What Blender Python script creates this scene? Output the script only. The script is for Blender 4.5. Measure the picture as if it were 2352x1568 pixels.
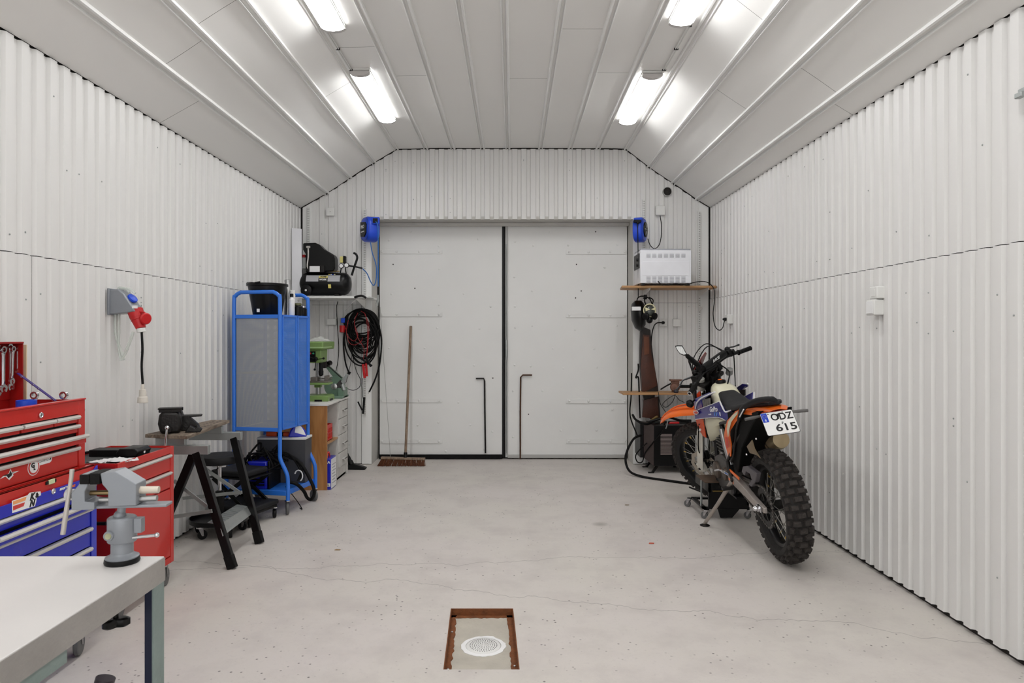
import bpy, bmesh, math, random
from mathutils import Vector, Matrix
for o in list(bpy.data.objects): bpy.data.objects.remove(o)
C = bpy.context.scene.collection
R = math.radians
PI = math.pi
rnd = random.Random(7)

# ------------------------------------------------------------------ camera, world, lights, exposure
FP = 1568.0            # focal length in pixels of the 2352-wide frame (24 mm)
CH = 1.4               # camera height
VX, VY = 1177.0, 771.0 # vanishing point of the room's long axis
cam_d = bpy.data.cameras.new('camera'); cam = bpy.data.objects.new('camera', cam_d); C.objects.link(cam)
cam.location = (0, 0, CH); cam.rotation_euler = (R(90), 0, 0)
cam_d.sensor_width = 36; cam_d.lens = 24
cam_d.shift_x = -1/2352; cam_d.shift_y = -13/2352
cam_d.clip_start = .02; cam_d.clip_end = 50
cam_d.dof.use_dof = True; cam_d.dof.focus_distance = 5.2; cam_d.dof.aperture_fstop = 14
bpy.context.scene.camera = cam
w = bpy.data.worlds.new('world'); bpy.context.scene.world = w; w.use_nodes = True
w.node_tree.nodes['Background'].inputs[0].default_value = (.99, .99, .985, 1)
w.node_tree.nodes['Background'].inputs[1].default_value = 1.2
vs = bpy.context.scene.view_settings
vs.view_transform = 'Standard'; vs.look = 'None'; vs.gamma = 1; vs.use_curve_mapping = False
vs.exposure = 0.83
LAMP = 12.8            # emission of the lamp diffusers

def P(u, v, Y): return Vector(((u-VX)/FP*Y, Y, CH-(v-VY)/FP*Y))     # point seen at pixel u,v at depth Y

# ------------------------------------------------------------------ materials
def lin(c):
    c /= 255.0
    return c/12.92 if c <= .04045 else ((c+.055)/1.055)**2.4
def col(r, g, b): return (lin(r), lin(g), lin(b), 1)
MATS = {}
def mat(name, rgb, rough=.5, metal=0, var=.05, scale=6, bump=0, bscale=60, emit=0, rvar=.08, coat=0, spec=.5, stretch=(1,1,1), alpha=1, trans=0):
    if name in MATS: return MATS[name]
    m = bpy.data.materials.new(name); m.use_nodes = True; MATS[name] = m
    nt = m.node_tree; N = nt.nodes; L = nt.links; b = N['Principled BSDF']
    tc = N.new('ShaderNodeTexCoord'); mp = N.new('ShaderNodeMapping'); mp.inputs['Scale'].default_value = stretch
    L.new(tc.outputs['Object'], mp.inputs['Vector'])
    n = N.new('ShaderNodeTexNoise'); n.inputs['Scale'].default_value = scale; n.inputs['Detail'].default_value = 5
    L.new(mp.outputs[0], n.inputs['Vector'])
    c = col(*rgb)
    mr = N.new('ShaderNodeMix'); mr.data_type = 'RGBA'
    mr.inputs[6].default_value = tuple(x*(1-var*1.6) for x in c[:3])+(1,)
    mr.inputs[7].default_value = tuple(min(1, x*(1+var*1.6)) for x in c[:3])+(1,)
    L.new(n.outputs[0], mr.inputs[0]); L.new(mr.outputs[2], b.inputs['Base Color'])
    rr = N.new('ShaderNodeMapRange'); rr.inputs[3].default_value = max(.02, rough-rvar); rr.inputs[4].default_value = min(1, rough+rvar)
    L.new(n.outputs[0], rr.inputs[0]); L.new(rr.outputs[0], b.inputs['Roughness'])
    b.inputs['Metallic'].default_value = metal
    b.inputs['Specular IOR Level'].default_value = spec
    b.inputs['Coat Weight'].default_value = coat
    b.inputs['Alpha'].default_value = alpha
    b.inputs['Transmission Weight'].default_value = trans
    if emit:
        b.inputs['Emission Color'].default_value = c; b.inputs['Emission Strength'].default_value = emit
    if bump:
        n2 = N.new('ShaderNodeTexNoise'); n2.inputs['Scale'].default_value = bscale; n2.inputs['Detail'].default_value = 4
        L.new(mp.outputs[0], n2.inputs['Vector'])
        bp = N.new('ShaderNodeBump'); bp.inputs['Strength'].default_value = bump; bp.inputs['Distance'].default_value = .01
        L.new(n2.outputs[0], bp.inputs['Height']); L.new(bp.outputs[0], b.inputs['Normal'])
    return m

WALL  = mat('white sheet metal paint', (226,225,223), .45, 0, .015, 1.3, .06, 3, rvar=.05)
CEIL  = mat('grey white ceiling paint', (241,240,237), .4, 0, .02, 1.0, .12, 2.2, rvar=.08)
TRIM  = mat('white painted trim', (236,236,234), .4, 0, .02, 3)
BACK  = mat('dark wall backing', (42,39,36), .9)
DOORM = mat('grey door paint', (230,230,228), .5, 0, .04, 2.0, .10, 9)
BLACK = mat('black plastic', (7,7,8), .42, 0, .1, 12, spec=.25)
RUBB  = mat('black rubber', (11,10,10), .65, 0, .15, 20, .2, 90, spec=.2)
DARKM = mat('dark metal', (34,32,31), .45, .6, .15, 15, .15, 70)
STEEL = mat('brushed steel', (178,178,178), .32, .9, .06, 18)
CHROME= mat('chrome', (215,215,218), .12, 1, .03, 10)
GALV  = mat('galvanised steel', (168,172,171), .42, .75, .12, 14)
RED   = mat('red lacquer', (196,34,26), .32, 0, .03, 4, coat=.3)
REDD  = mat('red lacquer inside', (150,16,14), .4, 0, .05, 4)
BLUE  = mat('cobalt blue lacquer', (22,34,178), .3, 0, .03, 4, coat=.3)
ALU   = mat('pale aluminium strip', (214,211,206), .35, .35, .03, 10)
WHITE = mat('white plastic', (226,226,223), .4, 0, .02, 6)
CAS   = mat('grey caster wheel', (95,95,95), .55, 0, .08, 20)
RUST  = mat('rusty iron', (122,72,38), .85, .1, .35, 30, .5, 80)
WOODB = mat('worn brown wood', (128,100,76), .65, 0, .25, 14, .15, 40, stretch=(1,.15,1))
PINE  = mat('brown varnished board', (186,138,86), .5, 0, .18, 10, stretch=(.3,1,1))
BLUEP = mat('royal blue plastic', (20,72,205), .38, 0, .04, 6)
TROL  = mat('sky blue tube paint', (44,116,218), .35, 0, .04, 6, coat=.2)
GREEN = mat('apple green machine paint', (124,154,88), .4, 0, .06, 8)
SAGE  = mat('sage green machine paint', (104,130,112), .45, 0, .06, 8)
ORANGE= mat('orange plastic', (242,110,28), .38, 0, .04, 6, coat=.2)
CREAM = mat('cream tank plastic', (214,210,184), .42, 0, .04, 6)
SEATM = mat('black seat vinyl', (24,24,26), .6, 0, .08, 20, .15, 300, spec=.3)
BLACKP= mat('black lacquer', (5,5,6), .34, 0, .1, 6, spec=.3)
GREYM = mat('grey hammered paint', (138,142,148), .36, .2, .05, 20)
REDP  = mat('red plastic', (190,18,24), .4, 0, .04, 6)
NAVY  = mat('deep blue graphic film', (30,28,128), .35, 0, .1, 6, coat=.3)
GOLD  = mat('gold anodised', (208,176,100), .3, .8, .05, 20)
INK   = mat('black print', (16,16,18), .5)
PAPER = mat('white print', (236,236,236), .5)

def floor_mat():
    m = mat('painted concrete floor', (188,183,179), .5, 0, .0, 1, rvar=.0)
    nt = m.node_tree; N = nt.nodes; L = nt.links; b = N['Principled BSDF']
    tc = N.new('ShaderNodeTexCoord')
    def noise(s, d=6, r=.55, vec=None):
        n = N.new('ShaderNodeTexNoise'); n.inputs['Scale'].default_value = s; n.inputs['Detail'].default_value = d; n.inputs['Roughness'].default_value = r
        L.new(vec or tc.outputs['Object'], n.inputs['Vector']); return n.outputs[0]
    def ramp(src, p0, p1):
        r = N.new('ShaderNodeMapRange'); r.inputs[1].default_value = p0; r.inputs[2].default_value = p1; L.new(src, r.inputs[0]); return r.outputs[0]
    def mix(f, a, bb):
        x = N.new('ShaderNodeMix'); x.data_type = 'RGBA'; L.new(f, x.inputs[0])
        for s, i in ((a, 6), (bb, 7)):
            if isinstance(s, tuple): x.inputs[i].default_value = s
            else: L.new(s, x.inputs[i])
        return x.outputs[2]
    base = mix(ramp(noise(.7, 4), .35, .65), col(207,200,196), col(206,201,193))
    base = mix(ramp(noise(3.2, 8, .65), .46, .8), base, col(188,181,177))
    base = mix(ramp(noise(42, 3, .6), .58, .8), base, col(194,188,184))
    # specks and pits
    v = N.new('ShaderNodeTexVoronoi'); v.inputs['Scale'].default_value = 22; v.inputs['Randomness'].default_value = 1; L.new(tc.outputs['Object'], v.inputs['Vector'])
    sel = ramp(noise(2.3, 3), .42, .56)
    d = ramp(v.outputs['Distance'], .15, .07)
    mm = N.new('ShaderNodeMath'); mm.operation = 'MULTIPLY'; L.new(d, mm.inputs[0]); L.new(sel, mm.inputs[1])
    base = mix(mm.outputs[0], base, col(112,106,103))
    # small oil stains
    v3 = N.new('ShaderNodeTexVoronoi'); v3.inputs['Scale'].default_value = 1.15; L.new(tc.outputs['Object'], v3.inputs['Vector'])
    base = mix(ramp(v3.outputs['Distance'], .085, .03), base, col(160,154,148))
    # long hairline cracks
    sx = N.new('ShaderNodeSeparateXYZ'); L.new(tc.outputs['Object'], sx.inputs[0])
    def crack(y0, slope, amp, sc, base):
        cv = N.new('ShaderNodeCombineXYZ'); L.new(sx.outputs[0], cv.inputs[0]); cv.inputs[1].default_value = y0
        n = noise(sc, 5, .6, cv.outputs[0])
        a = N.new('ShaderNodeMath'); a.operation = 'MULTIPLY_ADD'; L.new(n, a.inputs[0]); a.inputs[1].default_value = amp; a.inputs[2].default_value = y0-amp/2
        s2 = N.new('ShaderNodeMath'); s2.operation = 'MULTIPLY_ADD'; L.new(sx.outputs[0], s2.inputs[0]); s2.inputs[1].default_value = slope; L.new(a.outputs[0], s2.inputs[2])
        df = N.new('ShaderNodeMath'); df.operation = 'SUBTRACT'; L.new(sx.outputs[1], df.inputs[0]); L.new(s2.outputs[0], df.inputs[1])
        ab = N.new('ShaderNodeMath'); ab.operation = 'ABSOLUTE'; L.new(df.outputs[0], ab.inputs[0])
        return mix(ramp(ab.outputs[0], .0045, .001), base, col(158,152,148))
    base = crack(3.70, -.26, .6, 1.1, base); base = crack(4.25, .09, .5, 1.4, base)
    L.new(base, b.inputs['Base Color'])
    rr = N.new('ShaderNodeMapRange'); rr.inputs[3].default_value = .42; rr.inputs[4].default_value = .62
    L.new(noise(5, 5), rr.inputs[0]); L.new(rr.outputs[0], b.inputs['Roughness'])
    bp = N.new('ShaderNodeBump'); bp.inputs['Strength'].default_value = .25; bp.inputs['Distance'].default_value = .004
    L.new(noise(60, 6, .7), bp.inputs['Height']); L.new(bp.outputs[0], b.inputs['Normal'])
    return m
FLOORM = floor_mat()

def wood_mat(name, c1, c2, stretch, rough=.5):
    m = mat(name, c1, rough, 0, 0, 1)
    nt = m.node_tree; N = nt.nodes; L = nt.links; b = N['Principled BSDF']
    tc = N.new('ShaderNodeTexCoord'); mp = N.new('ShaderNodeMapping'); mp.inputs['Scale'].default_value = stretch
    L.new(tc.outputs['Object'], mp.inputs[0])
    n = N.new('ShaderNodeTexNoise'); n.inputs['Scale'].default_value = 5; n.inputs['Detail'].default_value = 9; n.inputs['Distortion'].default_value = 1.2
    L.new(mp.outputs[0], n.inputs[0])
    r = N.new('ShaderNodeValToRGB'); r.color_ramp.elements[0].position = .35; r.color_ramp.elements[1].position = .68
    r.color_ramp.elements[0].color = col(*c2); r.color_ramp.elements[1].color = col(*c1)
    L.new(n.outputs[0], r.inputs[0]); L.new(r.outputs[0], b.inputs['Base Color'])
    return m
PLYM = wood_mat('varnished plywood side', (196,142,84), (158,104,56), (3,3,.35))
SHELFW = wood_mat('oiled pine plank', (200,160,112), (162,112,66), (.5,6,6))
GREYW = wood_mat('weathered timber', (150,136,120), (92,78,66), (6,.7,6), .7)
HANDLEW = wood_mat('old broom timber', (156,134,112), (112,92,76), (9,9,.6), .6)

def mesh_mat(name, c, hole=.0045, pitch=.0065, metal=0, bg=None):
    # perforated sheet: round holes on a grid, really see-through
    m = mat(name, c, .45, metal, .04, 6)
    nt = m.node_tree; N = nt.nodes; L = nt.links; b = N['Principled BSDF']
    tc = N.new('ShaderNodeTexCoord')
    mp = N.new('ShaderNodeMapping'); mp.inputs['Scale'].default_value = (1/pitch,)*3; L.new(tc.outputs['UV'], mp.inputs[0])
    fr = N.new('ShaderNodeVectorMath'); fr.operation = 'FRACTION'; L.new(mp.outputs[0], fr.inputs[0])
    sb = N.new('ShaderNodeVectorMath'); sb.operation = 'SUBTRACT'; L.new(fr.outputs[0], sb.inputs[0]); sb.inputs[1].default_value = (.5,.5,0)
    mu = N.new('ShaderNodeVectorMath'); mu.operation = 'MULTIPLY'; L.new(sb.outputs[0], mu.inputs[0]); mu.inputs[1].default_value = (1,1,0)
    ln = N.new('ShaderNodeVectorMath'); ln.operation = 'LENGTH'; L.new(mu.outputs[0], ln.inputs[0])
    gt = N.new('ShaderNodeMath'); gt.operation = 'GREATER_THAN'; L.new(ln.outputs['Value'], gt.inputs[0]); gt.inputs[1].default_value = hole/pitch/2
    L.new(gt.outputs[0], b.inputs['Alpha'])
    return m

# ------------------------------------------------------------------ mesh helpers
def V(*a): return Vector(a)
def catmull(pts, n=6):
    pts = [Vector(p) for p in pts]
    if len(pts) < 3: return pts
    out = []
    for i in range(len(pts)-1):
        p0 = pts[i-1] if i else pts[0]*2-pts[1]; p1 = pts[i]; p2 = pts[i+1]
        p3 = pts[i+2] if i+2 < len(pts) else pts[-1]*2-pts[-2]
        for k in range(n):
            t = k/n
            out.append(.5*((2*p1)+(p2-p0)*t+(2*p0-5*p1+4*p2-p3)*t*t+(3*p1-p0-3*p2+p3)*t**3))
    out.append(pts[-1]); return out

class MB:
    def __init__(s, M=None): s.v = []; s.f = []; s.M = M; s.uv = None
    def add(s, vs, fs):
        b = len(s.v)
        for p in vs:
            p = Vector(p); s.v.append(s.M(p) if callable(s.M) else (s.M @ p if s.M else p))
        s.f += [tuple(i+b for i in f) for f in fs]
        return s
    def box(s, c, d, rot=None):
        x, y, z = d[0]/2, d[1]/2, d[2]/2
        vs = [Vector(p) for p in ((-x,-y,-z),(x,-y,-z),(x,y,-z),(-x,y,-z),(-x,-y,z),(x,-y,z),(x,y,z),(-x,y,z))]
        if rot is not None: vs = [rot @ p for p in vs]
        c = Vector(c)
        return s.add([p+c for p in vs], [(0,3,2,1),(4,5,6,7),(0,1,5,4),(1,2,6,5),(2,3,7,6),(3,0,4,7)])
    def bb(s, x0, x1, y0, y1, z0, z1): return s.box(((x0+x1)/2,(y0+y1)/2,(z0+z1)/2), (abs(x1-x0),abs(y1-y0),abs(z1-z0)))
    def bar(s, a, b, w, h, up=(0,0,1)):          # rectangular bar from a to b
        a = Vector(a); b = Vector(b); d = (b-a); l = d.length; d.normalize(); up = Vector(up)
        x = d.cross(up)
        if x.length < 1e-4: x = d.cross(Vector((0,1,0)))
        x.normalize(); z = x.cross(d)
        rot = Matrix((x, d, z)).transposed()
        return s.box((a+b)/2, (w, l, h), rot)
    def ring(s, rings, closed_u=True, cap=(True, True), loop=False):   # rings: equal-length point lists
        n = len(rings[0]); vs = [p for r in rings for p in r]; fs = []
        m = len(rings)
        for i in range(m if loop else m-1):
            for j in range(n if closed_u else n-1):
                a = i*n+j; b_ = i*n+(j+1) % n; c = ((i+1) % m)*n+(j+1) % n; d = ((i+1) % m)*n+j
                fs.append((a, b_, c, d))
        if not loop and closed_u:
            if cap[0]: fs.append(tuple(range(n))[::-1])
            if cap[1]: fs.append(tuple((m-1)*n+k for k in range(n)))
        return s.add(vs, fs)
    def cyl(s, a, b, r, r2=None, n=16, cap=True):
        r2 = r if r2 is None else r2; return s.tube([a, b], [r, r2], n, cap=cap)
    def tube(s, pts, r, n=8, smooth=0, cap=True, loop=False):
        if smooth: pts = catmull(pts, smooth)
        pts = [Vector(p) for p in pts]; m = len(pts)
        rr = r if isinstance(r, (list, tuple)) else [r]*m
        if len(rr) != m: rr = [rr[min(len(rr)-1, int(round(i/(m-1)*(len(rr)-1))))] for i in range(m)]
        rings = []; x = None
        for i, p in enumerate(pts):
            if loop: t = (pts[(i+1) % m]-pts[i-1])
            else: t = (pts[min(i+1, m-1)]-pts[max(i-1, 0)])
            if t.length < 1e-9: t = Vector((0,0,1))
            t.normalize()
            if x is None:
                x = t.cross(Vector((0,0,1)))
                if x.length < .05: x = t.cross(Vector((0,1,0)))
            else: x = x-t*x.dot(t)
            if x.length < 1e-6: x = t.orthogonal()
            x.normalize(); y = t.cross(x)
            rings.append([p+(x*math.cos(2*PI*k/n)+y*math.sin(2*PI*k/n))*rr[i] for k in range(n)])
        return s.ring(rings, cap=(cap, cap), loop=loop)
    def lathe(s, prof, o=(0,0,0), ax=(0,0,1), n=24, cap=True):   # prof: (radius, height along ax)
        o = Vector(o); ax = Vector(ax).normalized(); x = ax.orthogonal().normalized(); y = ax.cross(x)
        return s.ring([[o+ax*h+(x*math.cos(2*PI*k/n)+y*math.sin(2*PI*k/n))*r for k in range(n)] for r, h in prof], cap=(cap, cap))
    def prism(s, pts, a, b):                     # polygon (list of 3-D points), extruded by vector b-a
        pts = [Vector(p) for p in pts]; d = Vector(b)-Vector(a); n = len(pts)
        return s.add(pts+[p+d for p in pts], [tuple(range(n))[::-1], tuple(range(n, 2*n))]+[(i, (i+1) % n, n+(i+1) % n, n+i) for i in range(n)])
    def shell(s, pts, d, bulge=0):               # slightly domed panel of thickness d (vector)
        pts = [Vector(p) for p in pts]; d = Vector(d); n = len(pts); c = sum(pts, Vector())/n - d.normalized()*bulge
        inner = [c+(p-c)*.55-d.normalized()*bulge*.35 for p in pts]
        vs = pts+inner+[c]+[p+d for p in pts]
        fs = [(i, (i+1) % n, n+(i+1) % n, n+i) for i in range(n)]+[(n+i, n+(i+1) % n, 2*n) for i in range(n)]
        fs += [((i+1) % n, i, 2*n+1+i, 2*n+1+(i+1) % n) for i in range(n)]+[tuple(2*n+1+i for i in range(n))[::-1]]
        return s.add(vs, fs)
    def ball(s, c, r, n=12, m=8, sc=(1,1,1)):
        c = Vector(c); rings = []
        for i in range(m+1):
            a = -PI/2+PI*i/m; rad = max(math.cos(a), .02)
            rings.append([c+Vector((rad*math.cos(2*PI*k/n)*r*sc[0], rad*math.sin(2*PI*k/n)*r*sc[1], math.sin(a)*r*sc[2])) for k in range(n)])
        return s.ring(rings)
    def build(s, name, m, parent=None, smooth=True, bevel=0, seg=2, uv=None, ang=38, wm=None):
        me = bpy.data.meshes.new(name); me.from_pydata([tuple(p) for p in s.v], [], s.f)
        if uv:
            ul = me.uv_layers.new(name='UVMap')
            for lp in me.loops:
                ul.data[lp.index].uv = uv(me.vertices[lp.vertex_index].co)
        bm = bmesh.new(); bm.from_mesh(me); bmesh.ops.recalc_face_normals(bm, faces=bm.faces); bm.to_mesh(me); bm.free()
        me.materials.append(m)
        if smooth: me.shade_smooth(); me.set_sharp_from_angle(angle=R(ang))
        o = bpy.data.objects.new(name, me); C.objects.link(o)
        if parent is not None: o.parent = parent
        if bevel:
            md = o.modifiers.new('bevel', 'BEVEL'); md.width = bevel; md.segments = seg; md.limit_method = 'ANGLE'; md.angle_limit = R(35)
        return o

def tag(o, label, cat=None, group=None, kind=None):
    if label: o['label'] = label
    if cat: o['category'] = cat
    if group: o['group'] = group
    if kind: o['kind'] = kind
    return o
def thing(name, loc, label, cat, group=None, rz=0, M=None):
    o = bpy.data.objects.new(name, None); C.objects.link(o); o.empty_display_size = .05
    o.location = loc; o.rotation_euler = (0, 0, rz)
    if M is not None: o.matrix_world = M
    return tag(o, label, cat, group)
def struct(o): o['kind'] = 'structure'; return o
def copy_tree(root, loc, label=None, rz=None):
    r = root.copy(); C.objects.link(r); r.location = loc
    if rz is not None: r.rotation_euler = (0, 0, rz)
    if label: r['label'] = label
    for ch in list(root.children):
        c = ch.copy(); C.objects.link(c); c.parent = r
        for g in ch.children:
            d = g.copy(); C.objects.link(d); d.parent = c
    return r
def text(body, size, mats, parent, origin, xdir, ydir, name='lettering', bold=0.0, align='CENTER', shear=0.0, sx=1.0, ext=.0006, maxw=None):
    cu = bpy.data.curves.new('t', 'FONT'); cu.body = body; cu.size = size; cu.align_x = align; cu.align_y = 'CENTER'
    cu.extrude = ext; cu.offset = bold; cu.shear = shear; cu.resolution_u = 3
    t = bpy.data.objects.new('t', cu); C.objects.link(t)
    dg = bpy.context.evaluated_depsgraph_get(); me = bpy.data.meshes.new_from_object(t.evaluated_get(dg))
    bpy.data.objects.remove(t); bpy.data.curves.remove(cu)
    if maxw:
        wd = max(v.co.x for v in me.vertices)-min(v.co.x for v in me.vertices); sx = maxw/wd
    X = Vector(xdir).normalized(); Y = Vector(ydir).normalized(); Z = X.cross(Y).normalized(); O = Vector(origin)
    for v in me.vertices: v.co = O+X*(v.co.x*sx)+Y*v.co.y+Z*(v.co.z+ext)
    me.name = name; me.materials.clear(); me.materials.append(mats)
    o = bpy.data.objects.new(name, me); C.objects.link(o)
    if parent is not None: o.parent = parent
    return o
# ================================================================== THE ROOM
D = 7.44; XL = -2.30; XR = 2.15; YB = -2.9
PIT = (-.286, .026, 2.866, 3.50); SK = -.041; PZ = -.036
fl = MB()
xs = [XL-.25, PIT[0], PIT[1], XR+.25]; ys = [YB-.1, PIT[2], PIT[3], 8.2]
for i in range(3):
    for j in range(3):
        if i == 1 and j == 1: continue
        X_ = lambda a, b: xs[a]+(SK*(PIT[3]-PIT[2]) if a in (1, 2) and b >= 2 else 0)
        fl.add([(X_(i,j),ys[j],0),(X_(i+1,j),ys[j],0),(X_(i+1,j+1),ys[j+1],0),(X_(i,j+1),ys[j+1],0)], [(0,1,2,3)])
fl.bb(XL-.25, XR+.25, YB-.1, 8.2, -.2, -.06)
floor = struct(fl.build('floor', FLOORM, smooth=False))
m = MB(); m.bb(PIT[0]-.03, PIT[1]+.03, PIT[2]-.03, PIT[3]+.03, PZ-.03, PZ)
m.build('pit_bottom', mat('pit concrete', (184,178,166), .7, 0, .15, 9, .4, 50), floor, smooth=False)
# rusty angle-iron frame of the pit (lifts out as one)
pit = thing('pit_frame', (PIT[0], PIT[2], 0), 'rusty angle iron frame lining the rectangular drain pit in the floor', 'frame')
def lp(x, y, z): return (x+SK*(y-PIT[2])-PIT[0], y-PIT[2], z)
rr2 = random.Random(3)
def ragged(x0, y0, x1, y1, nx, ny):     # flange strip with a flaked inner edge
    m = MB(); n = 26; vs = []
    for i in range(n+1):
        t = i/n; x = x0+(x1-x0)*t; y = y0+(y1-y0)*t; k = rr2.uniform(.020, .031)
        vs += [lp(x, y, PZ+.004), lp(x+nx*k, y+ny*k, PZ+.004), lp(x+nx*k, y+ny*k, PZ-.002)]
    fs = []
    for i in range(n):
        a = 3*i; fs += [(a, a+1, a+4, a+3), (a+1, a+2, a+5, a+4)]
    return m.add(vs, fs)
for a in ((PIT[0],PIT[2],PIT[0],PIT[3],1,0), (PIT[1],PIT[2],PIT[1],PIT[3],-1,0), (PIT[0],PIT[3],PIT[1],PIT[3],0,-1)):
    ragged(*a).build('flange', RUST, pit, smooth=False)
for a in ((PIT[0]-.004,PIT[0],PIT[2],PIT[3]), (PIT[1],PIT[1]+.004,PIT[2],PIT[3]), (PIT[0]-.004,PIT[1]+.004,PIT[3],PIT[3]+.004)):
    m = MB(); m.prism([lp(a[0],a[2],PZ), lp(a[1],a[2],PZ), lp(a[1],a[3],PZ), lp(a[0],a[3],PZ)], (0,0,0), (0,0,.0375)); m.build('frame_wall', RUST, pit)
for x, y in ((PIT[0]+.012,3.30), (PIT[0]+.012,2.93), (PIT[1]-.012,2.96)):
    m = MB(); m.lathe([(.006,0),(.006,.003),(.003,.005)], lp(x,y,PZ+.004), n=8); m.build('rivet', STEEL, pit)
# drain
DX, DY = -.134, 3.158
dr = thing('floor_drain', (DX, DY, PZ), 'round white perforated floor drain cover set in the pit', 'drain')
m = MB(); n = 48; o_, i_ = [], []
for k in range(n):
    a = 2*PI*k/n; r = .1+rr2.uniform(0, .006)+(.008 if 8 < k < 12 else 0)
    o_.append((r*math.cos(a), r*math.sin(a), .002)); i_.append((.082*math.cos(a), .082*math.sin(a), .004))
m.ring([[(p[0],p[1],0) for p in o_], o_, i_, [(p[0],p[1],0) for p in i_]], cap=(False,False)).build('collar', PAPER, dr)
m = MB(); m.lathe([(.0795,0),(.0795,.003),(.074,.0055),(.01,.006)], n=40); grate = m.build('grate', WHITE, dr)
m = MB()
for ring_, r in enumerate((.012,.022,.032,.042,.052,.062)):
    for k in range(6+ring_*6):
        a = 2*PI*k/(6+ring_*6)+ring_*.2; m.cyl((r*math.cos(a),r*math.sin(a),.0055),(r*math.cos(a),r*math.sin(a),.0067),.0021,n=6)
ho = m.build('drain_holes', mat('shadowed hole', (60,58,56), .8), dr); ho['kind'] = 'stuff'

# ---- corrugated sheets
def prof(s0, s1, ph=0.0):
    out = []; cyc = ((0,0),(.050,0),(.059,.018),(.091,.018),(.1,0))
    k = math.floor((s0-ph)/.1)-1; pts = []
    while ph+k*.1 < s1+.1:
        for a, d in cyc[:-1]: pts.append((ph+k*.1+a, d))
        k += 1
    def dep(s):
        for (a, da), (b, db) in zip(pts, pts[1:]):
            if a <= s <= b: return da+(db-da)*(s-a)/(b-a)
        return 0
    res = [(s0, dep(s0))]+[p for p in pts if s0 < p[0] < s1]+[(s1, dep(s1))]
    return res
def sheet(parent, s0, s1, zb, zt, mapf, off=0.0, name='wall_sheet', th=.0012, ph=0.0):
    m = MB(); pr = prof(s0, s1, ph); n = len(pr); vs = []
    for s, d in pr: vs += [mapf(s, d-off, zb(s) if callable(zb) else zb), mapf(s, d-off, zt(s) if callable(zt) else zt)]
    for s, d in pr: vs += [mapf(s, d-off+th, zb(s) if callable(zb) else zb), mapf(s, d-off+th, zt(s) if callable(zt) else zt)]
    fs = []
    for i in range(n-1):
        a = 2*i; fs.append((a, a+2, a+3, a+1)); b = 2*n+a; fs.append((b, b+1, b+3, b+2))
        fs.append((a, 2*n+a, 2*n+a+2, a+2)); fs.append((a+1, a+3, 2*n+a+3, 2*n+a+1))
    fs += [(0,1,2*n+1,2*n), (2*n-2, 4*n-2, 4*n-1, 2*n-1)]
    return m.add(vs, fs).build(name, WALL, parent, smooth=False)
CP = [(-2.311,2.791),(-2.017,2.957),(-1.766,3.123),(-1.504,3.289),(-1.258,3.436),(-.935,3.442),(-.641,3.444),(-.318,3.444),(-.043,3.444),(.299,3.444),(.622,3.444),(.925,3.442),(1.234,3.436),(1.485,3.241),(1.747,3.066),(2.008,2.886),(2.159,2.795)]
def ceil_z(x):
    if x <= CP[0][0]: return CP[0][1]
    for (a, za), (b, zb) in zip(CP, CP[1:]):
        if a <= x <= b: return za+(zb-za)*(x-a)/(b-a)
    return CP[-1][1]
def screws(parent, pts, ax, r=.0045):
    m = MB()
    for p in pts: m.lathe([(r,0),(r,.002),(r*.5,.004)], p, ax, n=6)
    o = m.build('screws', GALV, parent, smooth=False); o['kind'] = 'stuff'
# left wall
wl = MB(); wl.bb(XL-.024, XL-.15, YB, 8.2, -.06, 2.86); wl = struct(wl.build('wall_left', BACK, smooth=False))
mapL = lambda s, d, z: (XL-d, s, z)
edgesL = [-2.71,-1.713,-.713,.287,1.287,2.287,3.287,4.287,5.287,6.287,7.42]
for a, b in zip(edgesL, edgesL[1:]): sheet(wl, a+.0015, b-.0015*(b < 4.5), .02, 1.783, mapL, off=.003)
edgesU = [-2.71,-1.6,-.6,.4,1.4,2.4,3.4,4.4,5.4,6.4,7.42]
for a, b in zip(edgesU, edgesU[1:]): sheet(wl, a, b, 1.787, 2.784, mapL)
ps = []
for k in range(60):
    y = math.floor(rnd.uniform(2.6, 7.3)*10)/10+.022; z = rnd.choice((.35,.9,1.3,1.6,1.9,2.25,2.62))+rnd.uniform(-.04,.04); ps.append((XL+(.003 if z < 1.78 else 0), y, z))
screws(wl, ps, (1,0,0))
# right wall
wr = MB(); wr.bb(XR+.024, XR+.15, YB, 8.2, -.06, 2.86); wr = struct(wr.build('wall_right', BACK, smooth=False))
mapR = lambda s, d, z: (XR+d, s, z)
edgesR = [-2.71,-1.9,-.9,.1,1.1,2.1,3.1,4.1,5.1,6.1,7.42]
for a, b in zip(edgesR, edgesR[1:]): sheet(wr, a, b, .026, 1.798, mapR, off=.003)
for a, b in zip(edgesU, edgesU[1:]): sheet(wr, a, b, 1.802, 2.793, mapR)
ps = []
for k in range(60):
    y = math.floor(rnd.uniform(2.6, 7.3)*10)/10+.022; z = rnd.choice((.35,.72,1.0,1.45,1.6,1.95,2.25,2.62))+rnd.uniform(-.04,.04); ps.append((XR-(.003 if z < 1.78 else 0), y, z))
screws(wr, ps, (-1,0,0))
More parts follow.
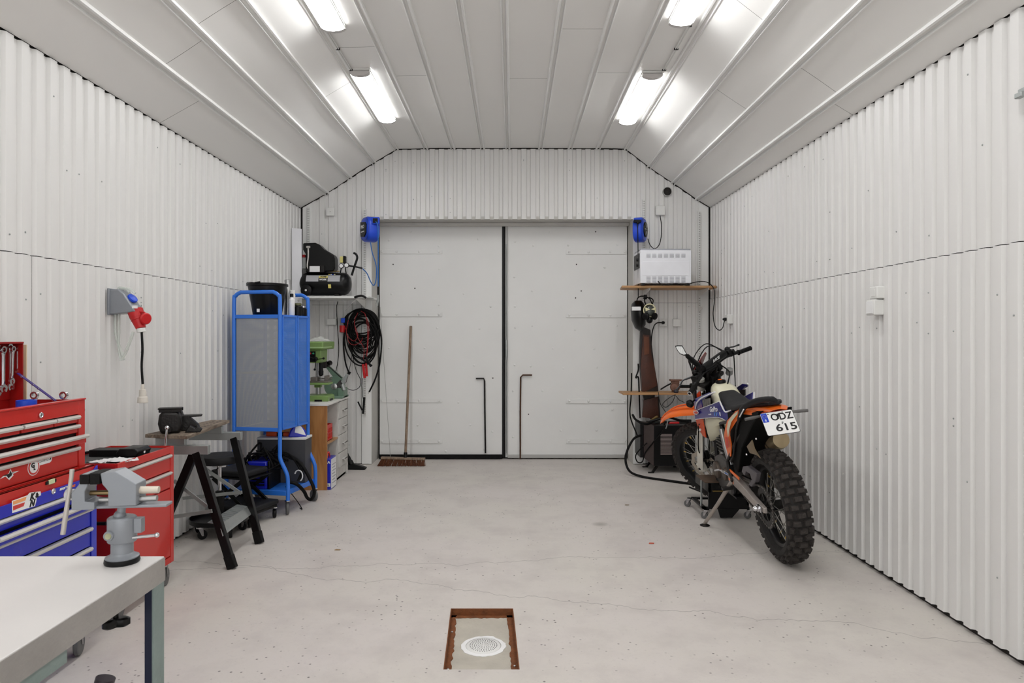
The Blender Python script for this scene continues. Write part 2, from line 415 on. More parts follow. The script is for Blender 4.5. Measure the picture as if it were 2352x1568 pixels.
# back wall with the door opening
OX0, OX1, OZ, DD = -1.535, 1.315, 2.672, 7.77
wb = MB()
wb.bb(XL-.02, OX0-.02, D+.024, 8.1, -.06, 3.5); wb.bb(OX1+.02, XR+.02, D+.024, 8.1, -.06, 3.5); wb.bb(OX0-.02, OX1+.02, D+.024, 8.1, OZ+.03, 3.5)
wb = struct(wb.build('wall_back', BACK, smooth=False))
mapB = lambda s, d, z: (s, D+d, z)
top = lambda s: ceil_z(s)-.008
for a, b in ((-2.19,-1.64),):
    sheet(wb, a, b, .01, 1.735, mapB, off=.002); sheet(wb, a, b, 1.738, top, mapB)
sheet(wb, 1.42, 2.03, .01, 1.757, mapB, off=.002); sheet(wb, 1.42, 2.03, 1.76, top, mapB)
sheet(wb, -1.64, -.62, OZ, top, mapB); sheet(wb, -.62, .38, OZ, top, mapB); sheet(wb, .38, 1.42, OZ, top, mapB)
for a, b in ((-2.285,-2.19),(2.03,2.135)):   # flat corner strips
    m = MB(); m.add([(a,D-.006,.01),(b,D-.006,.01),(b,D-.006,ceil_z(b)-.012),(a,D-.006,ceil_z(a)-.012),(a,D+.02,.01),(b,D+.02,.01),(b,D+.02,ceil_z(b)-.012),(a,D+.02,ceil_z(a)-.012)],
        [(0,1,2,3),(7,6,5,4),(0,4,5,1),(1,5,6,2),(2,6,7,3),(3,7,4,0)]).build('corner_strip', TRIM, wb, smooth=False)
ps = []
for k in range(34):
    x = math.floor(rnd.uniform(-2.1, 2.0)*10)/10+.022
    z = rnd.choice((2.73,2.9,3.2,3.3)) if OX0-.1 < x < OX1+.1 else rnd.choice((.2,.8,1.3,1.7,2.1,2.5))
    if z < ceil_z(x)-.06: ps.append((x, D-.001-(.002 if z < 1.7 else 0), z+rnd.uniform(-.02,.02)))
screws(wb, ps, (0,-1,0))
# jambs and corner flashings, soffit, head beam
JAMB = mat('rough painted concrete jamb', (196,194,189), .7, 0, .06, 6, .5, 25)
for i, (xa, xb, fa, fb) in enumerate(((OX0-.024, OX0, OX0-.105, OX0+.001), (OX1, OX1+.024, OX1-.001, OX1+.105))):
    m = MB(); m.bb(xa, xb, D+.004, DD+.06, 0, OZ+.03); o = struct(m.build('trim_%d' % (i*2+1), JAMB, smooth=False))
    m = MB(); m.bb(fa, fb, D-.006, D+.003, .005, OZ); o = struct(m.build('trim_%d' % (i*2+2), TRIM, bevel=.002))
m = MB(); m.bb(OX0-.01, OX1+.01, D+.012, DD+.1, OZ+.004, OZ+.03); struct(m.build('trim_5', JAMB, smooth=False))
m = MB(); m.bb(OX0, OX1, DD-.10, DD-.035, OZ-.034, OZ+.004); m.bb(OX0, OX1, DD-.035, DD+.02, OZ-.02, OZ+.004); struct(m.build('trim_6', JAMB, bevel=.006))
m = MB(); m.bb(OX0-.02, OX1+.02, DD+.06, DD+.1, -.02, OZ+.03); struct(m.build('trim_7', BACK, smooth=False))
# door leaves
def px_door(u, v, y=DD): return P(u, v, y)
def leaf(name, x0, x1, strap_x0, strap_x1, strap_vs, bolt_u):
    m = MB(); m.bb(x0, x1, DD, DD+.05, .045, 2.65)
    lf = struct(m.build(name, DOORM, bevel=.003))
    for v in strap_vs:
        z = CH-(v-VY)/FP*DD
        m = MB(); m.bb(strap_x0, strap_x1, DD-.010, DD, z-.0, z+.05); st = m.build('hinge_strap', DOORM, lf, bevel=.0015)
        m = MB()
        for t in (.03,.27,.63,.95):
            if strap_x1 < 0: t = t
            else: t = 1-t
            xx = strap_x0+(strap_x1-strap_x0)*t; m.lathe([(.014,0),(.013,.007),(.007,.012)], (xx, DD-.010, z+.026), (0,-1,0), n=10)
        b = m.build('strap_bolts', DOORM, st); b['kind'] = 'stuff'
    return lf
d1 = leaf('door_1', -1.512, -.118, -1.505, -.80, (583,727,924,1018), 0)
d2 = leaf('door_2', -.055, 1.305, .61, 1.298, (584,729,926,1018), 0)
def dots(lf, l, r=.011, deep=False):
    m = MB()
    for u, v in l:
        p = P(u, v, DD); m.lathe([(r*1.1,0),(r,.005),(r*.55,.008)] if not deep else [(r*.7,0),(r*.7,.002),(r*.2,.0022)], p, (0,-1,0), n=10)
    o = m.build('bolt_heads' if not deep else 'bolt_holes', DOORM if not deep else mat('dark hole', (70,68,65), .8), lf); o['kind'] = 'stuff'
dots(d1, [(943,532),(894,552),(1008,565),(1009,618),(1065,567+107),(1098,549),(1127,704),(1008,700),(899,675),(1004,753),(893,799),(975,799),(1101,755),(1003,853),(898,880),(1053,924),(959,976),(1007,970),(1080,976),(1131,991),(1024,1036),(937,1033),(1089,839)])
dots(d1, [(903,607),(953,662),(1065,675),(1132,868),(944,532)], deep=True)
dots(d2, [(1183,555),(1225,564),(1305,563),(1263,532),(1354,532),(1418,562),(1181,636),(1222,668),(1183,704),(1183,752),(1222,748),(1182,838),(1219,841),(1270,800),(1365,801),(1321,757),(1417,748),(1371,843),(1178,898),(1246,897),(1178,1003),(1288,988),(1370,988),(1406,940),(1294,846),(1389,614)])
dots(d2, [(1324,607),(1335,668),(1322,684),(1214,951),(1368,532)], deep=True)
# dark rubber sweep, meeting stile, pale sweep
m = MB(); m.bb(-1.512, -.118, DD-.03, DD, .004, .052); o = m.build('bottom_seal', RUBB, d1, bevel=.004)
m = MB(); m.bb(-.055, 1.30, DD-.02, DD, .012, .05); m.build('bottom_seal', mat('grey seal', (176,175,172), .5), d2, bevel=.004)
m = MB(); m.bb(-.117, -.09, DD+.0, DD+.05, .02, 2.65); m.build('meeting_seal', BLACK, d1)
m = MB(); m.bb(-.082, -.050, DD-.012, DD+.01, .02, 2.645); m.build('meeting_strip', mat('grey stile', (182,182,180), .5), d2, bevel=.003)
m = MB(); p = P(1163, 800, DD-.03); m.tube([P(1163,560,DD-.018),P(1163,1040,DD-.018)], .005, 8)
rod = m.build('espagnolette_rod', GALV, d2)
m = MB(); m.tube([P(1163,780,DD-.03),P(1163,795,DD-.035),P(1163.5,812,DD-.03),P(1163,826,DD-.03)], [.012,.01,.014,.01], 10, smooth=4); m.build('lever_handle', GALV, rod)
def dropbolt(lf, pts, col_, u, vt, vb):
    m = MB(); m.tube(pts, .009, 8); b = m.build('drop_bolt', col_, lf)
    m = MB()
    for v in (vt+(vb-vt)*.45, vb-10): m.box(P(u, v, DD-.008), (.04,.018,.02))
    m.build('bolt_guide', DOORM, b, bevel=.003)
Y_ = DD-.022
dropbolt(d1, [P(1093,869,Y_),P(1111,869,Y_),P(1113,875,Y_),P(1113.5,940,Y_),P(1115,1040,Y_)], DARKM, 1114, 869, 1040)
dropbolt(d2, [P(1222,861,Y_),P(1201,861,Y_),P(1196,866,Y_),P(1195,940,Y_),P(1195,1053,Y_)], mat('dark rusty rod', (84,58,42), .7, .2, .35, 30), 1195, 861, 1040)

# ceiling: trays between the seams, three lengths each
cb = MB()
n = len(CP)
vs = [(x, y, z+.03) for y in (YB, 8.15) for x, z in CP]+[(x, y, 3.75) for y in (YB, 8.15) for x in (XL-.2, XR+.2)]
fs = [(i, i+1, n+i+1, n+i) for i in range(n-1)]
cb.add(vs, fs); cb.bb(XL-.3, XR+.3, YB-.1, 8.2, 3.6, 3.7)
cl = struct(cb.build('ceiling', BACK, smooth=False))
jr = random.Random(5)
for i in range(n-1):
    (xa, za), (xb, zb) = CP[i], CP[i+1]
    j1 = {1:3.94, 2:3.80, 13:5.05, 14:4.2}.get(i, jr.uniform(2.6, 5.6)); cuts = [YB, j1-2.9, j1, D-.004]
    g = .003; d = Vector((xb-xa, 0, zb-za)).normalized(); nrm = Vector((d.z, 0, -d.x))
    for a, b in zip(cuts, cuts[1:]):
        m = MB(); p0 = Vector((xa,0,za))+d*g; p1 = Vector((xb,0,zb))-d*g; N_ = 5; M_ = 14; vs = []
        for jj in range(M_+1):
            for k in range(N_+1):
                p = p0.lerp(p1, k/N_); dip = .0025*math.sin(PI*k/N_)*math.sin(jj*.9+i*2.1)
                if k in (0, N_): dip = 0
                q = p+nrm*dip; vs.append((q.x, a+.0015+(b-a-.003)*jj/M_, q.z))
        m.add(vs, [(jj*(N_+1)+k, jj*(N_+1)+k+1, (jj+1)*(N_+1)+k+1, (jj+1)*(N_+1)+k) for jj in range(M_) for k in range(N_)])
        o = m.build('ceiling_panel', CEIL, cl, smooth=True, ang=80)
for i in range(1, n-1):
    (x0, z0), (x, z), (x1, z1) = CP[i-1], CP[i], CP[i+1]
    t = Vector((x1-x0, 0, z1-z0)).normalized(); nr = Vector((t.z, 0, -t.x))
    if nr.z > 0: nr = -nr
    pr = [(-.034,0),(-.031,.018),(-.024,.020),(-.019,.002),(-.003,.001),(-.001,.012),(.003,.021),(.014,.022),(.019,.012),(.021,0)]
    if x > 0: pr = [(-a, b) for a, b in pr][::-1]
    ring0 = [Vector((x,0,z))+t*a+nr*(b-.002) for a, b in pr]
    m = MB(); m.ring([[Vector((p.x, y, p.z)) for p in ring0] for y in (YB, D-.002)], closed_u=True)
    m.build('ceiling_seam', TRIM, cl, smooth=False)
# unseen rear wall behind the camera, left open to brighten the room
# opening added so world daylight fills in: only posts and head are built
m = MB(); m.bb(XL-.1, XL+.12, YB-.1, YB, -.05, 3.6); m.bb(XR-.12, XR+.1, YB-.1, YB, -.05, 3.6); m.bb(XL-.1, XR+.1, YB-.1, YB, 3.0, 3.6); struct(m.build('wall_rear', mat('rear wall paint', (224,223,220), .6), smooth=False))

# ---- ceiling lamps
LM = mat('lit diffuser', (252,252,252), .4, 0, 0, 1, emit=LAMP)
LCAP = mat('grey lamp end cap', (196,192,190), .45)
def lamp(loc, label):
    t = thing('ceiling_lamp', loc, label, 'lamp', 'ceiling tube lamps')
    L_ = 1.17; sec = [(-.075,0),(-.075,-.018),(-.064,-.029),(-.037,-.038),(0,-.042),(.037,-.038),(.064,-.029),(.075,-.018),(.075,0)]
    m = MB(); m.ring([[(x, y, z-.012) for x, z in sec] for y in (.045, L_)]); m.build('diffuser', LM, t)
    for y0, y1 in ((0,.045), (L_, L_+.03)):
        m = MB(); m.ring([[(x*1.02, y, z*1.02-.012) for x, z in sec] for y in (y0, y1)]); m.build('end_cap', LCAP, t)
    m = MB(); m.bb(-.075,.075,.0,L_+.03,-.022,0); m.bb(-.0785,-.0765,.0,L_+.03,-.034,-.02); m.bb(.0765,.0785,.0,L_+.03,-.034,-.02); m.build('base_plate_shields', WHITE, t)  # thin side lips added to shield the ceiling from the diffuser's glow
    return t
lamp0 = lamp((-1.168, 5.2, 3.438), 'lit tube lamp on the left ceiling slope, farther of the left pair')
copy_tree(lamp0, (-1.168, 3.28, 3.438), 'lit tube lamp at the top left edge, nearer of the left pair')
copy_tree(lamp0, (1.08, 5.25, 3.436), 'lit tube lamp on the right ceiling side, farther of the right pair')
copy_tree(lamp0, (1.08, 3.2, 3.436), 'lit tube lamp at the top right edge, nearer of the right pair')
for x, y, lab in ((-1.168,1.36,'left ceiling row, next lamp nearer than the pictured ones'),(1.08,1.3,'right ceiling row, next lamp nearer than the pictured ones'),(-1.168,-.55,'left ceiling row, lamp just behind the camera'),(1.08,-.6,'right ceiling row, lamp just behind the camera')):  # two unseen pairs added along the rows for more light
    o = copy_tree(lamp0, (x, y, 3.438), 'unseen lit tube lamp added for light in the '+lab)
for sx, x in ((-1,-1.238),(1,1.15)):
    t = thing('lamp_cable', (x, 4.4, 3.43), 'thin white cable clipped to the ceiling between the %s lamps' % ('left' if sx < 0 else 'right'), 'cable')
    m = MB(); m.tube([(0,.0,-.006),(0,.85,-.006)], .004, 6); m.tube([(.012,.0,-.006),(.012,.85,-.006)], .004, 6); m.build('wire', WHITE, t)
    for y in (.06,.42,.8):
        m = MB(); m.box((.006,y,-.006),(.03,.008,.013)); m.build('clip', BLACK, t)
# ================================================================== FOREGROUND BENCH AND ITS VISE
BX, BZ, BY = -.79, .90, 1.55
bench = thing('workbench', (BX, BY, 0), 'bare steel topped workbench with worn teal angle iron frame, in the near left corner', 'workbench')
TEAL = mat('worn teal frame paint', (126,140,136), .55, .1, .25, 5, .3, 40)
STOP = mat('worn steel plate', (216,213,211), .38, .15, .08, 2.6, .1, 14, rvar=.14)
EDGE = mat('dull steel edge', (160,156,152), .45, .25, .18, 6, .3, 50)
m = MB(); m.bb(-1.3, 0, -1.05, 0, BZ-.004, BZ); bt = m.build('bench_top', STOP, bench, bevel=.0015)
m = MB(); m.bb(-.004, .001, -1.05, .001, BZ-.055, BZ-.003); m.bb(-1.3, 0, -.003, .001, BZ-.055, BZ-.003); m.build('top_edge', EDGE, bt)
for y in (-.001, -1.05):
    m = MB(); s_ = -1 if y > -.5 else 1
    m.bb(-.005, 0, y, y+s_*.045, 0, BZ-.05); leg = m.build('leg', TEAL, bench, bevel=.001)
    m = MB(); m.bb(-.042, -.005, y, y+s_*.005, 0, BZ-.05); m.build('inner_flange', mat('dark blue frame paint', (22,30,62), .5), leg)
m = MB(); m.bb(-.02, -.006, -.75, -.33, BZ-.083, BZ-.055); m.bb(-.55, -.02, -.34, -.33, BZ-.083, BZ-.055); m.build('drawer_runner', TEAL, bench)
m = MB(); m.bar((-.01,-.02,.60),(-.42,-.02,.22),.03,.006,(0,1,0)); m.build('brace', mat('dark blue frame paint', (22,30,62), .5), bench)
m = MB(); m.bb(-1.28,-.01,-1.03,-.02,.16,.165); m.build('lower_shelf', TEAL, bench)
p = P(243, 1556, 1.25)
pl = thing('pole', (p.x-.15, p.y-.1, .165), 'black round pole end sticking up under the workbench', 'pole')
m = MB(); m.tube([(0,0,0), (p.x-(p.x-.15), p.y-(p.y-.1), p.z-.165)], .017, 16); m.build('shaft', mat('black tube', (38,30,38), .35, .2), pl)

vx, vy = -.862, 1.508
vt = thing('bench_vise', (vx, vy, BZ), 'small grey ball joint vise clamped on the corner of the steel workbench', 'vise', rz=R(6))
m = MB(); m.lathe([(.0345,0),(.036,.004),(.0345,.011)], n=28); m.build('rubber_ring', BLACK, vt)
m = MB(); m.lathe([(.033,.010),(.034,.014),(.026,.018),(.0225,.022),(.0225,.048)], n=28); m.build('pedestal', GREYM, vt)
def oval(z, rx, ry, n=24, cx=0): return [(cx+rx*math.cos(2*PI*k/n), ry*math.sin(2*PI*k/n), z) for k in range(n)]
m = MB(); m.ring([oval(.046,.028,.026), oval(.049,.030,.028), oval(.098,.030,.028), oval(.102,.026,.025)]); m.box((.036,.0,.082),(.016,.02,.032)); hs = m.build('clamp_housing', GREYM, vt, bevel=.001)
m = MB(); m.lathe([(.011,0),(.010,.004)], (-.016,-.026,.066), (0,-1,0)); m.build('screw_boss', GREYM, hs); m = MB(); m.lathe([(.007,0),(.006,.002),(.003,.0015)], (-.016,-.030,.066), (0,-1,0)); m.build('screw_head', mat('pale zinc screw', (170,170,140), .5, .3), hs)
m = MB(); m.tube([(.02,-.01,.056),(.076,-.012,.061)], .0034, 10); m.ball((.078,-.012,.0615), .0055); m.build('locking_lever', CHROME, hs)
m = MB(); m.ball((-.005,0,.103), .013); m.cyl((-.003,0,.105),(.0,0,.127),.0085,.0085); m.build('ball_neck', GREYM, vt)
zb = .1235
m = MB()   # base rail and left jaw
m.bb(-.093, .100, -.018, .018, zb, zb+.006)
def xz(pts, y0, y1, mb): mb.prism([(x, y0, z) for x, z in pts], (0,y0,0), (0,y1,0))
xz([(-.093,zb),(-.093,zb+.036),(-.078,zb+.055),(-.074,zb+.077),(-.060,zb+.078),(-.060,zb+.052),(-.066,zb+.040),(-.066,zb+.018),(-.046,zb+.016),(-.046,zb)], -.026, .026, m)
m.build('fixed_jaw', GREYM, vt, bevel=.0015)
m = MB()
xz([(-.018,zb+.006),(-.018,zb+.040),(-.030,zb+.055),(-.034,zb+.078),(-.004,zb+.082),(.040,zb+.053),(.040,zb+.007)], -.026, .026, m)
m.build('sliding_jaw', GREYM, vt, bevel=.0015)
m = MB(); m.bb(-.0755,-.055,-.029,.029,zb+.056,zb+.077); m.build('rubber_jaw_pad', RUBB, vt, bevel=.002)
m = MB(); m.bb(-.0548,-.034,-.029,.029,zb+.055,zb+.079); m.build('rubber_jaw_pad', RUBB, vt, bevel=.002)
m = MB(); m.cyl((-.066,0,zb+.031),(-.018,0,zb+.031),.0055); m.build('spindle', mat('brass spindle', (150,128,92), .35, .8), vt)
m = MB(); m.cyl((.04,-.004,zb+.036),(.079,-.004,zb+.036),.0085,.0078,12); m.build('spindle_nut', mat('cream metal', (206,196,182), .4, .2), vt)
m = MB(); m.cyl((.04,-.006,zb+.017),(.076,-.006,zb+.018),.0065); m.cyl((-.044,-.006,zb+.017),(-.018,-.006,zb+.017),.006); m.build('guide_rod', STEEL, vt)
m = MB(); m.lathe([(.008,0),(.0125,.003),(.0125,.018),(.008,.021)], (-.117,-.002,zb+.029),(1,0,0),16); m.cyl((-.1,-.002,zb+.029),(-.09,-.002,zb+.029),.006); hub = m.build('handle_hub', CHROME, vt)
m = MB(); m.tube([(-.094,-.02,zb+.087),(-.097,-.02,zb+.06),(-.112,-.022,zb-.052)], [.0048,.0044,.0052], 10, smooth=3); m.build('tommy_bar', mat('pale steel', (190,184,178), .4, .4), hub)
m = MB(); m.cyl((.0,-.03,-.055),(.0,-.03,-.092),.0125,.0125); m.cyl((0,-.03,-.09),(0,-.03,-.112),.0055)
m.bb(-.012,.012,-.055,0.02,-.066,-.056); m.build('clamp_screw', DARKM, vt)
m = MB(); n = 30; ringz = [[((.030*(.72+.28*math.cos(3*2*PI*k/n)))*math.cos(2*PI*k/n)*s_, -.03+(.030*(.72+.28*math.cos(3*2*PI*k/n)))*math.sin(2*PI*k/n)*s_, z) for k in range(n)] for s_, z in ((.8,-.109),(1,-.112),(1,-.124),(.8,-.128))]
m.ring(ringz); m.build('wing_knob', BLACKP, vt)

# ================================================================== RED AND BLUE TOOL CHESTS
def handle_strip(par, x, y0, y1, z, name='drawer_handle', h=.0145):
    m = MB(); m.prism([(x, y0, z-.006), (x+.012, y0, z-.004), (x+.017, y0, z+.004), (x+.013, y0, z+h-.003), (x, y0, z+h-.002)], (0,y0,0), (0,y1,0))
    return m.build(name, ALU, par, bevel=.001)
def caster(par, x, y, z_top, r=.045, name='caster', fork=CHROME, wheel=CAS, a=0):
    m = MB(); c, s_ = math.cos(a), math.sin(a)
    m.lathe([(.022,0),(.022,-.008),(.012,-.012)], (x,y,z_top), (0,0,1), 14)
    off = .018; cx, cy = x-off*s_, y+off*c
    for q in (-.016,.016):
        m.add([(x+q*c+.012*s_, y+q*s_-.012*c, z_top-.006),(x+q*c-.02*s_, y+q*s_+.02*c, z_top-.006),(cx+q*c-.006*s_, cy+q*s_+.006*c, r-.006),(cx+q*c+.006*s_, cy+q*s_-.006*c, r-.006)], [(0,1,2,3),(3,2,1,0)])
    ca = m.build(name, fork, par)
    m = MB(); m.lathe([(r*.35,-.011),(r*.92,-.011),(r,-.007),(r,.007),(r*.92,.011),(r*.35,.011)], (cx,cy,r), (c,s_,0), 22)
    wh = m.build('wheel', wheel, ca)
    return ca
CY0, CY1 = 2.38, 3.05
XF = -1.858; XB = -2.265
ch = thing('lower_tool_chest', (XF, CY1, 0), 'wheeled tool chest with blue drawers and red open top rim under the red chest', 'tool chest')
def L_(x, y, z): return (x-XF, y-CY1, z)
def lb(mb, x0, x1, y0, y1, z0, z1): a = L_(x0,y0,z0); b = L_(x1,y1,z1); mb.bb(a[0],b[0],a[1],b[1],z0,z1)
m = MB(); lb(m, XB, XF-.02, CY0, CY1, .13, .76); m.build('carcass', BLUE, ch, bevel=.002)
m = MB(); lb(m, XF-.02, XF, CY1-.036, CY1, .13, .79); lb(m, XF-.02, XF, CY0, CY0+.036, .13, .76); lb(m, XF-.02, XF-.0005, CY0+.036, CY1-.036, .13, .17); m.build('front_frame', mat('violet blue lacquer', (40,52,186), .3, coat=.3), ch)
m = MB(); lb(m, XF-.0205, XF-.0185, CY0+.036, CY1-.036, .17, .742); m.build('drawer_gap_shade', BLACK, ch)  # black plate stands in for the shade inside the drawer gaps
m = MB(); lb(m, XB, XF-.012, CY0+.01, CY1-.008, .76, .80); lb(m, XF-.018, XF-.006, CY0, CY1-.004, .764, .826); lb(m, XF-.03, XF-.006, CY0, CY1-.004, .82, .826); lb(m, XB, XF-.03, CY1-.016, CY1-.010, .76, .826); rim = m.build('red_top_rim', RED, ch, bevel=.0012)
m = MB(); lb(m, XF-.004, XF+.003, CY0, CY1-.002, .735, .780)
m.prism([L_(XF-.004,CY1-.06,.778), L_(XF-.004,CY1+.004,.778), L_(XF-.004,CY1+.004,.822)], (0,0,0), (.007,0,0)); tf = m.build('top_front', BLUE, ch, bevel=.001)
def drw(par, z0, z1, out=0.0, y0=CY0+.04, y1=CY1-.04, x=XF, mt=BLUE, origin=L_, hz=None, hname='drawer_handle'):
    m = MB(); a = origin(x-.012, y0, z0); b = origin(x+out-.004, y1, z1-.012)
    m.bb(a[0], b[0], a[1], b[1], z0, z1-.012); d = m.build('drawer', mt, par, bevel=.0015)
    hh = origin(x+out-.004, y0, 0); h2 = origin(0, y1, 0)
    handle_strip(d, hh[0], hh[1], h2[1], (hz or z1-.014), hname)
    return d
drw(ch, .688, .733); drw(ch, .650, .684, .035); drw(ch, .562, .648); drw(ch, .474, .560); drw(ch, .385, .472); drw(ch, .27, .383); drw(ch, .175, .268)
for x in (XF-.04, XB+.05):
    for y in (CY0+.07, CY1-.07): caster(ch, x-XF, y-CY1, .13, .052, a=.3)
def lock(par, x, y, z, r=.012):
    m = MB(); m.lathe([(r,0),(r,.004),(r*.75,.007),(r*.7,.004)], (x,y,z), (1,0,0), 18); m.build('lock', CHROME, par)
def fy(u, x): return x*FP/(u-VX)                      # depth on the plane x = const seen at column u
def fz(v, Y): return CH-(v-VY)/FP*Y
def on(x, u, v): Y = fy(u, x); return (x, Y, fz(v, Y))
q = on(XF+.003, 121, 1128); lock(tf, *L_(*q))
# stickers on the blue top strip
q0 = on(XF+.0035, 62, 1154); ST = .0006
def stick(par, pts, m_, x, name='sticker', org=L_): mb = MB(); mb.prism([org(x, y, z) for y, z in pts], (0,0,0), (ST,0,0)); return mb.build(name, m_, par, smooth=False)
def uvpts(x, l): return [on(x, u, v)[1:] for u, v in l]
kx = XF+.0035
# white backed oil filter badge
stick(tf, uvpts(kx, [(27,1150),(63,1137),(68,1131),(93,1128),(94,1137),(84,1141),(83,1151),(80,1162),(66,1166),(28,1178)]), PAPER, kx)
stick(tf, uvpts(kx+.0006, [(30,1151),(61,1140),(58,1149),(30,1159)]), mat('amber print', (238,164,106), .5), kx+.0006)
stick(tf, uvpts(kx+.0006, [(30,1162),(57,1153),(54,1162),(30,1172)]), mat('red print', (206,62,58), .5), kx+.0006)
q = on(kx+.0008, 73, 1141); text('K', .034, INK, tf, L_(*q), (0,1,0), (0,.05,1), bold=.0016, shear=.3)
q = on(kx+.0008, 85, 1137); text('&', .026, INK, tf, L_(*q), (0,1,0), (0,.05,1), bold=.0012)
q = on(kx+.0008, 73, 1156); text('N', .034, INK, tf, L_(*q), (0,1,0), (0,.05,1), bold=.0016, shear=.3)
q = on(kx+.0006, 147, 1121); text('READY TO', .0115, PAPER, tf, L_(*q), (0,1,0), (0,0,1), bold=.0006, shear=.3)
q = on(kx+.0006, 167, 1116); text('RACE', .0115, ORANGE, tf, L_(*q), (0,1,0), (0,0,1), bold=.0006, shear=.3)
q = on(kx+.0006, 196, 1105); text('AREROCK', .014, PAPER, tf, L_(*q), (0,1,0), (0,0,1), bold=.0008, shear=.25, maxw=.065)
# level on the red rim
q = on(XF-.004, 117, 1106); m = MB(); c_ = L_(*q); m.box((c_[0],c_[1],c_[2]),(.006,.062,.014)); lv = m.build('spirit_level_clip', BLACK, rim, bevel=.002)
m = MB(); m.box((c_[0]+.003,c_[1],c_[2]+.001),(.006,.034,.019)); m.build('vial', mat('pale green vial', (206,216,172), .3), rim, bevel=.002)

# upper red chest
XU = -1.897
up = thing('upper_tool_chest', (XU, CY1-.02, .80), 'red drawer tool chest with open lid standing on the blue drawered chest', 'tool chest')
UY1 = CY1-.02; UY0 = CY0+.01
def U_(x, y, z): return (x-XU, y-UY1, z-.80)
def ub(mb, x0, x1, y0, y1, z0, z1): a = U_(x0,y0,z0); b = U_(x1,y1,z1); mb.bb(a[0],b[0],a[1],b[1],a[2],b[2])
ZT = 1.118
m = MB(); ub(m, XB+.03, XU-.015, UY0, UY1, .802, 1.065); m.build('carcass', RED, up, bevel=.0015)
m = MB(); ub(m, XU-.015, XU, UY1-.042, UY1, .802, ZT); ub(m, XU-.015, XU, UY0, UY0+.042, .802, ZT); ub(m, XU-.015, XU-.001, UY0+.042, UY1-.042, 1.058, ZT); ub(m, XU-.015, XU-.001, UY0+.042, UY1-.042, .802, .828); ub(m, XU-.02, XU+.006, UY0, UY1, ZT, ZT+.007)
ff = m.build('front_frame', RED, up, bevel=.002)
m = MB(); ub(m, XU-.0155, XU-.0138, UY0+.042, UY1-.042, .83, 1.056); m.build('drawer_gap_shade', BLACK, up)  # gap shade again as a black plate behind the red drawers
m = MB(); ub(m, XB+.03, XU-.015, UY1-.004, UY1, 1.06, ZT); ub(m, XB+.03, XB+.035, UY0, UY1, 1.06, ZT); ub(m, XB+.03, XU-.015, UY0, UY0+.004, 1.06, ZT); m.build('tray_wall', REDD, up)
def U3(x, y, z): p = U_(x, y, z); return p
def udr(z0, z1, y0, y1, out=0.0):
    m = MB(); a = U_(XU-.014, y0, z0); b = U_(XU+out-.003, y1, z1-.012); m.bb(a[0],b[0],a[1],b[1],a[2],b[2]); d = m.build('drawer', RED, up, bevel=.0015)
    h = U_(XU+out-.003, y0, z1-.014); h2 = U_(0, y1, 0); handle_strip(d, h[0], h[1], h2[1], h[2]); return d
for y0, y1 in ((UY0+.045, 2.632),(2.644, 2.826),(2.834, 2.984)): udr(1.022, 1.056, y0, y1)
udr(.978, 1.016, UY0+.045, 2.984); udr(.932, .972, UY0+.045, 3.0, .028); bd = udr(.832, .920, UY0+.045, 2.984)
q = on(XU+.001, 93, 953); lock(ff, *U_(*q))
# stickers on the deep drawer
sx_ = XU-.0025
stick(bd, uvpts(sx_, [(0,1100),(7,1093),(20,1087),(24,1076),(27,1084),(44,1081),(29,1088),(31,1091),(21,1102),(12,1094)]), PAPER, sx_, org=U_)
stick(bd, uvpts(sx_+.0006, [(4,1093),(14,1089.5),(21,1087.5),(24,1080),(26,1085.5),(35,1083.5),(26,1088),(28,1090),(19.5,1098),(15,1092)]), INK, sx_+.0006, org=U_)
q = on(sx_, 77, 1072); yy, zz = q[1], q[2]
def disc(x, y, z, ry, rz_, m_, n=22): return stick(bd, [(y+ry*math.cos(2*PI*k/n), z+rz_*math.sin(2*PI*k/n)) for k in range(n)], m_, x, org=U_)
stick(bd, uvpts(sx_, [(83,1057),(120,1047),(118,1058),(114,1062),(86,1070)]), PAPER, sx_, org=U_)
stick(bd, uvpts(sx_+.0006, [(84,1058.5),(118,1049.5),(116.5,1055),(84,1064)]), INK, sx_+.0006, org=U_)
disc(sx_+.0002, yy, zz, .034, .034, PAPER); disc(sx_+.0009, yy, zz, .031, .031, mat('red print', (206,62,58), .5)); disc(sx_+.0016, yy, zz, .024, .024, PAPER)
q = on(sx_+.0022, 75.5, 1069); text('G', .026, INK, bd, U_(*q), (0,1,0), (0,0,1), bold=.0012)
q = on(sx_+.0022, 79, 1075); text('L', .020, INK, bd, U_(*q), (0,1,0), (0,0,1), bold=.001)
q = on(sx_+.0012, 100, 1056.5); text('GIANT LOOP', .013, PAPER, bd, U_(*q), (0,1,0), (0,.02,1), bold=.0005, shear=.2, maxw=.075)
# the lid, standing open at the back
LX0, LX1 = -2.225, -2.170
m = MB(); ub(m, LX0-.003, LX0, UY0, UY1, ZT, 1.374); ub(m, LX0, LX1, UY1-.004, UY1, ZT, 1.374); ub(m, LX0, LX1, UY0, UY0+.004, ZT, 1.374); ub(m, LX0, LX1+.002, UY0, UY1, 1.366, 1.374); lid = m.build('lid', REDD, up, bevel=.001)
m = MB(); ub(m, LX0+.012, LX0+.02, UY0+.05, UY1-.03, 1.338, 1.343); m.build('hook_rail', STEEL, lid)
m = MB(); a = Vector(U_(LX1-.01, UY1-.02, 1.235)); b = Vector(U_(LX1+.155, UY1-.02, ZT-.004)); m.bar(a, b, .003, .016, (0,1,0)); st = m.build('lid_stay', mat('purple blue stay', (64,44,128), .35, .3), up)
m = MB()
for t in (.12,.42,.56,.95): m.lathe([(.004,0),(.004,.004)], a.lerp(b, t)-Vector((0,.0035,0)), (0,-1,0), 8)
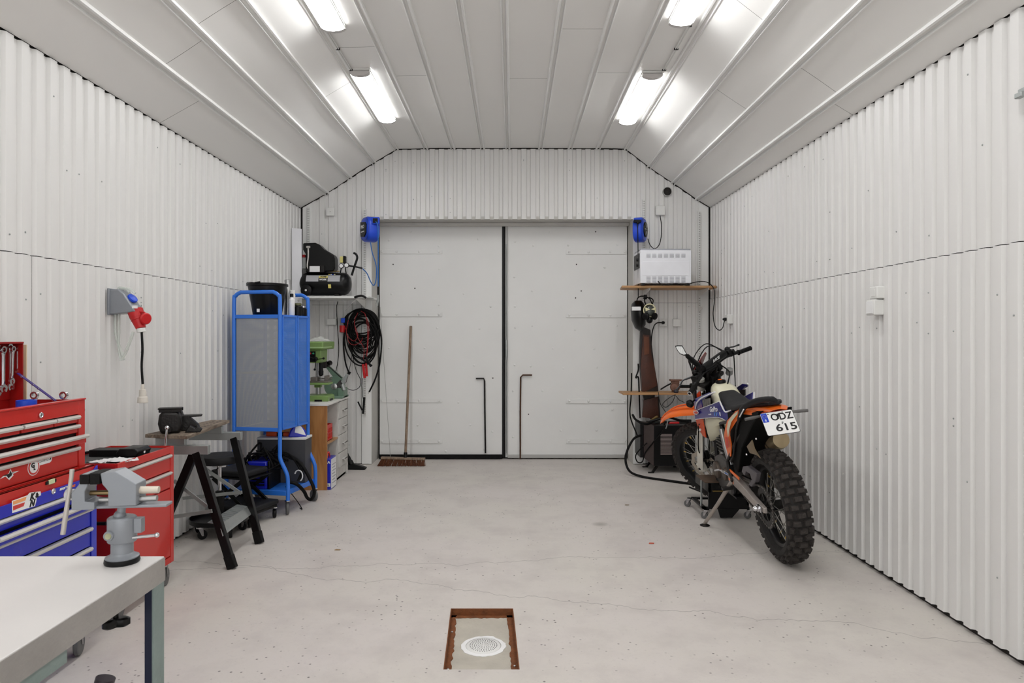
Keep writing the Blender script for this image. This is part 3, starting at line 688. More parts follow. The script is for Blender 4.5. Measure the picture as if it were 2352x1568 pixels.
m.build('stay_rivets', STEEL, st)
# wrenches hanging in the lid
def wrench(loc, L, label, s=1.0, lean=0.0, grp='wrenches hanging in the open red lid'):
    t = thing('wrench', loc, label, 'wrench', grp); t.rotation_euler = (lean, 0, 0)
    w_ = .0045*s
    m = MB(); m.ring([[( (.004)*c1, w_*s1*(1.5 if zz in (-.012,-L+.02) else 1), zz) for c1, s1 in ((-1,-1),(1,-1),(1,1),(-1,1))] for zz in (-.012, -.024, -L+.032, -L+.02)])
    m.build('shaft', CHROME, t, bevel=.001)
    n = 18; R1, R2 = .0125*s, .0075*s
    m = MB(); m.ring([[(x, r*math.sin(2*PI*k/n), r*math.cos(2*PI*k/n)) for k in range(n)] for x, r in ((-.004,R1),(.004,R1),(.004,R2),(-.004,R2))], loop=True); m.build('ring_end', CHROME, t)
    m = MB(); c = -L+.008; o = []
    for k in range(15): a = R(55)+k*R(250)/14+R(-90)+R(180)-R(0); a = R(-55)+k*R(290)/14; o.append((math.cos(a+R(0)), math.sin(a)))
    outer = [(.0155*s*math.sin(R(-140)+k*R(280)/14), .0155*s*math.cos(R(-140)+k*R(280)/14)) for k in range(15)]
    inner = [(.0075*s*math.sin(R(-150)+k*R(300)/14), -.002+.0075*s*math.cos(R(-150)+k*R(300)/14)) for k in range(15)][::-1]
    poly = outer+inner; N_ = len(poly); vs = [(-.0035, a, c+b) for a, b in poly]+[(.0035, a, c+b) for a, b in poly]; fs = []
    for k in range(14):
        fs.append((k, k+1, N_-2-k, N_-1-k)); fs.append((N_+k+1, N_+k, 2*N_-1-k, 2*N_-2-k))
    fs += [(k, N_+k, N_+(k+1) % N_, (k+1) % N_) for k in range(N_)]
    m.add(vs, fs); m.build('open_jaw', CHROME, t)
    return t
wz = 1.345
for u, vtop, vbot, s_, ln, lab in ((8,803,897,1.25,0,'big chrome combination wrench hanging second from the left frame edge'),(23,797,893,1.2,.03,'chrome combination wrench hanging behind in the middle of the lid row'),
      (30,801,879,1.0,-.06,'slim chrome wrench crossing over the middle wrench in the lid row'),(45.5,799,864,.72,.0,'smallest chrome wrench, rightmost in the open red lid'),(-6,800,905,1.35,0,'largest chrome wrench hanging in the lid, cut by the left frame edge'),(40,800,858,.66,.0,'dark narrow wrench hanging just left of the smallest wrench')):
    x = -2.196+(.012 if u in (30,8) else 0); Y = fy(u, x); z0 = fz(vtop, Y); z1 = fz(vbot, Y)
    wrench((x, Y, z0), z0-z1, lab, s_, ln)
# things in the tray
q = on(-1.96, 69, 925)
tp = thing('tape_roll', (-1.965, 2.76, 1.066), 'bright blue tape roll lying in the open red tray', 'tape roll')
m = MB(); m.lathe([(.03,0),(.036,0),(.036,.074),(.03,.074),(.03,0)], n=28, cap=False); m.build('roll', BLUEP, tp)
for i, (y, s_) in enumerate(((2.62,1.0),(2.55,1.15))):
    sk = thing('socket', (-1.95-.03*i, y, 1.066), ('chrome socket' if not i else 'larger chrome socket')+' standing in the open red tray beside the blue roll' if not i else 'larger chrome socket at the left end of the open red tray', 'socket', 'sockets in the red tray')
    m = MB(); m.lathe([(.016*s_,0),(.018*s_,.004),(.018*s_,.05),(.012*s_,.05),(.012*s_,.02)], n=20); m.build('barrel', CHROME, sk)
for (u, v, lab, dx) in ((90,911,'chrome spanner ring peeping over the chest rim behind the lid stay',0),(150,912,'chrome spanner ring peeping over the chest rim, right of the lid stay',0)):
    pass
for i, (x, y, z, lab) in enumerate(((-2.13,UY1+.012,1.135,'chrome spanner ring sticking up behind the red chest rim, left one'),(-2.0,UY1+.012,1.135,'chrome spanner ring sticking up behind the red chest rim, right one'),(XU-.03,UY1+.014,1.07,'chrome spanner ring on the far side of the red chest'))):
    t = thing('ring_spanner', (x, y, z), lab, 'spanner', 'spanners hung on the chest side')
    n = 20; m = MB(); m.ring([[(r*math.cos(2*PI*k/n), yy, r*math.sin(2*PI*k/n)) for k in range(n)] for yy, r in ((-.006,.017),(.006,.018),(.006,.010),(-.006,.010))], loop=True); m.build('ring_end', CHROME, t)
    m = MB(); m.bar((0,0,-.016),(.0,0,-.16),.006,.012,(0,1,0)); m.build('shaft', CHROME, t)
m = MB(); p = P(63, 850, 3.08); m.bb(-2.245,-2.18,3.062,3.066,.95,1.36); tag(m.build('cardboard_sheet', mat('cream cardboard', (226,206,172), .7)), 'narrow cream board edge standing behind the red lid', 'board')
m = MB(); p = on(XU+.004, 70, 1011); m.tube([(XU-.004, 2.72, .972),(XU+.018, 2.80, .968)], .004, 8); 

# ================================================================== RED ROLLER CABINET
KX, KY0, KY1 = -1.912, 3.31, 3.855
kb = thing('roller_cabinet', (KX, KY1, 0), 'bright red roller cabinet with two drawers and tall door beside the tool chest', 'cabinet')
def K_(x, y, z): return (x-KX, y-KY1, z)
def kbx(mb, x0, x1, y0, y1, z0, z1): a = K_(x0,y0,z0); b = K_(x1,y1,z1); mb.bb(a[0],b[0],a[1],b[1],a[2],b[2])
KB = -2.27
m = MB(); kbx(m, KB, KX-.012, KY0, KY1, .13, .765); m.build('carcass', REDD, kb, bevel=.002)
m = MB(); kbx(m, KX-.014, KX, KY1-.035, KY1, .13, .780); kbx(m, KX-.014, KX, KY0, KY0+.03, .13, .780); kbx(m, KX-.014, KX-.0005, KY0+.03, KY1-.035, .742, .780); kbx(m, KX-.014, KX-.0005, KY0+.03, KY1-.035, .13, .165); m.build('front_frame', RED, kb, bevel=.002)
m = MB(); kbx(m, KB, KX-.0145, KY1-.006, KY1, .765, .78); kbx(m, KB, KX-.0145, KY0, KY0+.006, .765, .78); kbx(m, KB, KB+.006, KY0+.0065, KY1-.0065, .765, .78); m.build('top_rim', RED, kb, bevel=.001)
m = MB(); kbx(m, KB+.006, KX-.014, KY0+.006, KY1-.006, .765, .769); m.build('top_mat', mat('dark ribbed mat', (70,70,70), .7, 0, .2, 40), kb)
for z0, z1 in ((.648,.740),(.552,.644)):
    m = MB(); kbx(m, KX-.012, KX-.003, KY0+.033, KY1-.038, z0, z1-.012); d = m.build('drawer', RED, kb, bevel=.0015)
    h = K_(KX-.003, KY0+.033, z1-.014); handle_strip(d, h[0], h[1], K_(0,KY1-.038,0)[1], h[2])
m = MB(); kbx(m, KX-.012, KX-.002, KY0+.033, KY1-.038, .17, .545); m.build('door', RED, kb, bevel=.002)
m = MB(); m.tube([K_(-2.05,KY0,.50),K_(-2.05,KY0-.035,.50),K_(-1.95,KY0-.035,.50),K_(-1.95,KY0,.50)], .009, 10); m.build('side_handle', BLACK, kb)
for x in (KX-.035, KB+.05):
    for y in (KY0+.06, KY1-.04): caster(kb, x-KX, y-KY1, .13, .05, a=.2)
# on the cabinet
t = thing('drill_case', (-2.05, 3.62, .769), 'black cordless tool body lying on the red roller cabinet', 'power tool')
m = MB(); m.prism([(.0,-.08,.002),(.10,-.08,.002),(.11,-.08,.03),(.09,-.08,.045),(.01,-.08,.045),(-.01,-.08,.02)], (0,-.08,0), (0,.05,0)); b_ = m.build('battery', BLACKP, t, bevel=.004)
m = MB(); m.lathe([(.008,0),(.008,.002)], (.106,-.015,.02), (1,0,0), 12); m.build('badge', PAPER, b_)
m = MB(); m.bb(-.16,-.01,-.06,.03,.0,.035); m.tube([(-.22,.0,.01),(-.16,.0,.02)], .008, 8); m.build('grip', BLACK, t, bevel=.008)
for i in range(5):
    t = thing('paper_sheet', (-2.06+.035*i, 3.40+.03*(i % 3), .7700+.0012*i), ['crumpled white receipt at the left of the paper heap on the cabinet','white paper slip lying under the black tool on the cabinet','folded white sheet in the middle of the cabinet top','white paper sheet topmost in the heap on the cabinet','white paper slip nearest the cabinet front edge'][i], 'paper', 'papers on the red cabinet', rz=rnd.uniform(-1,1))
    m = MB(); n = 6; vs = [((a/n-.5)*.10, (b/n-.5)*.07, .001+.007*abs(math.sin(a*1.3+i)*math.cos(b*1.7+i*2))) for a in range(n+1) for b in range(n+1)]
    m.add(vs+[(x,y,z+.0008) for x,y,z in vs], [(a*(n+1)+b, (a+1)*(n+1)+b, (a+1)*(n+1)+b+1, a*(n+1)+b+1) for a in range(n) for b in range(n)]); m.build('sheet', PAPER, t)
t = thing('spring_coil', (-2.16, 3.40, .772), 'small steel coil spring lying on the red cabinet, left of the papers', 'spring', rz=.6)
m = MB(); m.tube([(.012*math.cos(k*.7), k*.0016, .013+.012*math.sin(k*.7)) for k in range(70)], .002, 5); m.build('wire', STEEL, t)
# ================================================================== FOLDING WORKBENCH WITH THE BLACK VISE
fw = thing('folding_workbench', (-1.98, 4.35, 0), 'folding black and galvanised work stand with weathered timber top by the left wall', 'work stand')
def G(x, y, z): return (x+1.98, y-4.35, z)
def gbar(a, b, w_, h_, mt, name, par=fw, bev=.002, up=(0,0,1)): m = MB(); m.bar(G(*a), G(*b), w_, h_, up); return m.build(name, mt, par, bevel=bev)
ZP = .775
m = MB(); m.prism([G(-2.255,4.19,ZP),G(-1.965,4.12,ZP),G(-2.03,4.90,ZP),G(-2.16,4.90,ZP)], (0,0,0), (0,0,.022)); tb = m.build('jaw_board', GREYW, fw, bevel=.002)
m = MB()
for k in range(6):
    for j in range(2): p = G(-2.10+.05*j-.01*k*.3, 4.55+.055*k, ZP+.0222); m.cyl(p, (p[0],p[1],p[2]+.0006), .008, n=10)
h_ = m.build('dog_holes', mat('dark hole', (52,44,38), .9), tb); h_['kind'] = 'stuff'
yn, yf = 4.20, 4.78
gbar((-2.26,yn,.70),(-1.865,yn,.70),.036,.055,GALV,'cross_rail'); gbar((-2.26,yf,.70),(-1.895,yf,.70),.036,.055,GALV,'cross_rail')
for y in (yn+.02, yf-.02): gbar((-2.2,y,.745),(-2.02,y,.745),.03,.05,GALV,'jaw_carrier')
def legp(y, top_x, foot_x, yo=0.0):
    gm = MB(); a = Vector(G(top_x, y, .69)); b = Vector(G(foot_x, y+yo, .035)); gm.bar(a, b, .05, .034, (0,1,0)); lg = gm.build('leg', BLACKP, fw, bevel=.003)
    gm = MB(); d = (b-a).normalized(); gm.bar(b-d*.045, b+d*.035, .054, .042, (0,1,0)); gm.build('rubber_foot', RUBB, lg, bevel=.004)
    return lg
legp(yn+.0, -1.945, -1.695, -.09); legp(yf, -1.95, -1.715, -.17); legp(yn+.03, -1.965, -2.24, .0)
gbar((-1.93,yn-.02,.56),(-1.76,4.13,.14),.004,.025,GALV,'brace',up=(0,1,0)) if 0 else None
# stays: diagonals and horizontals
def flat(a, b, name='stay'): m = MB(); m.bar(G(*a), G(*b), .022, .008, (0,1,0)); return m.build(name, GALV, fw, bevel=.001)
q = lambda u, v, Y: tuple(P(u, v, Y))
flat(q(400,1104,4.26), q(476,1163,4.2)); flat(q(462,1070,4.72), q(554,1133,4.66)); flat(q(396,1187,4.2), q(487,1173,4.12)); flat(q(420,1144,4.74), q(556,1130,4.64))
m = MB()
a0, a1 = Vector(q(505,1205,4.13)), Vector(q(570,1163,4.66)); b0, b1 = Vector(q(512,1231,4.10)), Vector(q(577,1181,4.63))
m.prism([G(*p) for p in (a0, a1, b1, b0)], (0,0,0), (-.003,0,.0)); stp = m.build('step_plate', GALV, fw, smooth=False)
m = MB(); c0 = a0+Vector((-.075,0,.012)); c1 = a1+Vector((-.075,0,.012)); m.prism([G(*p) for p in (a0, a1, c1, c0)], (0,0,0), (0,0,.003))
for k in range(12):
    t = (k+.5)/12; s0 = a0.lerp(a1, t); m.bar(G(*(s0+Vector((0,0,.005)))), G(*(s0+Vector((-.07,.01,.015)))), .004, .004)
m.build('tread', GALV, stp, smooth=False)
# black vise on it
bv = thing('black_vise', (-2.125, 4.25, ZP+.022), 'heavy black bench vise standing on the timber top of the folding stand', 'vise', rz=R(20))
BV = mat('greasy black cast iron', (30,28,27), .38, .4, .2, 20, .2, 60)
m = MB(); n = 14
m.prism([(-.055*1, -.05, .0),(.055,-.05,.0),(.066,-.05,.05),(.060,-.05,.1),(.042,-.05,.13),(-.03,-.05,.138),(-.062,-.05,.125),(-.07,-.05,.06)], (0,-.05,0), (0,.045,0)); m.build('moving_jaw', BV, bv, bevel=.018, seg=3)
m = MB(); m.prism([(-.03,.06,0),(.16,.06,0),(.15,.06,.035),(.10,.06,.085),(.17,.06,.088),(.17,.06,.10),(.06,.06,.10),(.05,.06,.13),(-.03,.06,.13)], (0,.06,0), (0,.12,0)); m.build('fixed_body', BV, bv, bevel=.005)
m = MB(); m.bb(-.065,.060,-.04,.0,.130,.155); m.bb(-.06,.06,.07,.09,.13,.15); m.bb(-.07,.062,-.045,.03,.150,.157); m.build('jaw_plate', DARKM, bv, bevel=.003)
m = MB(); m.cyl((-.0,-.11,.03),(.0,.06,.03),.014); m.build('screw', DARKM, bv)
m = MB(); m.tube([(-.01,-.108,.038),(-.022,-.112,-.10)], .007, 10); m.ball((-.009,-.108,.045),.014); m.build('tommy_bar', CHROME, bv)
m = MB(); m.prism([(.08,-.04,0),(.17,-.04,0),(.18,-.04,.02),(.15,-.04,.04),(.14,-.04,.025),(.11,-.04,.045),(.09,-.04,.02)], (0,-.04,0), (0,.0,0)); m.build('swivel_lock', BV, bv, bevel=.005)

# ================================================================== ROUND WORKSHOP STOOL
st = thing('round_stool', (-2.075, 4.84, 0), 'black round workshop stool on casters with parts tray base', 'stool')
m = MB(); m.lathe([(.02,.498),(.13,.50),(.150,.508),(.158,.522),(.156,.545),(.146,.556),(.02,.56)], n=36); m.build('seat', SEATM, st)
m = MB(); m.lathe([(.05,.475),(.06,.498)], n=16); m.cyl((0,0,.28),(0,0,.49),.0125); m.build('gas_rod', CHROME, st)
m = MB(); m.lathe([(.03,.07),(.03,.30),(.02,.305)], n=18); m.build('column', BLACK, st); m = MB(); m.tube([(0,0,.48),(-.0,-.06,.46),(.0,-.09,.455)], .005, 6); m.build('height_lever', BLACK, st)
m = MB(); m.lathe([(.02,.088),(.18,.088),(.197,.094),(.199,.125),(.195,.125),(.191,.098),(.02,.096)], n=40); m.build('parts_tray', BLACKP, st)
for k in range(5):
    a = 2*PI*k/5+.5; caster(st, (.17)*math.cos(a), .17*math.sin(a), .088, .032, wheel=BLACK, a=a+1.1)
# ================================================================== SQUARE TWO-PAD MECHANIC STOOL
cs = thing('step_stool', (-2.05, 5.17, 0), 'black padded mechanic seat with lower padded shelf on casters, partly under the blue trolley', 'stool', rz=R(-18))
def pad(z, w_, d_, h_, c=(0,0)): mb = MB(); mb.box((c[0],c[1],z),(w_,d_,h_)); return mb
pad(.375,.32,.26,.05,(-.02,0)).build('seat_pad', SEATM, cs, bevel=.018, seg=3)
pad(.125,.36,.34,.04,(.03,0)).build('lower_pad', SEATM, cs, bevel=.014, seg=3)
m = MB(); m.bb(-.18,.17,-.14,.14,.342,.352); m.build('seat_pan', BLACK, cs, bevel=.003)
for s_ in (-1, 1):
    m = MB(); m.bar((-.15,.13*s_,.34),(.15,.13*s_,.12),.016,.028); m.build('cross_bar', BLACKP, cs, bevel=.003)
    m = MB(); m.bar((.13,.15*s_,.34),(-.17,.15*s_,.12),.016,.028); m.build('cross_bar', BLACKP, cs, bevel=.003)
m = MB(); m.bb(-.16,.20,-.16,.16,.085,.105); m.build('base_frame', BLACKP, cs, bevel=.004)
for x in (-.13,.19):
    for y in (-.14,.14): caster(cs, x, y, .088, .034, wheel=BLACK, a=.8)

# ================================================================== BLUE TROLLEY CABINET
NR = Vector((-1.822, 5.35, 0)); av = Vector((.2,.98,0)).normalized(); bv_ = Vector((-.98,.2,0)).normalized()
LW, LD = .40, .445
M_ = Matrix.Translation(NR) @ Matrix((( bv_.x, av.x, 0, 0), (bv_.y, av.y, 0, 0), (0,0,1,0), (0,0,0,1)))
M_ = Matrix.Translation(NR) @ Matrix.Rotation(math.atan2(-av.x, av.y), 4, 'Z')      # local +y runs along the doors, -x runs to the wall
tc_ = thing('tool_trolley', (0,0,0), 'tall blue tube frame trolley cabinet with perforated panels and doors', 'trolley cabinet', M=M_)
Z0, Z1 = .666, 1.567; W_ = LW
def tube_(pts, name, par=tc_, r=.0155, mt=TROL, smooth=4): m = MB(); m.tube(pts, r, 12, smooth=smooth); return m.build(name, mt, par)
ZH = 1.745
for y in (0, LD):
    pts = [(0,y,Z0-.02),(0,y,1.1),(0,y,ZH-.09),(-.012,y,ZH-.03),(-.05,y,ZH-.004),(-.09,y,ZH),(-W_+.09,y,ZH),(-W_+.05,y,ZH-.004),(-W_+.012,y,ZH-.03),(-W_,y,ZH-.09),(-W_,y,1.1),(-W_,y,Z0-.02)]
    tube_(pts, 'end_frame')
    for s_, x in ((1, 0), (-1, -W_)):
        tube_([(x,y,Z0),(x,y,.50),(x+.005*s_,y,.43),(x+.055*s_,y,.33),(x+.068*s_,y,.26),(x+.068*s_,y,.105)], 'leg')
m = MB(); m.bb(-W_,0,-.008,.008,Z0-.018,Z0+.012); m.bb(-W_,0,-.008,.008,Z1-.03,Z1); m.bb(-W_,0,LD-.008,LD+.008,Z0-.018,Z0+.012); m.bb(-W_,0,LD-.008,LD+.008,Z1-.03,Z1)
m.build('cross_rail', TROL, tc_, bevel=.003)
MESHG = mesh_mat('perforated zinc sheet', (160,163,168), .0027, .0060, .1)
MESHB = mesh_mat('perforated blue sheet', (60,122,214), .0027, .0060)
def psheet(name, x0, x1, y0, y1, z0, z1, mt, par=tc_):
    m = MB()
    if abs(x1-x0) > abs(y1-y0): m.add([(x0,y0,z0),(x1,y0,z0),(x1,y0,z1),(x0,y0,z1)], [(0,1,2,3)]); uv = lambda c: (c.x+2, c.z)
    else: m.add([(x0,y0,z0),(x0,y1,z0),(x0,y1,z1),(x0,y0,z1)], [(0,1,2,3)]); uv = lambda c: (c.y+2, c.z)
    return m.build(name, mt, par, smooth=False, uv=uv)
psheet('side_panel', -W_+.02, -.016, .0, .0, Z0+.012, Z1-.03, MESHG); psheet('side_panel', -W_+.02, -.016, LD, LD, Z0+.012, Z1-.03, MESHG)
psheet('back_panel', -W_, -W_, .012, LD-.012, Z0, Z1, MESHB)
for y0, y1 in ((.016, LD*.545), (LD*.56, LD-.016)):
    m = MB(); zt, z_b = Z1-.004, Z0-.006
    for a, b, c, d in ((y0,y1,z_b,z_b+.014),(y0,y1,zt-.014,zt),(y0,y0+.016,z_b,zt),(y1-.016,y1,z_b,zt)): m.bb(.002,.016,a,b,c,d)
    dr_ = m.build('door', TROL, tc_, bevel=.002)
    psheet('perforated_sheet', .010, .010, y0+.014, y1-.014, z_b+.012, zt-.012, MESHB, dr_)
m = MB(); m.bb(-W_+.01,-.005,.008,LD-.008,Z0-.012,Z0-.006); m.build('floor_plate', TROL, tc_); m = MB(); m.bb(-W_+.005,.0,.008,LD-.008,Z1-.006,Z1); m.build('top_plate', TROL, tc_)
m = MB(); m.bb(-W_+.01,-.01,.01,LD-.01,1.10,1.106); m.build('inner_shelf', mat('grey shelf', (150,152,155), .5), tc_)
m = MB(); m.bb(-W_-.06,.06,-.012,LD+.012,.150,.19); m.build('base_tray', TROL, tc_, bevel=.004)
for x in (-W_-.06,.065):
    for y in (0, LD): caster(tc_, x, y, .115, .05, a=.6+y)
# a bottle rack and parts glimpsed through the mesh
t = thing('parts_bag', M_ @ Vector((-.07,.13,1.106)), 'pale stack of round parts glimpsed behind the perforated side panel', 'parts', rz=0)
m = MB()
for i in range(6):
    for j in range(2): m.ball((-.03+j*.05,0,.03+i*.055), .03, 10, 6, (1,.8,.9))
m.build('cups', mat('pale plastic cups', (205,208,212), .5), t)
# on top
bk = thing('bucket', M_ @ Vector((-.205,.16,Z1)), 'black plastic bucket standing on the blue trolley cabinet', 'bucket')
m = MB(); m.lathe([(.001,.002),(.108,.0),(.112,.005),(.150,.232),(.162,.236),(.162,.252),(.155,.255),(.148,.245),(.108,.01),(.001,.008)], n=44); m.build('body', BLACKP, bk)
m = MB(); m.tube([(.16*math.cos(a),.16*math.sin(a)*.95-.0,.247+.012*math.sin(a*2)) for a in [PI+PI*k/16 for k in range(17)]], .003, 6); m.cyl((-.04,-.162,.25),(.0,-.166,.256),.008); m.build('bail_handle', BLACK, bk)
m = MB(); m.box((-.03,-.121,.035),(.022,.003,.026)); m.build('label', PAPER, bk)
def can(name, lp_, r, h, body, cap, label, cat, neck=.6, caph=.03, capn='cap'):
    t = thing(name, M_ @ Vector(lp_), label, cat)
    m = MB(); m.lathe([(r*.9,0),(r,.004),(r,h*.86),(r*neck,h*.94),(r*neck,h)], n=22); m.build('body', body, t)
    m = MB(); m.lathe([(r*neck*1.05,h),(r*neck*1.05,h+caph),(r*neck*.8,h+caph+.003)], n=18); m.build(capn, cap, t)
    return t
can('spray_can', (-.155,.39,Z1), .033, .285, STEEL, STEEL, 'silver spray can standing just behind the black bucket', 'spray can', .8, .02)
can('bottle', (-.035,.24,Z1), .024, .15, PAPER, BLACK, 'slim white bottle with black cap right of the bucket', 'bottle', .55, .025)
can('jar', (-.02,.315,Z1), .034, .085, BLACK, mat('olive lid', (90,92,62), .5), 'squat black jar with olive lid on the blue trolley', 'jar', .8, .016)
can('small_jar', (-.02,.40,Z1), .03, .07, BLACKP, CHROME, 'small dark pot with metal lid at the right end of the trolley top', 'pot', .7, .012)
can('white_tub', (-.085,.335,Z1), .026, .20, WHITE, WHITE, 'white tub between the bucket and the black jar', 'tub', .85, .01)
# lower tray load
lw = thing('welder', M_ @ Vector((-.20,.12,.19)), 'cobalt blue inverter welder with black front on the trolley base', 'welder')
m = MB(); m.bb(-.10,.06,-.13,.16,.0,.22); m.build('case', BLUE, lw, bevel=.012)
m = MB(); m.bb(.062,.085,-.13,.16,.0,.225); m.build('front_panel', BLACK, lw, bevel=.008)
m = MB()
for k in range(7): m.bb(-.085,.04,-.1335,-.130,.03+k*.022,.042+k*.022)
m.build('vent_slots', BLACK, lw)
m = MB(); m.tube([(-.07,.0,.22),(-.06,.0,.27),(.03,.0,.27),(.05,.0,.22)], .011, 8, smooth=4); m.build('carry_handle', BLACK, lw)
bx_ = thing('dark_crate', M_ @ Vector((-.17,.335,.19)), 'dark grey box with white top edge at the back of the trolley base', 'box')
m = MB(); m.bb(-.18,.215,-.09,.09,.0,.355); m.build('case', mat('charcoal board', (62,62,66), .6), bx_, bevel=.002)
m = MB(); m.bb(-.185,.22,-.092,.092,.355,.372); m.build('lid', WHITE, bx_, bevel=.002)
sp = thing('trigger_sprayer', M_ @ Vector((-.02,.30,.562)), 'blue and white trigger sprayer lying on the box in the trolley', 'sprayer', rz=.4)
m = MB(); m.prism([(-.07,0,0),(.08,0,0),(.07,0,.05),(.03,0,.095),(-.02,0,.10),(-.05,0,.06)], (0,0,0), (0,.05,0)); m.build('body', BLUE, sp, bevel=.01)
m = MB(); m.prism([(-.02,-.004,.04),(.07,-.004,.01),(.055,-.004,.05),(.03,-.004,.09),(-.01,-.004,.10)], (0,-.004,0), (0,.0,0)); m.build('grille', PAPER, sp, bevel=.002)
dt = thing('orange_tool', M_ @ Vector((-.19,.31,.562)), 'orange and black tool lying left of the blue sprayer', 'tool')
m = MB(); m.bb(-.11,-.02,0,.05,.0,.04); m.bb(.03,.10,0,.05,.0,.035); m.build('body', mat('bright orange plastic', (224,84,30), .4), dt, bevel=.008); m = MB(); m.bb(-.02,.03,.0,.05,.0,.03); m.build('grip', BLACK, dt, bevel=.006)
hz = thing('welding_cables', M_ @ Vector((0,0,0)), 'tangle of black welding cables and thick hose spilling off the trolley base', 'cables')
hz.rotation_euler = (0,0,math.atan2(-av.x, av.y))
hr = random.Random(11)
for k in range(15):
    pts = [(-.30+hr.uniform(-.02,.02),-.02+hr.uniform(-.03,.1),.40+hr.uniform(-.02,.05))]
    for j in range(5): pts.append((-.27+j*.055+hr.uniform(-.02,.02), hr.uniform(-.05,.2), .41+.08*math.sin(j*.8+k)+hr.uniform(-.07,.05)))
    m = MB(); m.tube(pts, .0055+hr.random()*.003, 6, smooth=5); m.build('cable', RUBB, hz)
for k in range(4):
    m = MB(); m.tube([(-.07,.05+.03*k,.46),(.0,.10+.02*k,.47-.02*k),(.045,.16+.02*k,.38),(.075,.20+.01*k,.27+.02*k),(.055,.17,.23)], .006, 6, smooth=6); m.build('cable', RUBB, hz)
MI_ = M_.inverted(); m = MB(); m.tube([MI_ @ P(u, v, Y) for u, v, Y in ((646,1041,5.62),(668,1048,5.55),(692,1066,5.5),(712,1100,5.48),(722,1128,5.5),(716,1146,5.55),(706,1143,5.55),(698,1128,5.5),(682,1112,5.45),(662,1106,5.45))], .0135, 12, smooth=7); m.build('thick_hose', RUBB, hz)
m = MB(); m.tube([(.06+.035*math.cos(a), .18, .27+.045*math.sin(a)) for a in [R(-60)+R(220)*k/10 for k in range(11)]], .005, 6); m.build('white_strap', PAPER, hz)
m = MB(); m.tube([(.02,.05,.21),(.08,.1,.10),(.10,.16,.012),(.06,.2,.006)], .004, 6, smooth=6); m.build('cable', RUBB, hz)
# ================================================================== BACK WALL, LEFT SIDE
YS = 7.40     # just in front of the sheets
def upright(par, u, v0, v1, org, Y=YS+.02):
    a = P(u, v0, Y); b = P(u, v1, Y); o = Vector(org)
    m = MB(); m.bb(a.x-.0125-o.x, a.x+.0125-o.x, Y-.012-o.y, Y+.012-o.y, b.z-o.z, a.z-o.z); up_ = m.build('upright', WHITE, par, bevel=.001)
    m = MB(); z = a.z-.02
    while z > b.z+.02:
        for s_ in (-.005, .005): m.bb(a.x+s_-.0018-o.x, a.x+s_+.0018-o.x, Y-.0128-o.y, Y-.0119-o.y, z-.010-o.z, z+.004-o.z)
        z -= .025
    sl = m.build('slots', mat('slot shadow', (70,70,70), .8), up_, smooth=False); sl['kind'] = 'stuff'
    return up_
def bracket(par, u, z, depth, org, h=.07, name='bracket'):
    x = (u-VX)/FP*YS-org[0]; y1 = YS+.01-org[1]; m = MB()
    m.prism([(x-.004, y1, z-org[2]), (x-.004, y1-depth, z-org[2]), (x-.004, y1-depth, z-.018-org[2]), (x-.004, y1, z-h-org[2])], (0,0,0), (.008,0,0)); return m.build(name, WHITE, par, bevel=.001)
o0 = (-1.83, YS, 1.785)
sh = thing('wall_shelf', o0, 'white shelf on slotted uprights carrying the black compressor', 'shelf')
m = MB(); m.bb(-.35, .36, -.42, .02, 0, .022); m.build('board', WHITE, sh, bevel=.002)
for u, v0, v1 in ((709, 476, 700), (838, 480, 954)): upright(sh, u, v0, v1, o0)
for u in (709, 838): bracket(sh, u, 1.785, .40, o0, .09)

# compressor
SC = 7.15
cp = thing('air_compressor', (-1.955, SC, 1.808), 'black air compressor with silver label band and motor hood on the white shelf', 'compressor')
def cpx(u, v, dy=0): p = P(u, v, SC+dy); return (p.x+1.955, dy, p.z-1.808)
zt = .135; rt = .118
m = MB(); m.lathe([(.01,-.27),(.07,-.262),(.105,-.235),(rt,-.20),(rt,.19),(.105,.225),(.07,.252),(.01,.262)], (.005,0,zt), (1,0,0), 36); tk = m.build('tank', BLACKP, cp)
def wrap(y0, y1, x0, x1, r, mt, name, par=tk):   # label curved round the tank; angles in degrees above the horizontal facing the camera
    m = MB(); rings = []
    for k in range(9):
        a = R(y0+(y1-y0)*k/8); rings.append([(x0, -r*math.cos(a), zt+r*math.sin(a)), (x1, -r*math.cos(a), zt+r*math.sin(a))])
    vs = [p for q in rings for p in q]; m.add(vs, [(2*k, 2*k+1, 2*k+3, 2*k+2) for k in range(8)]); return m.build(name, mt, par)
wrap(8, 44, -.175, .175, rt+.001, mat('silver label', (186,186,190), .4, .3), 'label')
wrap(8, 40, -.045, .05, rt+.0018, INK, 'label'); wrap(27, 40, -.043, .048, rt+.0024, mat('yellow label', (226,212,120), .5), 'label')
a = R(33); text('HOME', .022, INK, tk, (.003, -(rt+.0035)*math.cos(a), zt+(rt+.0035)*math.sin(a)), (1,0,0), (0,math.sin(a),math.cos(a)), bold=.001)
a = R(17); text('WORK', .024, PAPER, tk, (.003, -(rt+.0035)*math.cos(a), zt+(rt+.0035)*math.sin(a)), (1,0,0), (0,math.sin(a),math.cos(a)), bold=.001)
wrap(-26, -6, .055, .085, rt+.0015, mat('yellow label', (226,212,120), .5), 'label')
for k, (x, c_) in enumerate(((.055,(222,208,110)),(.075,(230,230,230)),(.093,(40,70,180)),(.112,(230,225,190)))): wrap(48, 56, x-.007, x+.007, rt+.001, mat('badge %d' % k, c_, .5), 'badge')
m = MB(); m.lathe([(.006,-.03),(.04,-.03),(.056,-.022),(.056,-.008),(.04,0),(.006,0)], (-.165,-rt+.0,.060), (0,1,0), 26); wh = m.build('wheel', BLACK, cp)
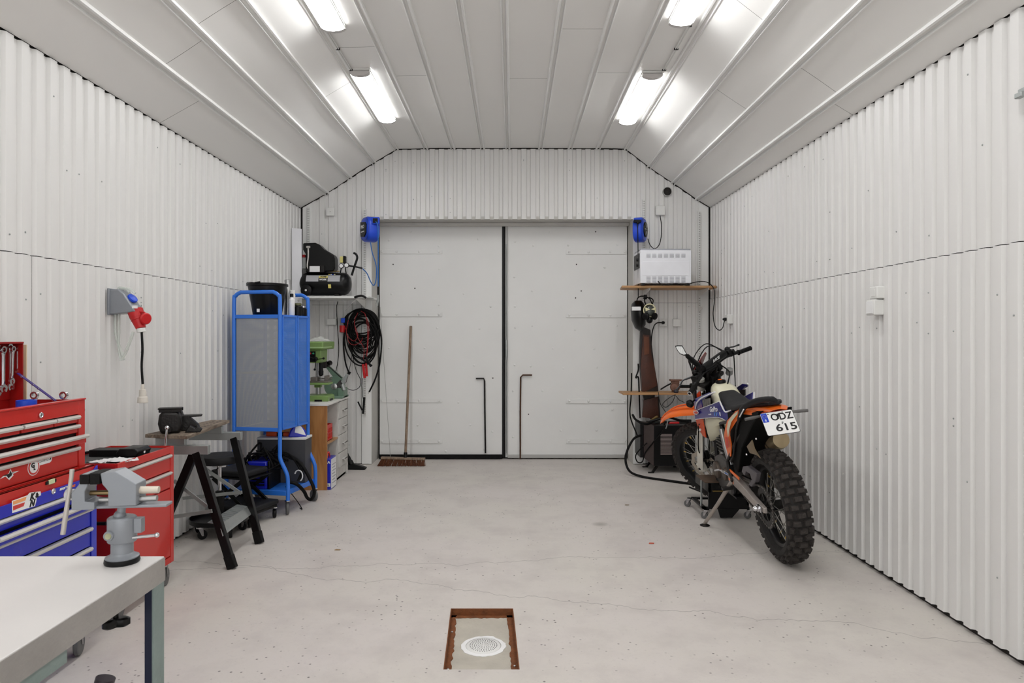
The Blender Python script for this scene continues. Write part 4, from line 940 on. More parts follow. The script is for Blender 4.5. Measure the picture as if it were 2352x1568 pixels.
m = MB(); m.lathe([(.011,0),(.008,.006)], (-.165,-rt-.030,.060), (0,-1,0), 12); m.build('hub_cap', PAPER, wh)
m = MB(); m.bb(.10,.15,-.05,.05,0,.03); m.bb(.12,.16,-.03,.03,0,.03); m.build('foot', DARKM, cp, bevel=.004)
def cz(l, y0, y1, name, mt, bev=.01, par=cp):
    m = MB(); pts = [cpx(u, v) for u, v in l]; m.prism([(p[0], y0, p[2]) for p in pts], (0,y0,0), (0,y1,0)); return m.build(name, mt, par, bevel=bev)
hd = cz([(700,560),(728,559),(737,563),(748,574),(762,582),(770,587),(773,596),(773,618),(769,624),(706,627),(706,585),(700,575)], -.07, .07, 'motor_hood', BLACKP, .012)
m = MB()
for k in range(9): p = cpx(768.5, 590+k*3.4); m.bb(p[0]-.010, p[0]+.012, -.0725, -.068, p[2]-.003, p[2]+.003)
m.build('hood_vents', BLACK, hd)
cz([(697,592),(714,592),(714,618),(697,618)], -.045, .045, 'cylinder_head', mat('cast grey', (150,152,150), .5, .4), .004)
cz([(696,585),(702,585),(702,592),(696,592)], -.02, .02, 'filter_cap', REDP, .003)
cz([(713,611),(750,611),(750,627),(713,627)], -.09, -.0, 'switch_box', DARKM, .004)
cz([(717,613),(740,613),(740,626),(717,626)], -.0915, -.09, 'plate_label', PAPER, 0)
m = MB(); m.tube([cpx(708,569,-.075),cpx(708,590,-.08),cpx(706,612,-.08),cpx(713,622,-.08)], .007, 8, smooth=4); m.cyl(cpx(705,567,-.07),cpx(711,567,-.085),.012); m.build('delivery_pipe', ALU, cp)
m = MB(); m.tube([cpx(750,623,-.04),cpx(780,623,-.04)], .004, 6); m.build('brass_line', GOLD, cp)
for u, v in ((784,610.5),(796,609)):
    m = MB(); p = cpx(u, v, -.05); m.lathe([(.026,.0),(.026,.014),(.021,.016)], (p[0],p[1]+.01,p[2]), (0,-1,0), 24); g = m.build('gauge', DARKM, cp)
    m = MB(); m.lathe([(.020,0),(.020,.001)], (p[0],p[1]-.0063,p[2]), (0,-1,0), 20); m.build('gauge_dial', PAPER, g)
cz([(783,590),(790,590),(790,604),(783,604)], -.05, -.0, 'pressure_switch', mat('olive yellow label', (206,196,120), .5), .003); cz([(790,588),(796,589),(796,606),(790,606)], -.04, .0, 'pressure_switch', BLACK, .003)
m = MB(); m.tube([cpx(784,614,-.04),cpx(782,626,-.02)], .006, 6); m.build('gauge_stem', BLACK, cp); m = MB(); m.tube([cpx(793,614,-.04),cpx(795,628,-.02)], .006, 6); m.build('gauge_stem', BLACK, cp)
m = MB(); m.tube([cpx(808,632,-.02),cpx(814,612),cpx(820,595),cpx(820,588),cpx(817,583),cpx(812,581)], .0115, 10, smooth=4); m.build('carry_handle', BLACK, cp)
m = MB(); m.tube([cpx(800,610,-.04),cpx(815,612,-.05),cpx(832,616,-.05)], .0085, 8); m.build('hose_stub', BLACK, cp)

# hose reels
def reel(c, phi, r, th, side, org_label, badge=True):
    # phi: turn of the reel's side face away from the camera; side -1 = face looks left
    t = thing('hose_reel' if side < 0 else 'cable_reel', c, org_label, 'reel', None)
    n_ = Vector((side*math.sin(phi), -math.cos(phi), 0)); b = Vector((math.cos(phi)*(-side)*-1, math.sin(phi)*side*-1*-1, 0)); b = Vector((0,0,1)).cross(n_)
    def Q(a, h, d): return b*a+Vector((0,0,h))+n_*d      # a along the face, h up, d along the face's normal
    def outline(k, sq=2.7, n=36):
        o = []
        for i in range(n):
            t_ = 2*PI*i/n; ca, sa = math.cos(t_), math.sin(t_)
            o.append((k*r*math.copysign(abs(ca)**(2/sq), ca), k*r*math.copysign(abs(sa)**(2/sq), sa)))
        return o
    m = MB(); m.ring([[Q(a, h, d) for a, h in outline(k)] for k, d in ((.86,-th*.5),(1,-th*.42),(1,th*.28),(.94,th*.40),(.80,th*.5),(.5,th*.53))]); body = m.build('body', BLUEP, t, ang=50)
    m = MB(); m.ring([[Q(a, h, d) for a, h in outline(k)] for k, d in ((.93,th*.40),(.90,th*.46),(.86,th*.47),(.83,th*.44))], cap=(False,False)); m.build('face_rim', mat('deeper blue plastic', (16,52,170), .4), t)
    m = MB()
    if badge:
        pts = [(-.55,.62),(.50,.48),(.72,.30),(.66,-.40),(.30,-.66),(-.50,-.58),(-.62,0)]
        m.prism([Q(a*r, h*r, th*.505) for a, h in pts], (0,0,0), n_*.012); pn = m.build('face_badge', BLACK, t, bevel=.003)
        o_ = Q(0, .0, th*.505+.0135); text('PRO', .05, PAPER, pn, o_+Vector((0,0,.02)), b, (0,0,1), bold=.001)
        m = MB(); m.prism([Q(a*r, h*r, th*.505+.0125) for a, h in ((-.35,-.18),(.35,-.18),(.35,-.26),(-.35,-.26))], (0,0,0), n_*.001); m.build('badge_line', PAPER, pn)
    else:
        m.lathe([(r*.62,0),(r*.60,.014),(r*.40,.018),(.01,.02)], Q(0,0,th*.5), n_, 30); pn = m.build('hub_cover', BLACK, t)
        m = MB()
        for k in range(6):
            a = 2*PI*k/6; m.bar(Q(.18*r*math.cos(a), .18*r*math.sin(a), th*.5+.02), Q(.52*r*math.cos(a), .52*r*math.sin(a), th*.5+.016), .010, .006, n_)
        m.build('hub_spokes', mat('grey spokes', (150,150,150), .5), pn)
    # square outlet guide near the top, on the drum wall
    g0 = b*(-side)*r*-1
    return t, Q, b, n_
rl, Q, b_, n_ = reel((-1.512, 7.24, 1.4+(771-527)/FP*7.24), R(58), .132, .135, -1, 'blue hose reel with black badge at the left upper door corner')
c0 = Vector(rl.location)
def rel(par, u, v, Y): return P(u, v, Y)-Vector(par.location)
m = MB(); p = rel(rl, 863, 507, 7.13); m.box(p, (.082,.05,.075)); gd = m.build('outlet_guide', BLUEP, rl, bevel=.008)
m = MB(); m.box(p+Vector((0,-.026,-.002)), (.052,.006,.048)); m.build('outlet_slot', BLACK, gd)
m = MB(); m.bb(-.03,.03,.02,.19,-.02,.05); m.build('wall_bracket', BLUEP, rl, bevel=.003)
HB = mat('bright blue hose', (40,104,178), .4)
m = MB(); m.tube([rel(rl,863,509,7.10),rel(rl,867,516,7.08),rel(rl,868.5,540,7.08),rel(rl,868.5,658,7.10)], .0055, 8, smooth=4); m.build('hose', HB, rl)
m = MB(); m.tube([rel(rl,868.5,658,7.10),rel(rl,868.5,677,7.10)], .009, 8); m.build('bend_guard', BLACK, rl)
m = MB(); m.tube([rel(rl,868,677,7.10),rel(rl,868,690,7.10),rel(rl,867,703,7.10)], [.009,.011,.006], 8); m.tube([rel(rl,865,690,7.10),rel(rl,863,700,7.10),rel(rl,865,706,7.1)], .003, 6); m.build('coupling', GALV, rl)
m = MB(); m.tube([rel(rl,851,556,7.2),rel(rl,855,580,7.2),rel(rl,864,610,7.2),rel(rl,864,640,7.2),rel(rl,859,655,7.2),rel(rl,852,648,7.2),rel(rl,843,628,7.15),rel(rl,833,617,7.1)], .0055, 8, smooth=6); m.build('supply_hose', HB, rl)
t = thing('thin_cane', P(897, 1054, 7.42)*1, 'thin grey rod leaning in the left door corner in front of the broom head', 'rod')
bb0 = Vector(t.location); m = MB(); m.tube([Vector((0,0,0)), P(873, 705, 7.70)-bb0], .0022, 6); m.build('shaft', mat('thin grey rod', (150,148,145), .5), t)

rr_, Q, b_, n_ = reel((1.356, 7.26, 1.4+(771-528)/FP*7.26), R(66), .130, .105, 1, 'blue cable reel with black hub at the right upper door corner', False)
m = MB(); p = rel(rr_, 1464, 508, 7.13); m.box(p, (.078,.05,.028)); gd = m.build('outlet_slot', BLACK, rr_, bevel=.004)
m = MB(); m.ball(p+Vector((.0,-.03,-.02)), .017); m.build('cable_stop', BLACK, rr_)
m = MB(); m.bb(-.03,.03,.02,.17,-.02,.05); m.build('wall_bracket', BLUEP, rr_, bevel=.003)
m = MB(); m.tube([rel(rr_,1464,510,7.1),rel(rr_,1465,540,7.1),rel(rr_,1466,620,7.1),rel(rr_,1466,682,7.15)], .0045, 8, smooth=4); m.build('cable', BLACK, rr_)
m = MB(); m.tube([rel(rr_,1488,548,7.25),rel(rr_,1493,562,7.25),rel(rr_,1503,571,7.3),rel(rr_,1514,562,7.35),rel(rr_,1519,540,7.38),rel(rr_,1519,515,7.38),rel(rr_,1516,495,7.39)], .0045, 8, smooth=6); m.build('supply_cable', BLACK, rr_)

# boxes on the walls
def wbox(name, u, v, w_, h_, label, cat='junction box', grp=None, Y=YS+.03, scr=1, dp=.035):
    c = P(u, v, Y); t = thing(name, (c.x, Y+.005, c.z), label, cat, grp)
    m = MB(); m.bb(-w_/2, w_/2, -dp, .0, -h_/2, h_/2); m.build('cover', WHITE, t, bevel=.004)
    m = MB()
    for k in range(scr): m.lathe([(.004,0),(.003,.001)], ((k-(scr-1)/2)*.06, -dp, 0), (0,-1,0), 8)
    m.build('cover_screw', mat('dark screw', (80,80,80), .6), t) if scr == 1 else None
    return t
wbox('junction_box', 760, 487, .088, .088, 'square white junction box above the compressor')
wbox('double_box', 762.5, 739, .10, .066, 'wide white double box under the compressor shelf', 'junction box', scr=0)
wbox('junction_box', 1516, 484, .10, .10, 'square white junction box with black cable, right of the blue cable reel', scr=0)
s1 = wbox('socket', 1522, 741, .08, .08, 'white wall socket with a black plug, beside the masks', 'socket', scr=0)
m = MB(); m.lathe([(.015,0),(.018,.01),(.016,.035),(.008,.045)], (-.005,-.035,0), (0,-1,0), 14); m.build('plug', BLACK, s1)
m = MB(); p = Vector(s1.location); m.tube([Vector((-.005,-.078,0)), P(1508,742,7.33)-p, P(1500,755,7.34)-p, P(1496,785,7.36)-p, P(1497,850,7.36)-p], .006, 8, smooth=6); m.build('plug_cable', BLACK, s1)
wbox('switch_plate', 1553.5, 741, .082, .082, 'blank white square box right of the plugged socket', scr=0)
t = thing('vent_pipe', P(1531.5, 441, YS+.045), 'round dark pipe hole in the wall right of the door head', 'pipe')
m = MB(); m.lathe([(.044,.0),(.050,-.0),(.050,-.035),(.044,-.035),(.044,.03)], (0,0,0), (0,1,0), 30, cap=False); m.build('rim', mat('grey pipe', (178,178,174), .5), t)
m = MB(); m.lathe([(.0435,-.03),(.0435,-.012),(.001,-.012)], (0,0,0), (0,1,0), 30, cap=False); m.build('bore', mat('painted bore shade', (38,34,32), .8), t)  # dark disc in front of the sheet, coloured as the bore's shade
# right wall boxes
def rbox(name, u0, v, w_, h_, dp, label, cat, x=XR+.003):
    Y = x*FP/(u0-VX); z = CH-(v-VY)/FP*Y; t = thing(name, (x, Y, z), label, cat)
    m = MB(); m.bb(-dp, .0, -w_/2, w_/2, -h_/2, h_/2); m.build('case', WHITE, t, bevel=.006); return t
a = rbox('switch_box', 2025, 672, .085, .07, .05, 'upper white switch box alone on the right wall', 'switch')
m = MB(); m.bb(-.0535,-.05,-.022,.022,-.022,.02); m.build('rocker', WHITE, a, bevel=.002)
a = rbox('socket_box', 2022, 706, .09, .09, .062, 'lower white socket box directly beneath the switch on the right wall', 'socket')
m = MB(); m.bb(-.066,-.062,-.035,.035,-.036,.036); m.build('flap', PAPER, a, bevel=.002)
a = rbox('wall_socket', 1681, 733, .085, .09, .055, 'white socket near the back corner of the right wall with a black plug', 'socket')
m = MB(); m.lathe([(.016,0),(.016,.02),(.007,.035)], (-.055,-.0,.0), (-1,0,0), 12); m.build('plug', BLACK, a)
t = thing('wall_bracket', (XR-.004, 2.83, fz(206, 2.83)), 'small grey metal bracket cut by the right frame edge on the wall', 'bracket')
m = MB(); m.bb(-.03,0,-.02,.03,-.01,.01); m.bb(-.045,-.02,-.01,.03,-.03,-.008); m.build('clamp', GALV, t, bevel=.003)

# coiled cables
cc = thing('cable_coil', P(835, 712, YS), 'big hank of black cable hanging below the compressor shelf', 'cable')
c0 = Vector(cc.location); gr = random.Random(21)
def ell(cu, cv, a, b, rad, y, tilt=0, n=40):
    pts = []
    for k in range(n):
        t_ = 2*PI*k/n; uu = a*math.cos(t_); vv = b*math.sin(t_)
        pts.append(P(cu+uu*math.cos(tilt)-vv*math.sin(tilt), cv+uu*math.sin(tilt)+vv*math.cos(tilt), YS-.01-y+.006*math.sin(t_*2+cu))-c0)
    m = MB(); m.tube(pts, rad, 7, loop=True); return m.build('loop', RUBB, cc)
for k in range(24):
    b = 26+gr.uniform(0, 30); ell(832+gr.uniform(-4,6), 709+b+gr.uniform(0,4)+(gr.uniform(0,30) if k > 13 else 0), 27+gr.uniform(-5,12), b, .0065+gr.uniform(0,.002), .012+.0035*k, gr.uniform(-.16,.10))
m = MB(); m.tube([P(u, v, YS-.09)-c0 for u, v in ((834,712),(856,725),(872,755),(876,790),(872,835),(862,870),(848,900))], .009, 8, smooth=7); m.build('loose_end', RUBB, cc)
m = MB(); m.tube([P(u, v, YS-.09)-c0 for u, v in ((848,898),(845.5,904))], .004, 6); m.build('plug_tip', STEEL, cc)
m = MB(); m.tube([P(u, v, YS-.07)-c0 for u, v in ((800,720),(792,760),(789,790),(793,830),(801,855))], .0085, 8, smooth=6); m.build('loose_end', RUBB, cc); m = MB(); m.box(P(802,856,YS-.07)-c0, (.03,.02,.03), Matrix.Rotation(.5,3,'Y')); m.build('cable_clip', BLACK, cc)
m = MB(); m.tube([P(u, v, YS-.05)-c0 for u, v in ((811,800),(806,830),(800,860),(794,880))], .003, 6, smooth=6); m.build('thin_lead', RUBB, cc)
m = MB(); m.tube([P(u, v, YS-.05)-c0 for u, v in ((809,812),(818,850),(828,872),(826,888),(812,896),(797,892))], .0035, 6, smooth=6); m.build('thin_lead', RUBB, cc)
# jumper leads
jl = thing('jumper_leads', P(836, 715, YS-.10), 'red jumper leads with red and black clamps hanging over the black cable hank', 'jumper leads')
c1 = Vector(jl.location); REDC = mat('dark red cable', (150,26,30), .4)
for l in (((829,714),(840,724),(844,760),(843,800),(840,832)),((822,718),(814,740),(822,775),(836,800),(834,830)),((794,752),(800,782),(812,792),(828,785),(833,775)),((800,735),(796,765),(812,783),(822,770),(815,748)),((838,722),(847,745),(846,780),(843,815),(842,830))):
    m = MB(); m.tube([P(u, v, YS-.12)-c1 for u, v in l], .0035, 6, smooth=6); m.build('lead', REDC, jl)
def clamp(par, c1, a, b, open_a, w_, mt, name):
    a = Vector(a); b = Vector(b); m = MB()
    m.bar(a-c1, b-c1, w_, .02, (0,1,0)); k = m.build(name, mt, par, bevel=.004); return k
clamp(jl, c1, P(834,836,YS-.13), P(838,868,YS-.13), 0, .026, REDP, 'red_clamp'); clamp(jl, c1, P(841,834,YS-.13), P(843,864,YS-.13), 0, .022, REDP, 'red_clamp')
clamp(jl, c1, P(824,820,YS-.14), P(855,840,YS-.14), 0, .018, BLACK, 'black_clamp'); clamp(jl, c1, P(838,815,YS-.15), P(852,842,YS-.15), 0, .02, BLACK, 'black_clamp')
m = MB(); m.tube([P(833,868,YS-.1)-c1, P(831,885,YS-.08)-c1, P(834,915,YS-.08)-c1], .003, 6); m.build('lead', BLACK, jl)
clamp(jl, c1, P(837,912,YS-.09), P(834,950,YS-.09), 0, .022, BLACK, 'black_clamp'); clamp(jl, c1, P(822,922,YS-.09), P(832,942,YS-.09), 0, .014, BLACK, 'black_clamp')
# hook of grey gun lance on the shelf end
gl = thing('blow_gun', P(825, 690, 7.05), 'black blow gun with thin metal lance hanging off the right shelf end', 'air gun')
c2 = Vector(gl.location)
m = MB(); m.tube([P(u, v, 6.968)-c2 for u, v in ((814,683),(822,680),(832,679),(841,684))], .011, 8, smooth=3); m.build('grip', BLACK, gl)
m = MB(); m.tube([P(u, v, 6.968)-c2 for u, v in ((822,684),(806,698),(797,708))], .005, 6); m.tube([P(u, v, 6.968)-c2 for u, v in ((797,708),(793,714))], .0022, 6); m.tube([P(838,683,6.968)-c2, P(858,684.5,6.968)-c2], .006, 6); m.build('lance', STEEL, gl)
# wall socket combos
def cee(loc, label, s=1.0, face=(0,-1,0), full=True):
    t = thing('power_socket', loc, label, 'socket')
    return t
ce = thing('power_socket', P(786, 745, YS+.02), 'grey wall socket with blue cap and red plug, half hidden by the cable hank', 'socket')
c3 = Vector(ce.location)
def bxp(par, c, u0, u1, v0, v1, Y0, Y1, mt, name, bev=.004): a = P(u0, v0, Y0)-c; b = P(u1, v1, Y0)-c; m = MB(); m.bb(a.x, b.x, 0+(Y0-c.y), (Y1-c.y), b.z, a.z); return m.build(name, mt, par, bevel=bev)
bxp(ce, c3, 780, 797, 731, 750, YS-.06, YS+.02, GREYM, 'housing', .006); bxp(ce, c3, 783, 792, 730, 741, YS-.08, YS-.06, BLUEP, 'blue_cap', .005)
m = MB(); m.tube([P(787,748,YS-.07)-c3, P(786,763,YS-.08)-c3], [.034,.028], 16); m.build('red_plug', REDP, ce)
# thin cable from compressor to the bottom
tcb = thing('extension_lead', P(774, 694, YS), 'thin black cord hanging down the wall behind the drill press', 'cord'); c4 = Vector(tcb.location)
m = MB(); m.tube([P(u, v, YS-.01)-c4 for u, v in ((776,692),(773,710),(776,760),(778,800),(776,830),(770,858))], .004, 6, smooth=6); m.build('wire', BLACK, tcb)

# tall white plank leaning in the corner
pk = thing('white_plank', (-2.245, 7.02, 0), 'tall white board leaning upright in the left back corner', 'board')
c5 = Vector(pk.location)
m = MB(); q = [P(667, 523, 7.1), P(689, 525, 7.1), P(693, 720, 7.1), P(693.5, 1000, 7.0), P(672, 1000, 7.0), P(668, 720, 7.1)]
bx0 = Vector((-2.298,0,0)); m.prism([Vector((-2.29,7.08,2.52))-c5, Vector((-2.19,7.08,2.51))-c5, Vector((-2.165,7.05,0))-c5, Vector((-2.275,7.05,0))-c5], (0,0,0), (0,.022,0)); m.build('board', mat('white laminate', (232,232,236), .4), pk, bevel=.002)
m = MB(); m.bb(-.005,.02,.058-.0,.0595,2.21,2.24); 

# ---- drawer cabinet with the machines
DCX, DCY0, DCY1, DCB = -1.682, 6.19, 6.98, -2.20
dc = thing('drawer_cabinet', (DCX, DCY0, 0), 'low cabinet with plywood side, open shelves and four worn white drawers', 'cabinet')
def D_(x, y, z): return (x-DCX, y-DCY0, z)
def db(mb, x0, x1, y0, y1, z0, z1): a = D_(x0,y0,z0); b = D_(x1,y1,z1); mb.bb(a[0],b[0],a[1],b[1],z0,z1)
OLDW = mat('chipped white paint', (206,204,200), .55, 0, .10, 14)
m = MB(); db(m, DCB, DCX, DCY0, DCY0+.018, 0, .765); m.build('side_panel', PLYM, dc, bevel=.001)
m = MB(); db(m, DCB, DCX, DCY1-.018, DCY1, 0, .765); db(m, DCB, DCX-.01, 6.612, 6.63, .1, .765); db(m, DCB, DCB+.012, DCY0, DCY1, .05, .765); m.build('divider', OLDW, dc, bevel=.001)
m = MB(); db(m, DCB, DCX+.012, DCY0-.01, DCY1+.01, .765, .785); m.build('top_board', mat('pale worktop', (222,220,216), .45, 0, .08, 10), dc, bevel=.003)
m = MB(); db(m, DCB, DCX-.01, DCY0+.018, 6.612, .405, .42); m.build('shelf', SHELFW, dc)
m = MB(); db(m, DCB, DCX-.02, DCY0+.018, DCY1, .0, .02); db(m, DCX-.03, DCX-.02, 6.62, DCY1, 0, .11); m.build('plinth', OLDW, dc)
for z0, z1 in ((.594,.755),(.436,.588),(.262,.430),(.118,.256)):
    m = MB(); db(m, DCX-.012, DCX, 6.632, DCY1-.004, z0, z1); d = m.build('drawer', OLDW, dc, bevel=.002)
    m = MB(); zz = (z0+z1)/2; p = D_(DCX, 6.80, zz); m.bb(0, .028, p[1]-.055, p[1]+.055, zz-.006, zz+.004); m.bb(.02, .028, p[1]-.055, p[1]+.055, zz-.02, zz+.004); m.build('drawer_pull', OLDW, d, bevel=.002)
# basket on shelf
bs = thing('red_basket', (-1.80, 6.38, .42), 'bright red slatted plastic basket on the cabinet shelf', 'basket')
m = MB(); RD2 = mat('bright red plastic', (222,44,34), .4)
m.bb(-.1,.085,-.12,.12,0,.006)
for x0, x1, y0, y1 in ((-.1,.085,-.12,-.116),(-.1,.085,.116,.12),(-.1,-.096,-.12,.12),(.081,.085,-.12,.12)):
    m.bb(x0, x1, y0, y1, .0, .02); m.bb(x0, x1, y0, y1, .115, .15); m.bb(x0, x1, y0, y1, .065, .075)
    L1 = max(x1-x0, y1-y0); n = int(L1/.022)
    for k in range(n+1):
        t_ = k/n
        if x1-x0 > y1-y0: xx = x0+(x1-x0-.006)*t_; m.bb(xx, xx+.006, y0, y1, .015, .12)
        else: yy = y0+(y1-y0-.006)*t_; m.bb(x0, x1, yy, yy+.006, .015, .12)
m.build('lattice', RD2, bs, smooth=False)
dk = thing('black_cloth', (-1.83, 6.36, .427), 'black cloth bundle lying in the red basket', 'cloth'); m = MB(); m.ball((0,0,.075), .075, 14, 8, (.9,1.1,.9)); m.build('bundle', RUBB, dk)
# canister
jc = thing('washer_canister', (-1.655, 6.235, .0), 'cobalt blue and white rectangular fluid can on the floor against the cabinet', 'can')
m = MB(); m.bb(-.075,.004,-.03,.16,0,.285); m.build('body', BLUE, jc, bevel=.008)
m = MB(); m.bb(.0035,.0055,-.022,.152,.01,.275); m.build('side_label', PAPER, jc)
m = MB(); m.bb(-.06,.0,-.0315,-.03,.03,.06); m.build('front_patch', PAPER, jc)
text('5L', .03, INK, jc, (-.025,-.0325,.045), (1,0,0), (0,0,1), bold=.001); text('MA', .036, PAPER, jc, (-.028,-.0312,.25), (1,0,0), (0,0,1), bold=.001, ext=.0008)
m = MB(); m.tube([(-.04,.0,.285),(-.04,.02,.325),(-.04,.07,.325),(-.04,.09,.285)], .008, 8, smooth=3); m.build('handle', RD2, jc)
m = MB()
for k in range(7): m.bb(.0055,.0062,.02,.11 if k % 2 else .13,.05+k*.028,.056+k*.028)
o = m.build('label_text', mat('grey print', (120,120,130), .5), jc); o['kind'] = 'stuff'

# drill press
dp = thing('drill_press', (-1.87, 6.50, .785), 'apple green bench drill press standing on the drawer cabinet', 'drill press')
m = MB(); m.prism([(-.10,-.12,0),(.145,-.12,0),(.145,-.12,.045),(.125,-.12,.055),(-.08,-.12,.055),(-.10,-.12,.045)], (0,-.12,0), (0,.12,0)); bs_ = m.build('base', GREEN, dp, bevel=.005)
m = MB(); m.bb(.02,.09,-.122,-.118,0,.018); m.bb(.143,.147,-.05,.05,0,.02); m.build('base_cutout', BLACK, bs_)
m = MB(); m.cyl((.0,.07,.05),(.0,.07,.50),.024); m.build('column', STEEL, dp)
m = MB(); m.bb(-.06,.145,-.11,.06,.155,.175); m.prism([(-.03,.04,.12),(.03,.04,.12),(.03,.04,.17),(-.03,.04,.17)], (0,0,0), (0,.06,0)); tb_ = m.build('table', GREEN, dp, bevel=.004)
m = MB(); m.bb(-.05,.14,-.10,.05,.175,.188); m.bb(-.03,.03,-.08,.02,.188,.225); m.bb(.10,.125,-.08,.02,.188,.24); m.cyl((.03,-.03,.21),(.16,-.03,.21),.007); m.build('drill_vise', mat('worn iron', (120,114,108), .5, .5, .2, 20), dp, bevel=.003)
m = MB(); m.prism([(-.04,-.09,.36),(.055,-.09,.36),(.068,-.09,.38),(.072,-.09,.485),(-.05,-.09,.485),(-.05,-.09,.36)], (0,-.09,0), (0,.14,0)); hd_ = m.build('head', GREEN, dp, bevel=.008)
m = MB(); m.bb(-.05,.022,-.096,-.088,.37,.47); m.build('control_plate', BLACK, hd_)
for x, c_ in ((-.025, (190,60,50)), (.003, (60,170,120))):
    m = MB(); m.lathe([(.009,0),(.008,.006)], (x,-.096,.45), (0,-1,0), 12); m.build('button', mat('button %d' % c_[0], c_, .4), hd_)
m = MB(); m.lathe([(.01,0),(.02,.004),(.018,.03),(.008,.034)], (.025,-.09,.40), (0,-1,0), 18); hb = m.build('feed_hub', BLACK, dp)
m = MB()
for a in (.4, 2.5, 4.6): m.tube([(.03,-.10,.395),(.03+.075*math.cos(a),-.115,.375+.07*math.sin(a))], .004, 6); m.ball((.03+.08*math.cos(a),-.115,.375+.075*math.sin(a)),.011)
m.build('feed_handles', BLACK, hb)
m = MB(); m.lathe([(.02,.36),(.02,.29),(.024,.28),(.022,.245),(.01,.235)], (.058,-.04,0), (0,0,1), 16); ck = m.build('chuck', BLACK, dp)
m = MB(); m.cyl((.058,-.04,.24),(.058,-.04,.19),.004); m.build('drill_bit', STEEL, ck)
m = MB(); m.prism([(-.12,-.12,.485),(.095,-.12,.485),(.10,-.12,.52),(.10,-.12,.56),(-.12,-.12,.56)], (0,-.12,0), (0,.30,0)); bc = m.build('belt_cover', GREEN, dp, bevel=.012, seg=3)
m = MB(); m.bb(-.122,.102,-.122,.182,.503,.511); m.build('cover_seam', mat('pale green', (180,208,150), .4), bc)
m = MB(); m.cyl((-.0,.19,.30),(.0,.19,.47),.05); m.build('motor', DARKM, dp)
pb = thing('plastic_bag', (-1.84, 6.50, 1.346), 'crumpled clear plastic bag lying on top of the green drill press', 'bag')
m = MB(); br = random.Random(4); n = 9; vs = [((a/n-.5)*.22, (b/n-.5)*.14, .003+.05*math.sin(PI*a/n)*math.sin(PI*b/n)*br.uniform(.4,1)) for a in range(n+1) for b in range(n+1)]
m.add(vs, [(a*(n+1)+b, (a+1)*(n+1)+b, (a+1)*(n+1)+b+1, a*(n+1)+b+1) for a in range(n) for b in range(n)]); m.build('film', mat('clear film', (240,240,240), .15, 0, 0, 5, alpha=.35), pb, smooth=False)
# chop saw
cw = thing('cutoff_saw', (-1.765, 6.80, .785), 'sage green cutoff saw with round disc guard beside the drill press', 'saw')
c6 = Vector(cw.location)
def cw_(u, v, dy=0): return P(u, v, 6.80+dy)-c6
m = MB(); m.bb(-.10,.10,-.12,.14,0,.022); m.bb(.04,.10,-.06,.10,.0,.10); m.build('base', SAGE, cw, bevel=.006)
cc_ = cw_(769, 887); n = 30
m = MB(); m.lathe([(.098,-.022),(.102,-.015),(.102,.015),(.098,.022)], cc_, (0,1,0), 36); m.build('disc_guard', SAGE, cw)
m = MB(); m.prism([cc_+Vector((math.cos(a)*r_, -.0235, math.sin(a)*r_)) for r_, a in [(.03,R(-25)),(.094,R(-25)),(.096,R(0)),(.094,R(25)),(.092,R(48)),(.03,R(48))]], (0,0,0), (0,.004,0)); m.build('guard_window', mat('dark disc', (62,58,58), .6), cw)
m = MB(); m.lathe([(.03,0),(.030,.006),(.012,.012)], cc_+Vector((0,-.022,0)), (0,-1,0), 20); m.build('flange', STEEL, cw)
m = MB(); m.prism([cw_(744,838,.0), cw_(752,838,.0), cw_(786,868,.0), cw_(778,874,.0), cw_(762,862,.0)], (0,0,0), (0,.05,0)); m.build('arm', SAGE, cw, bevel=.004)
m = MB(); m.tube([cw_(742,829,-.04), cw_(785,868,-.04)], .006, 6); m.build('return_spring', DARKM, cw)
m = MB(); m.prism([cw_(783,876,-.05), cw_(795,858,-.05), cw_(799,861,-.05), cw_(788,884,-.05)], (0,0,0), (0,.03,0)); m.cyl(cw_(786,882,-.05), cw_(790,896,-.05), .02); m.build('vise_lever', GALV, cw, bevel=.002)
m = MB(); m.cyl(cw_(752,836,-.03), cw_(758,833,.04), .025); m.build('motor', BLACK, cw)
# vacuum nozzle
vn = thing('floor_nozzle', (-1.66, 7.18, 0), 'black vacuum floor nozzle lying on the floor beside the cabinet', 'nozzle')
m = MB(); m.prism([(-.13,-.04,0),(.12,-.06,0),(.13,-.05,.02),(.0,.0,.05),(-.13,.0,.045)], (0,0,0), (0,.07,0)); m.build('head', BLACK, vn, bevel=.008)
m = MB(); m.tube([(-.04,.03,.04),(-.07,.04,.10),(-.095,.05,.155)], [.03,.022,.016], 14, smooth=4); nk = m.build('neck', BLACK, vn); m = MB(); m.tube([(-.093,.05,.15),(-.115,.05,.20)], .010, 10); m.build('tube_end', CHROME, nk)
m = MB(); m.tube([P(u, v, 7.1)-Vector(vn.location) for u, v in ((778,1080),(783,1098),(776,1103),(781,1075))], .004, 6, smooth=4)

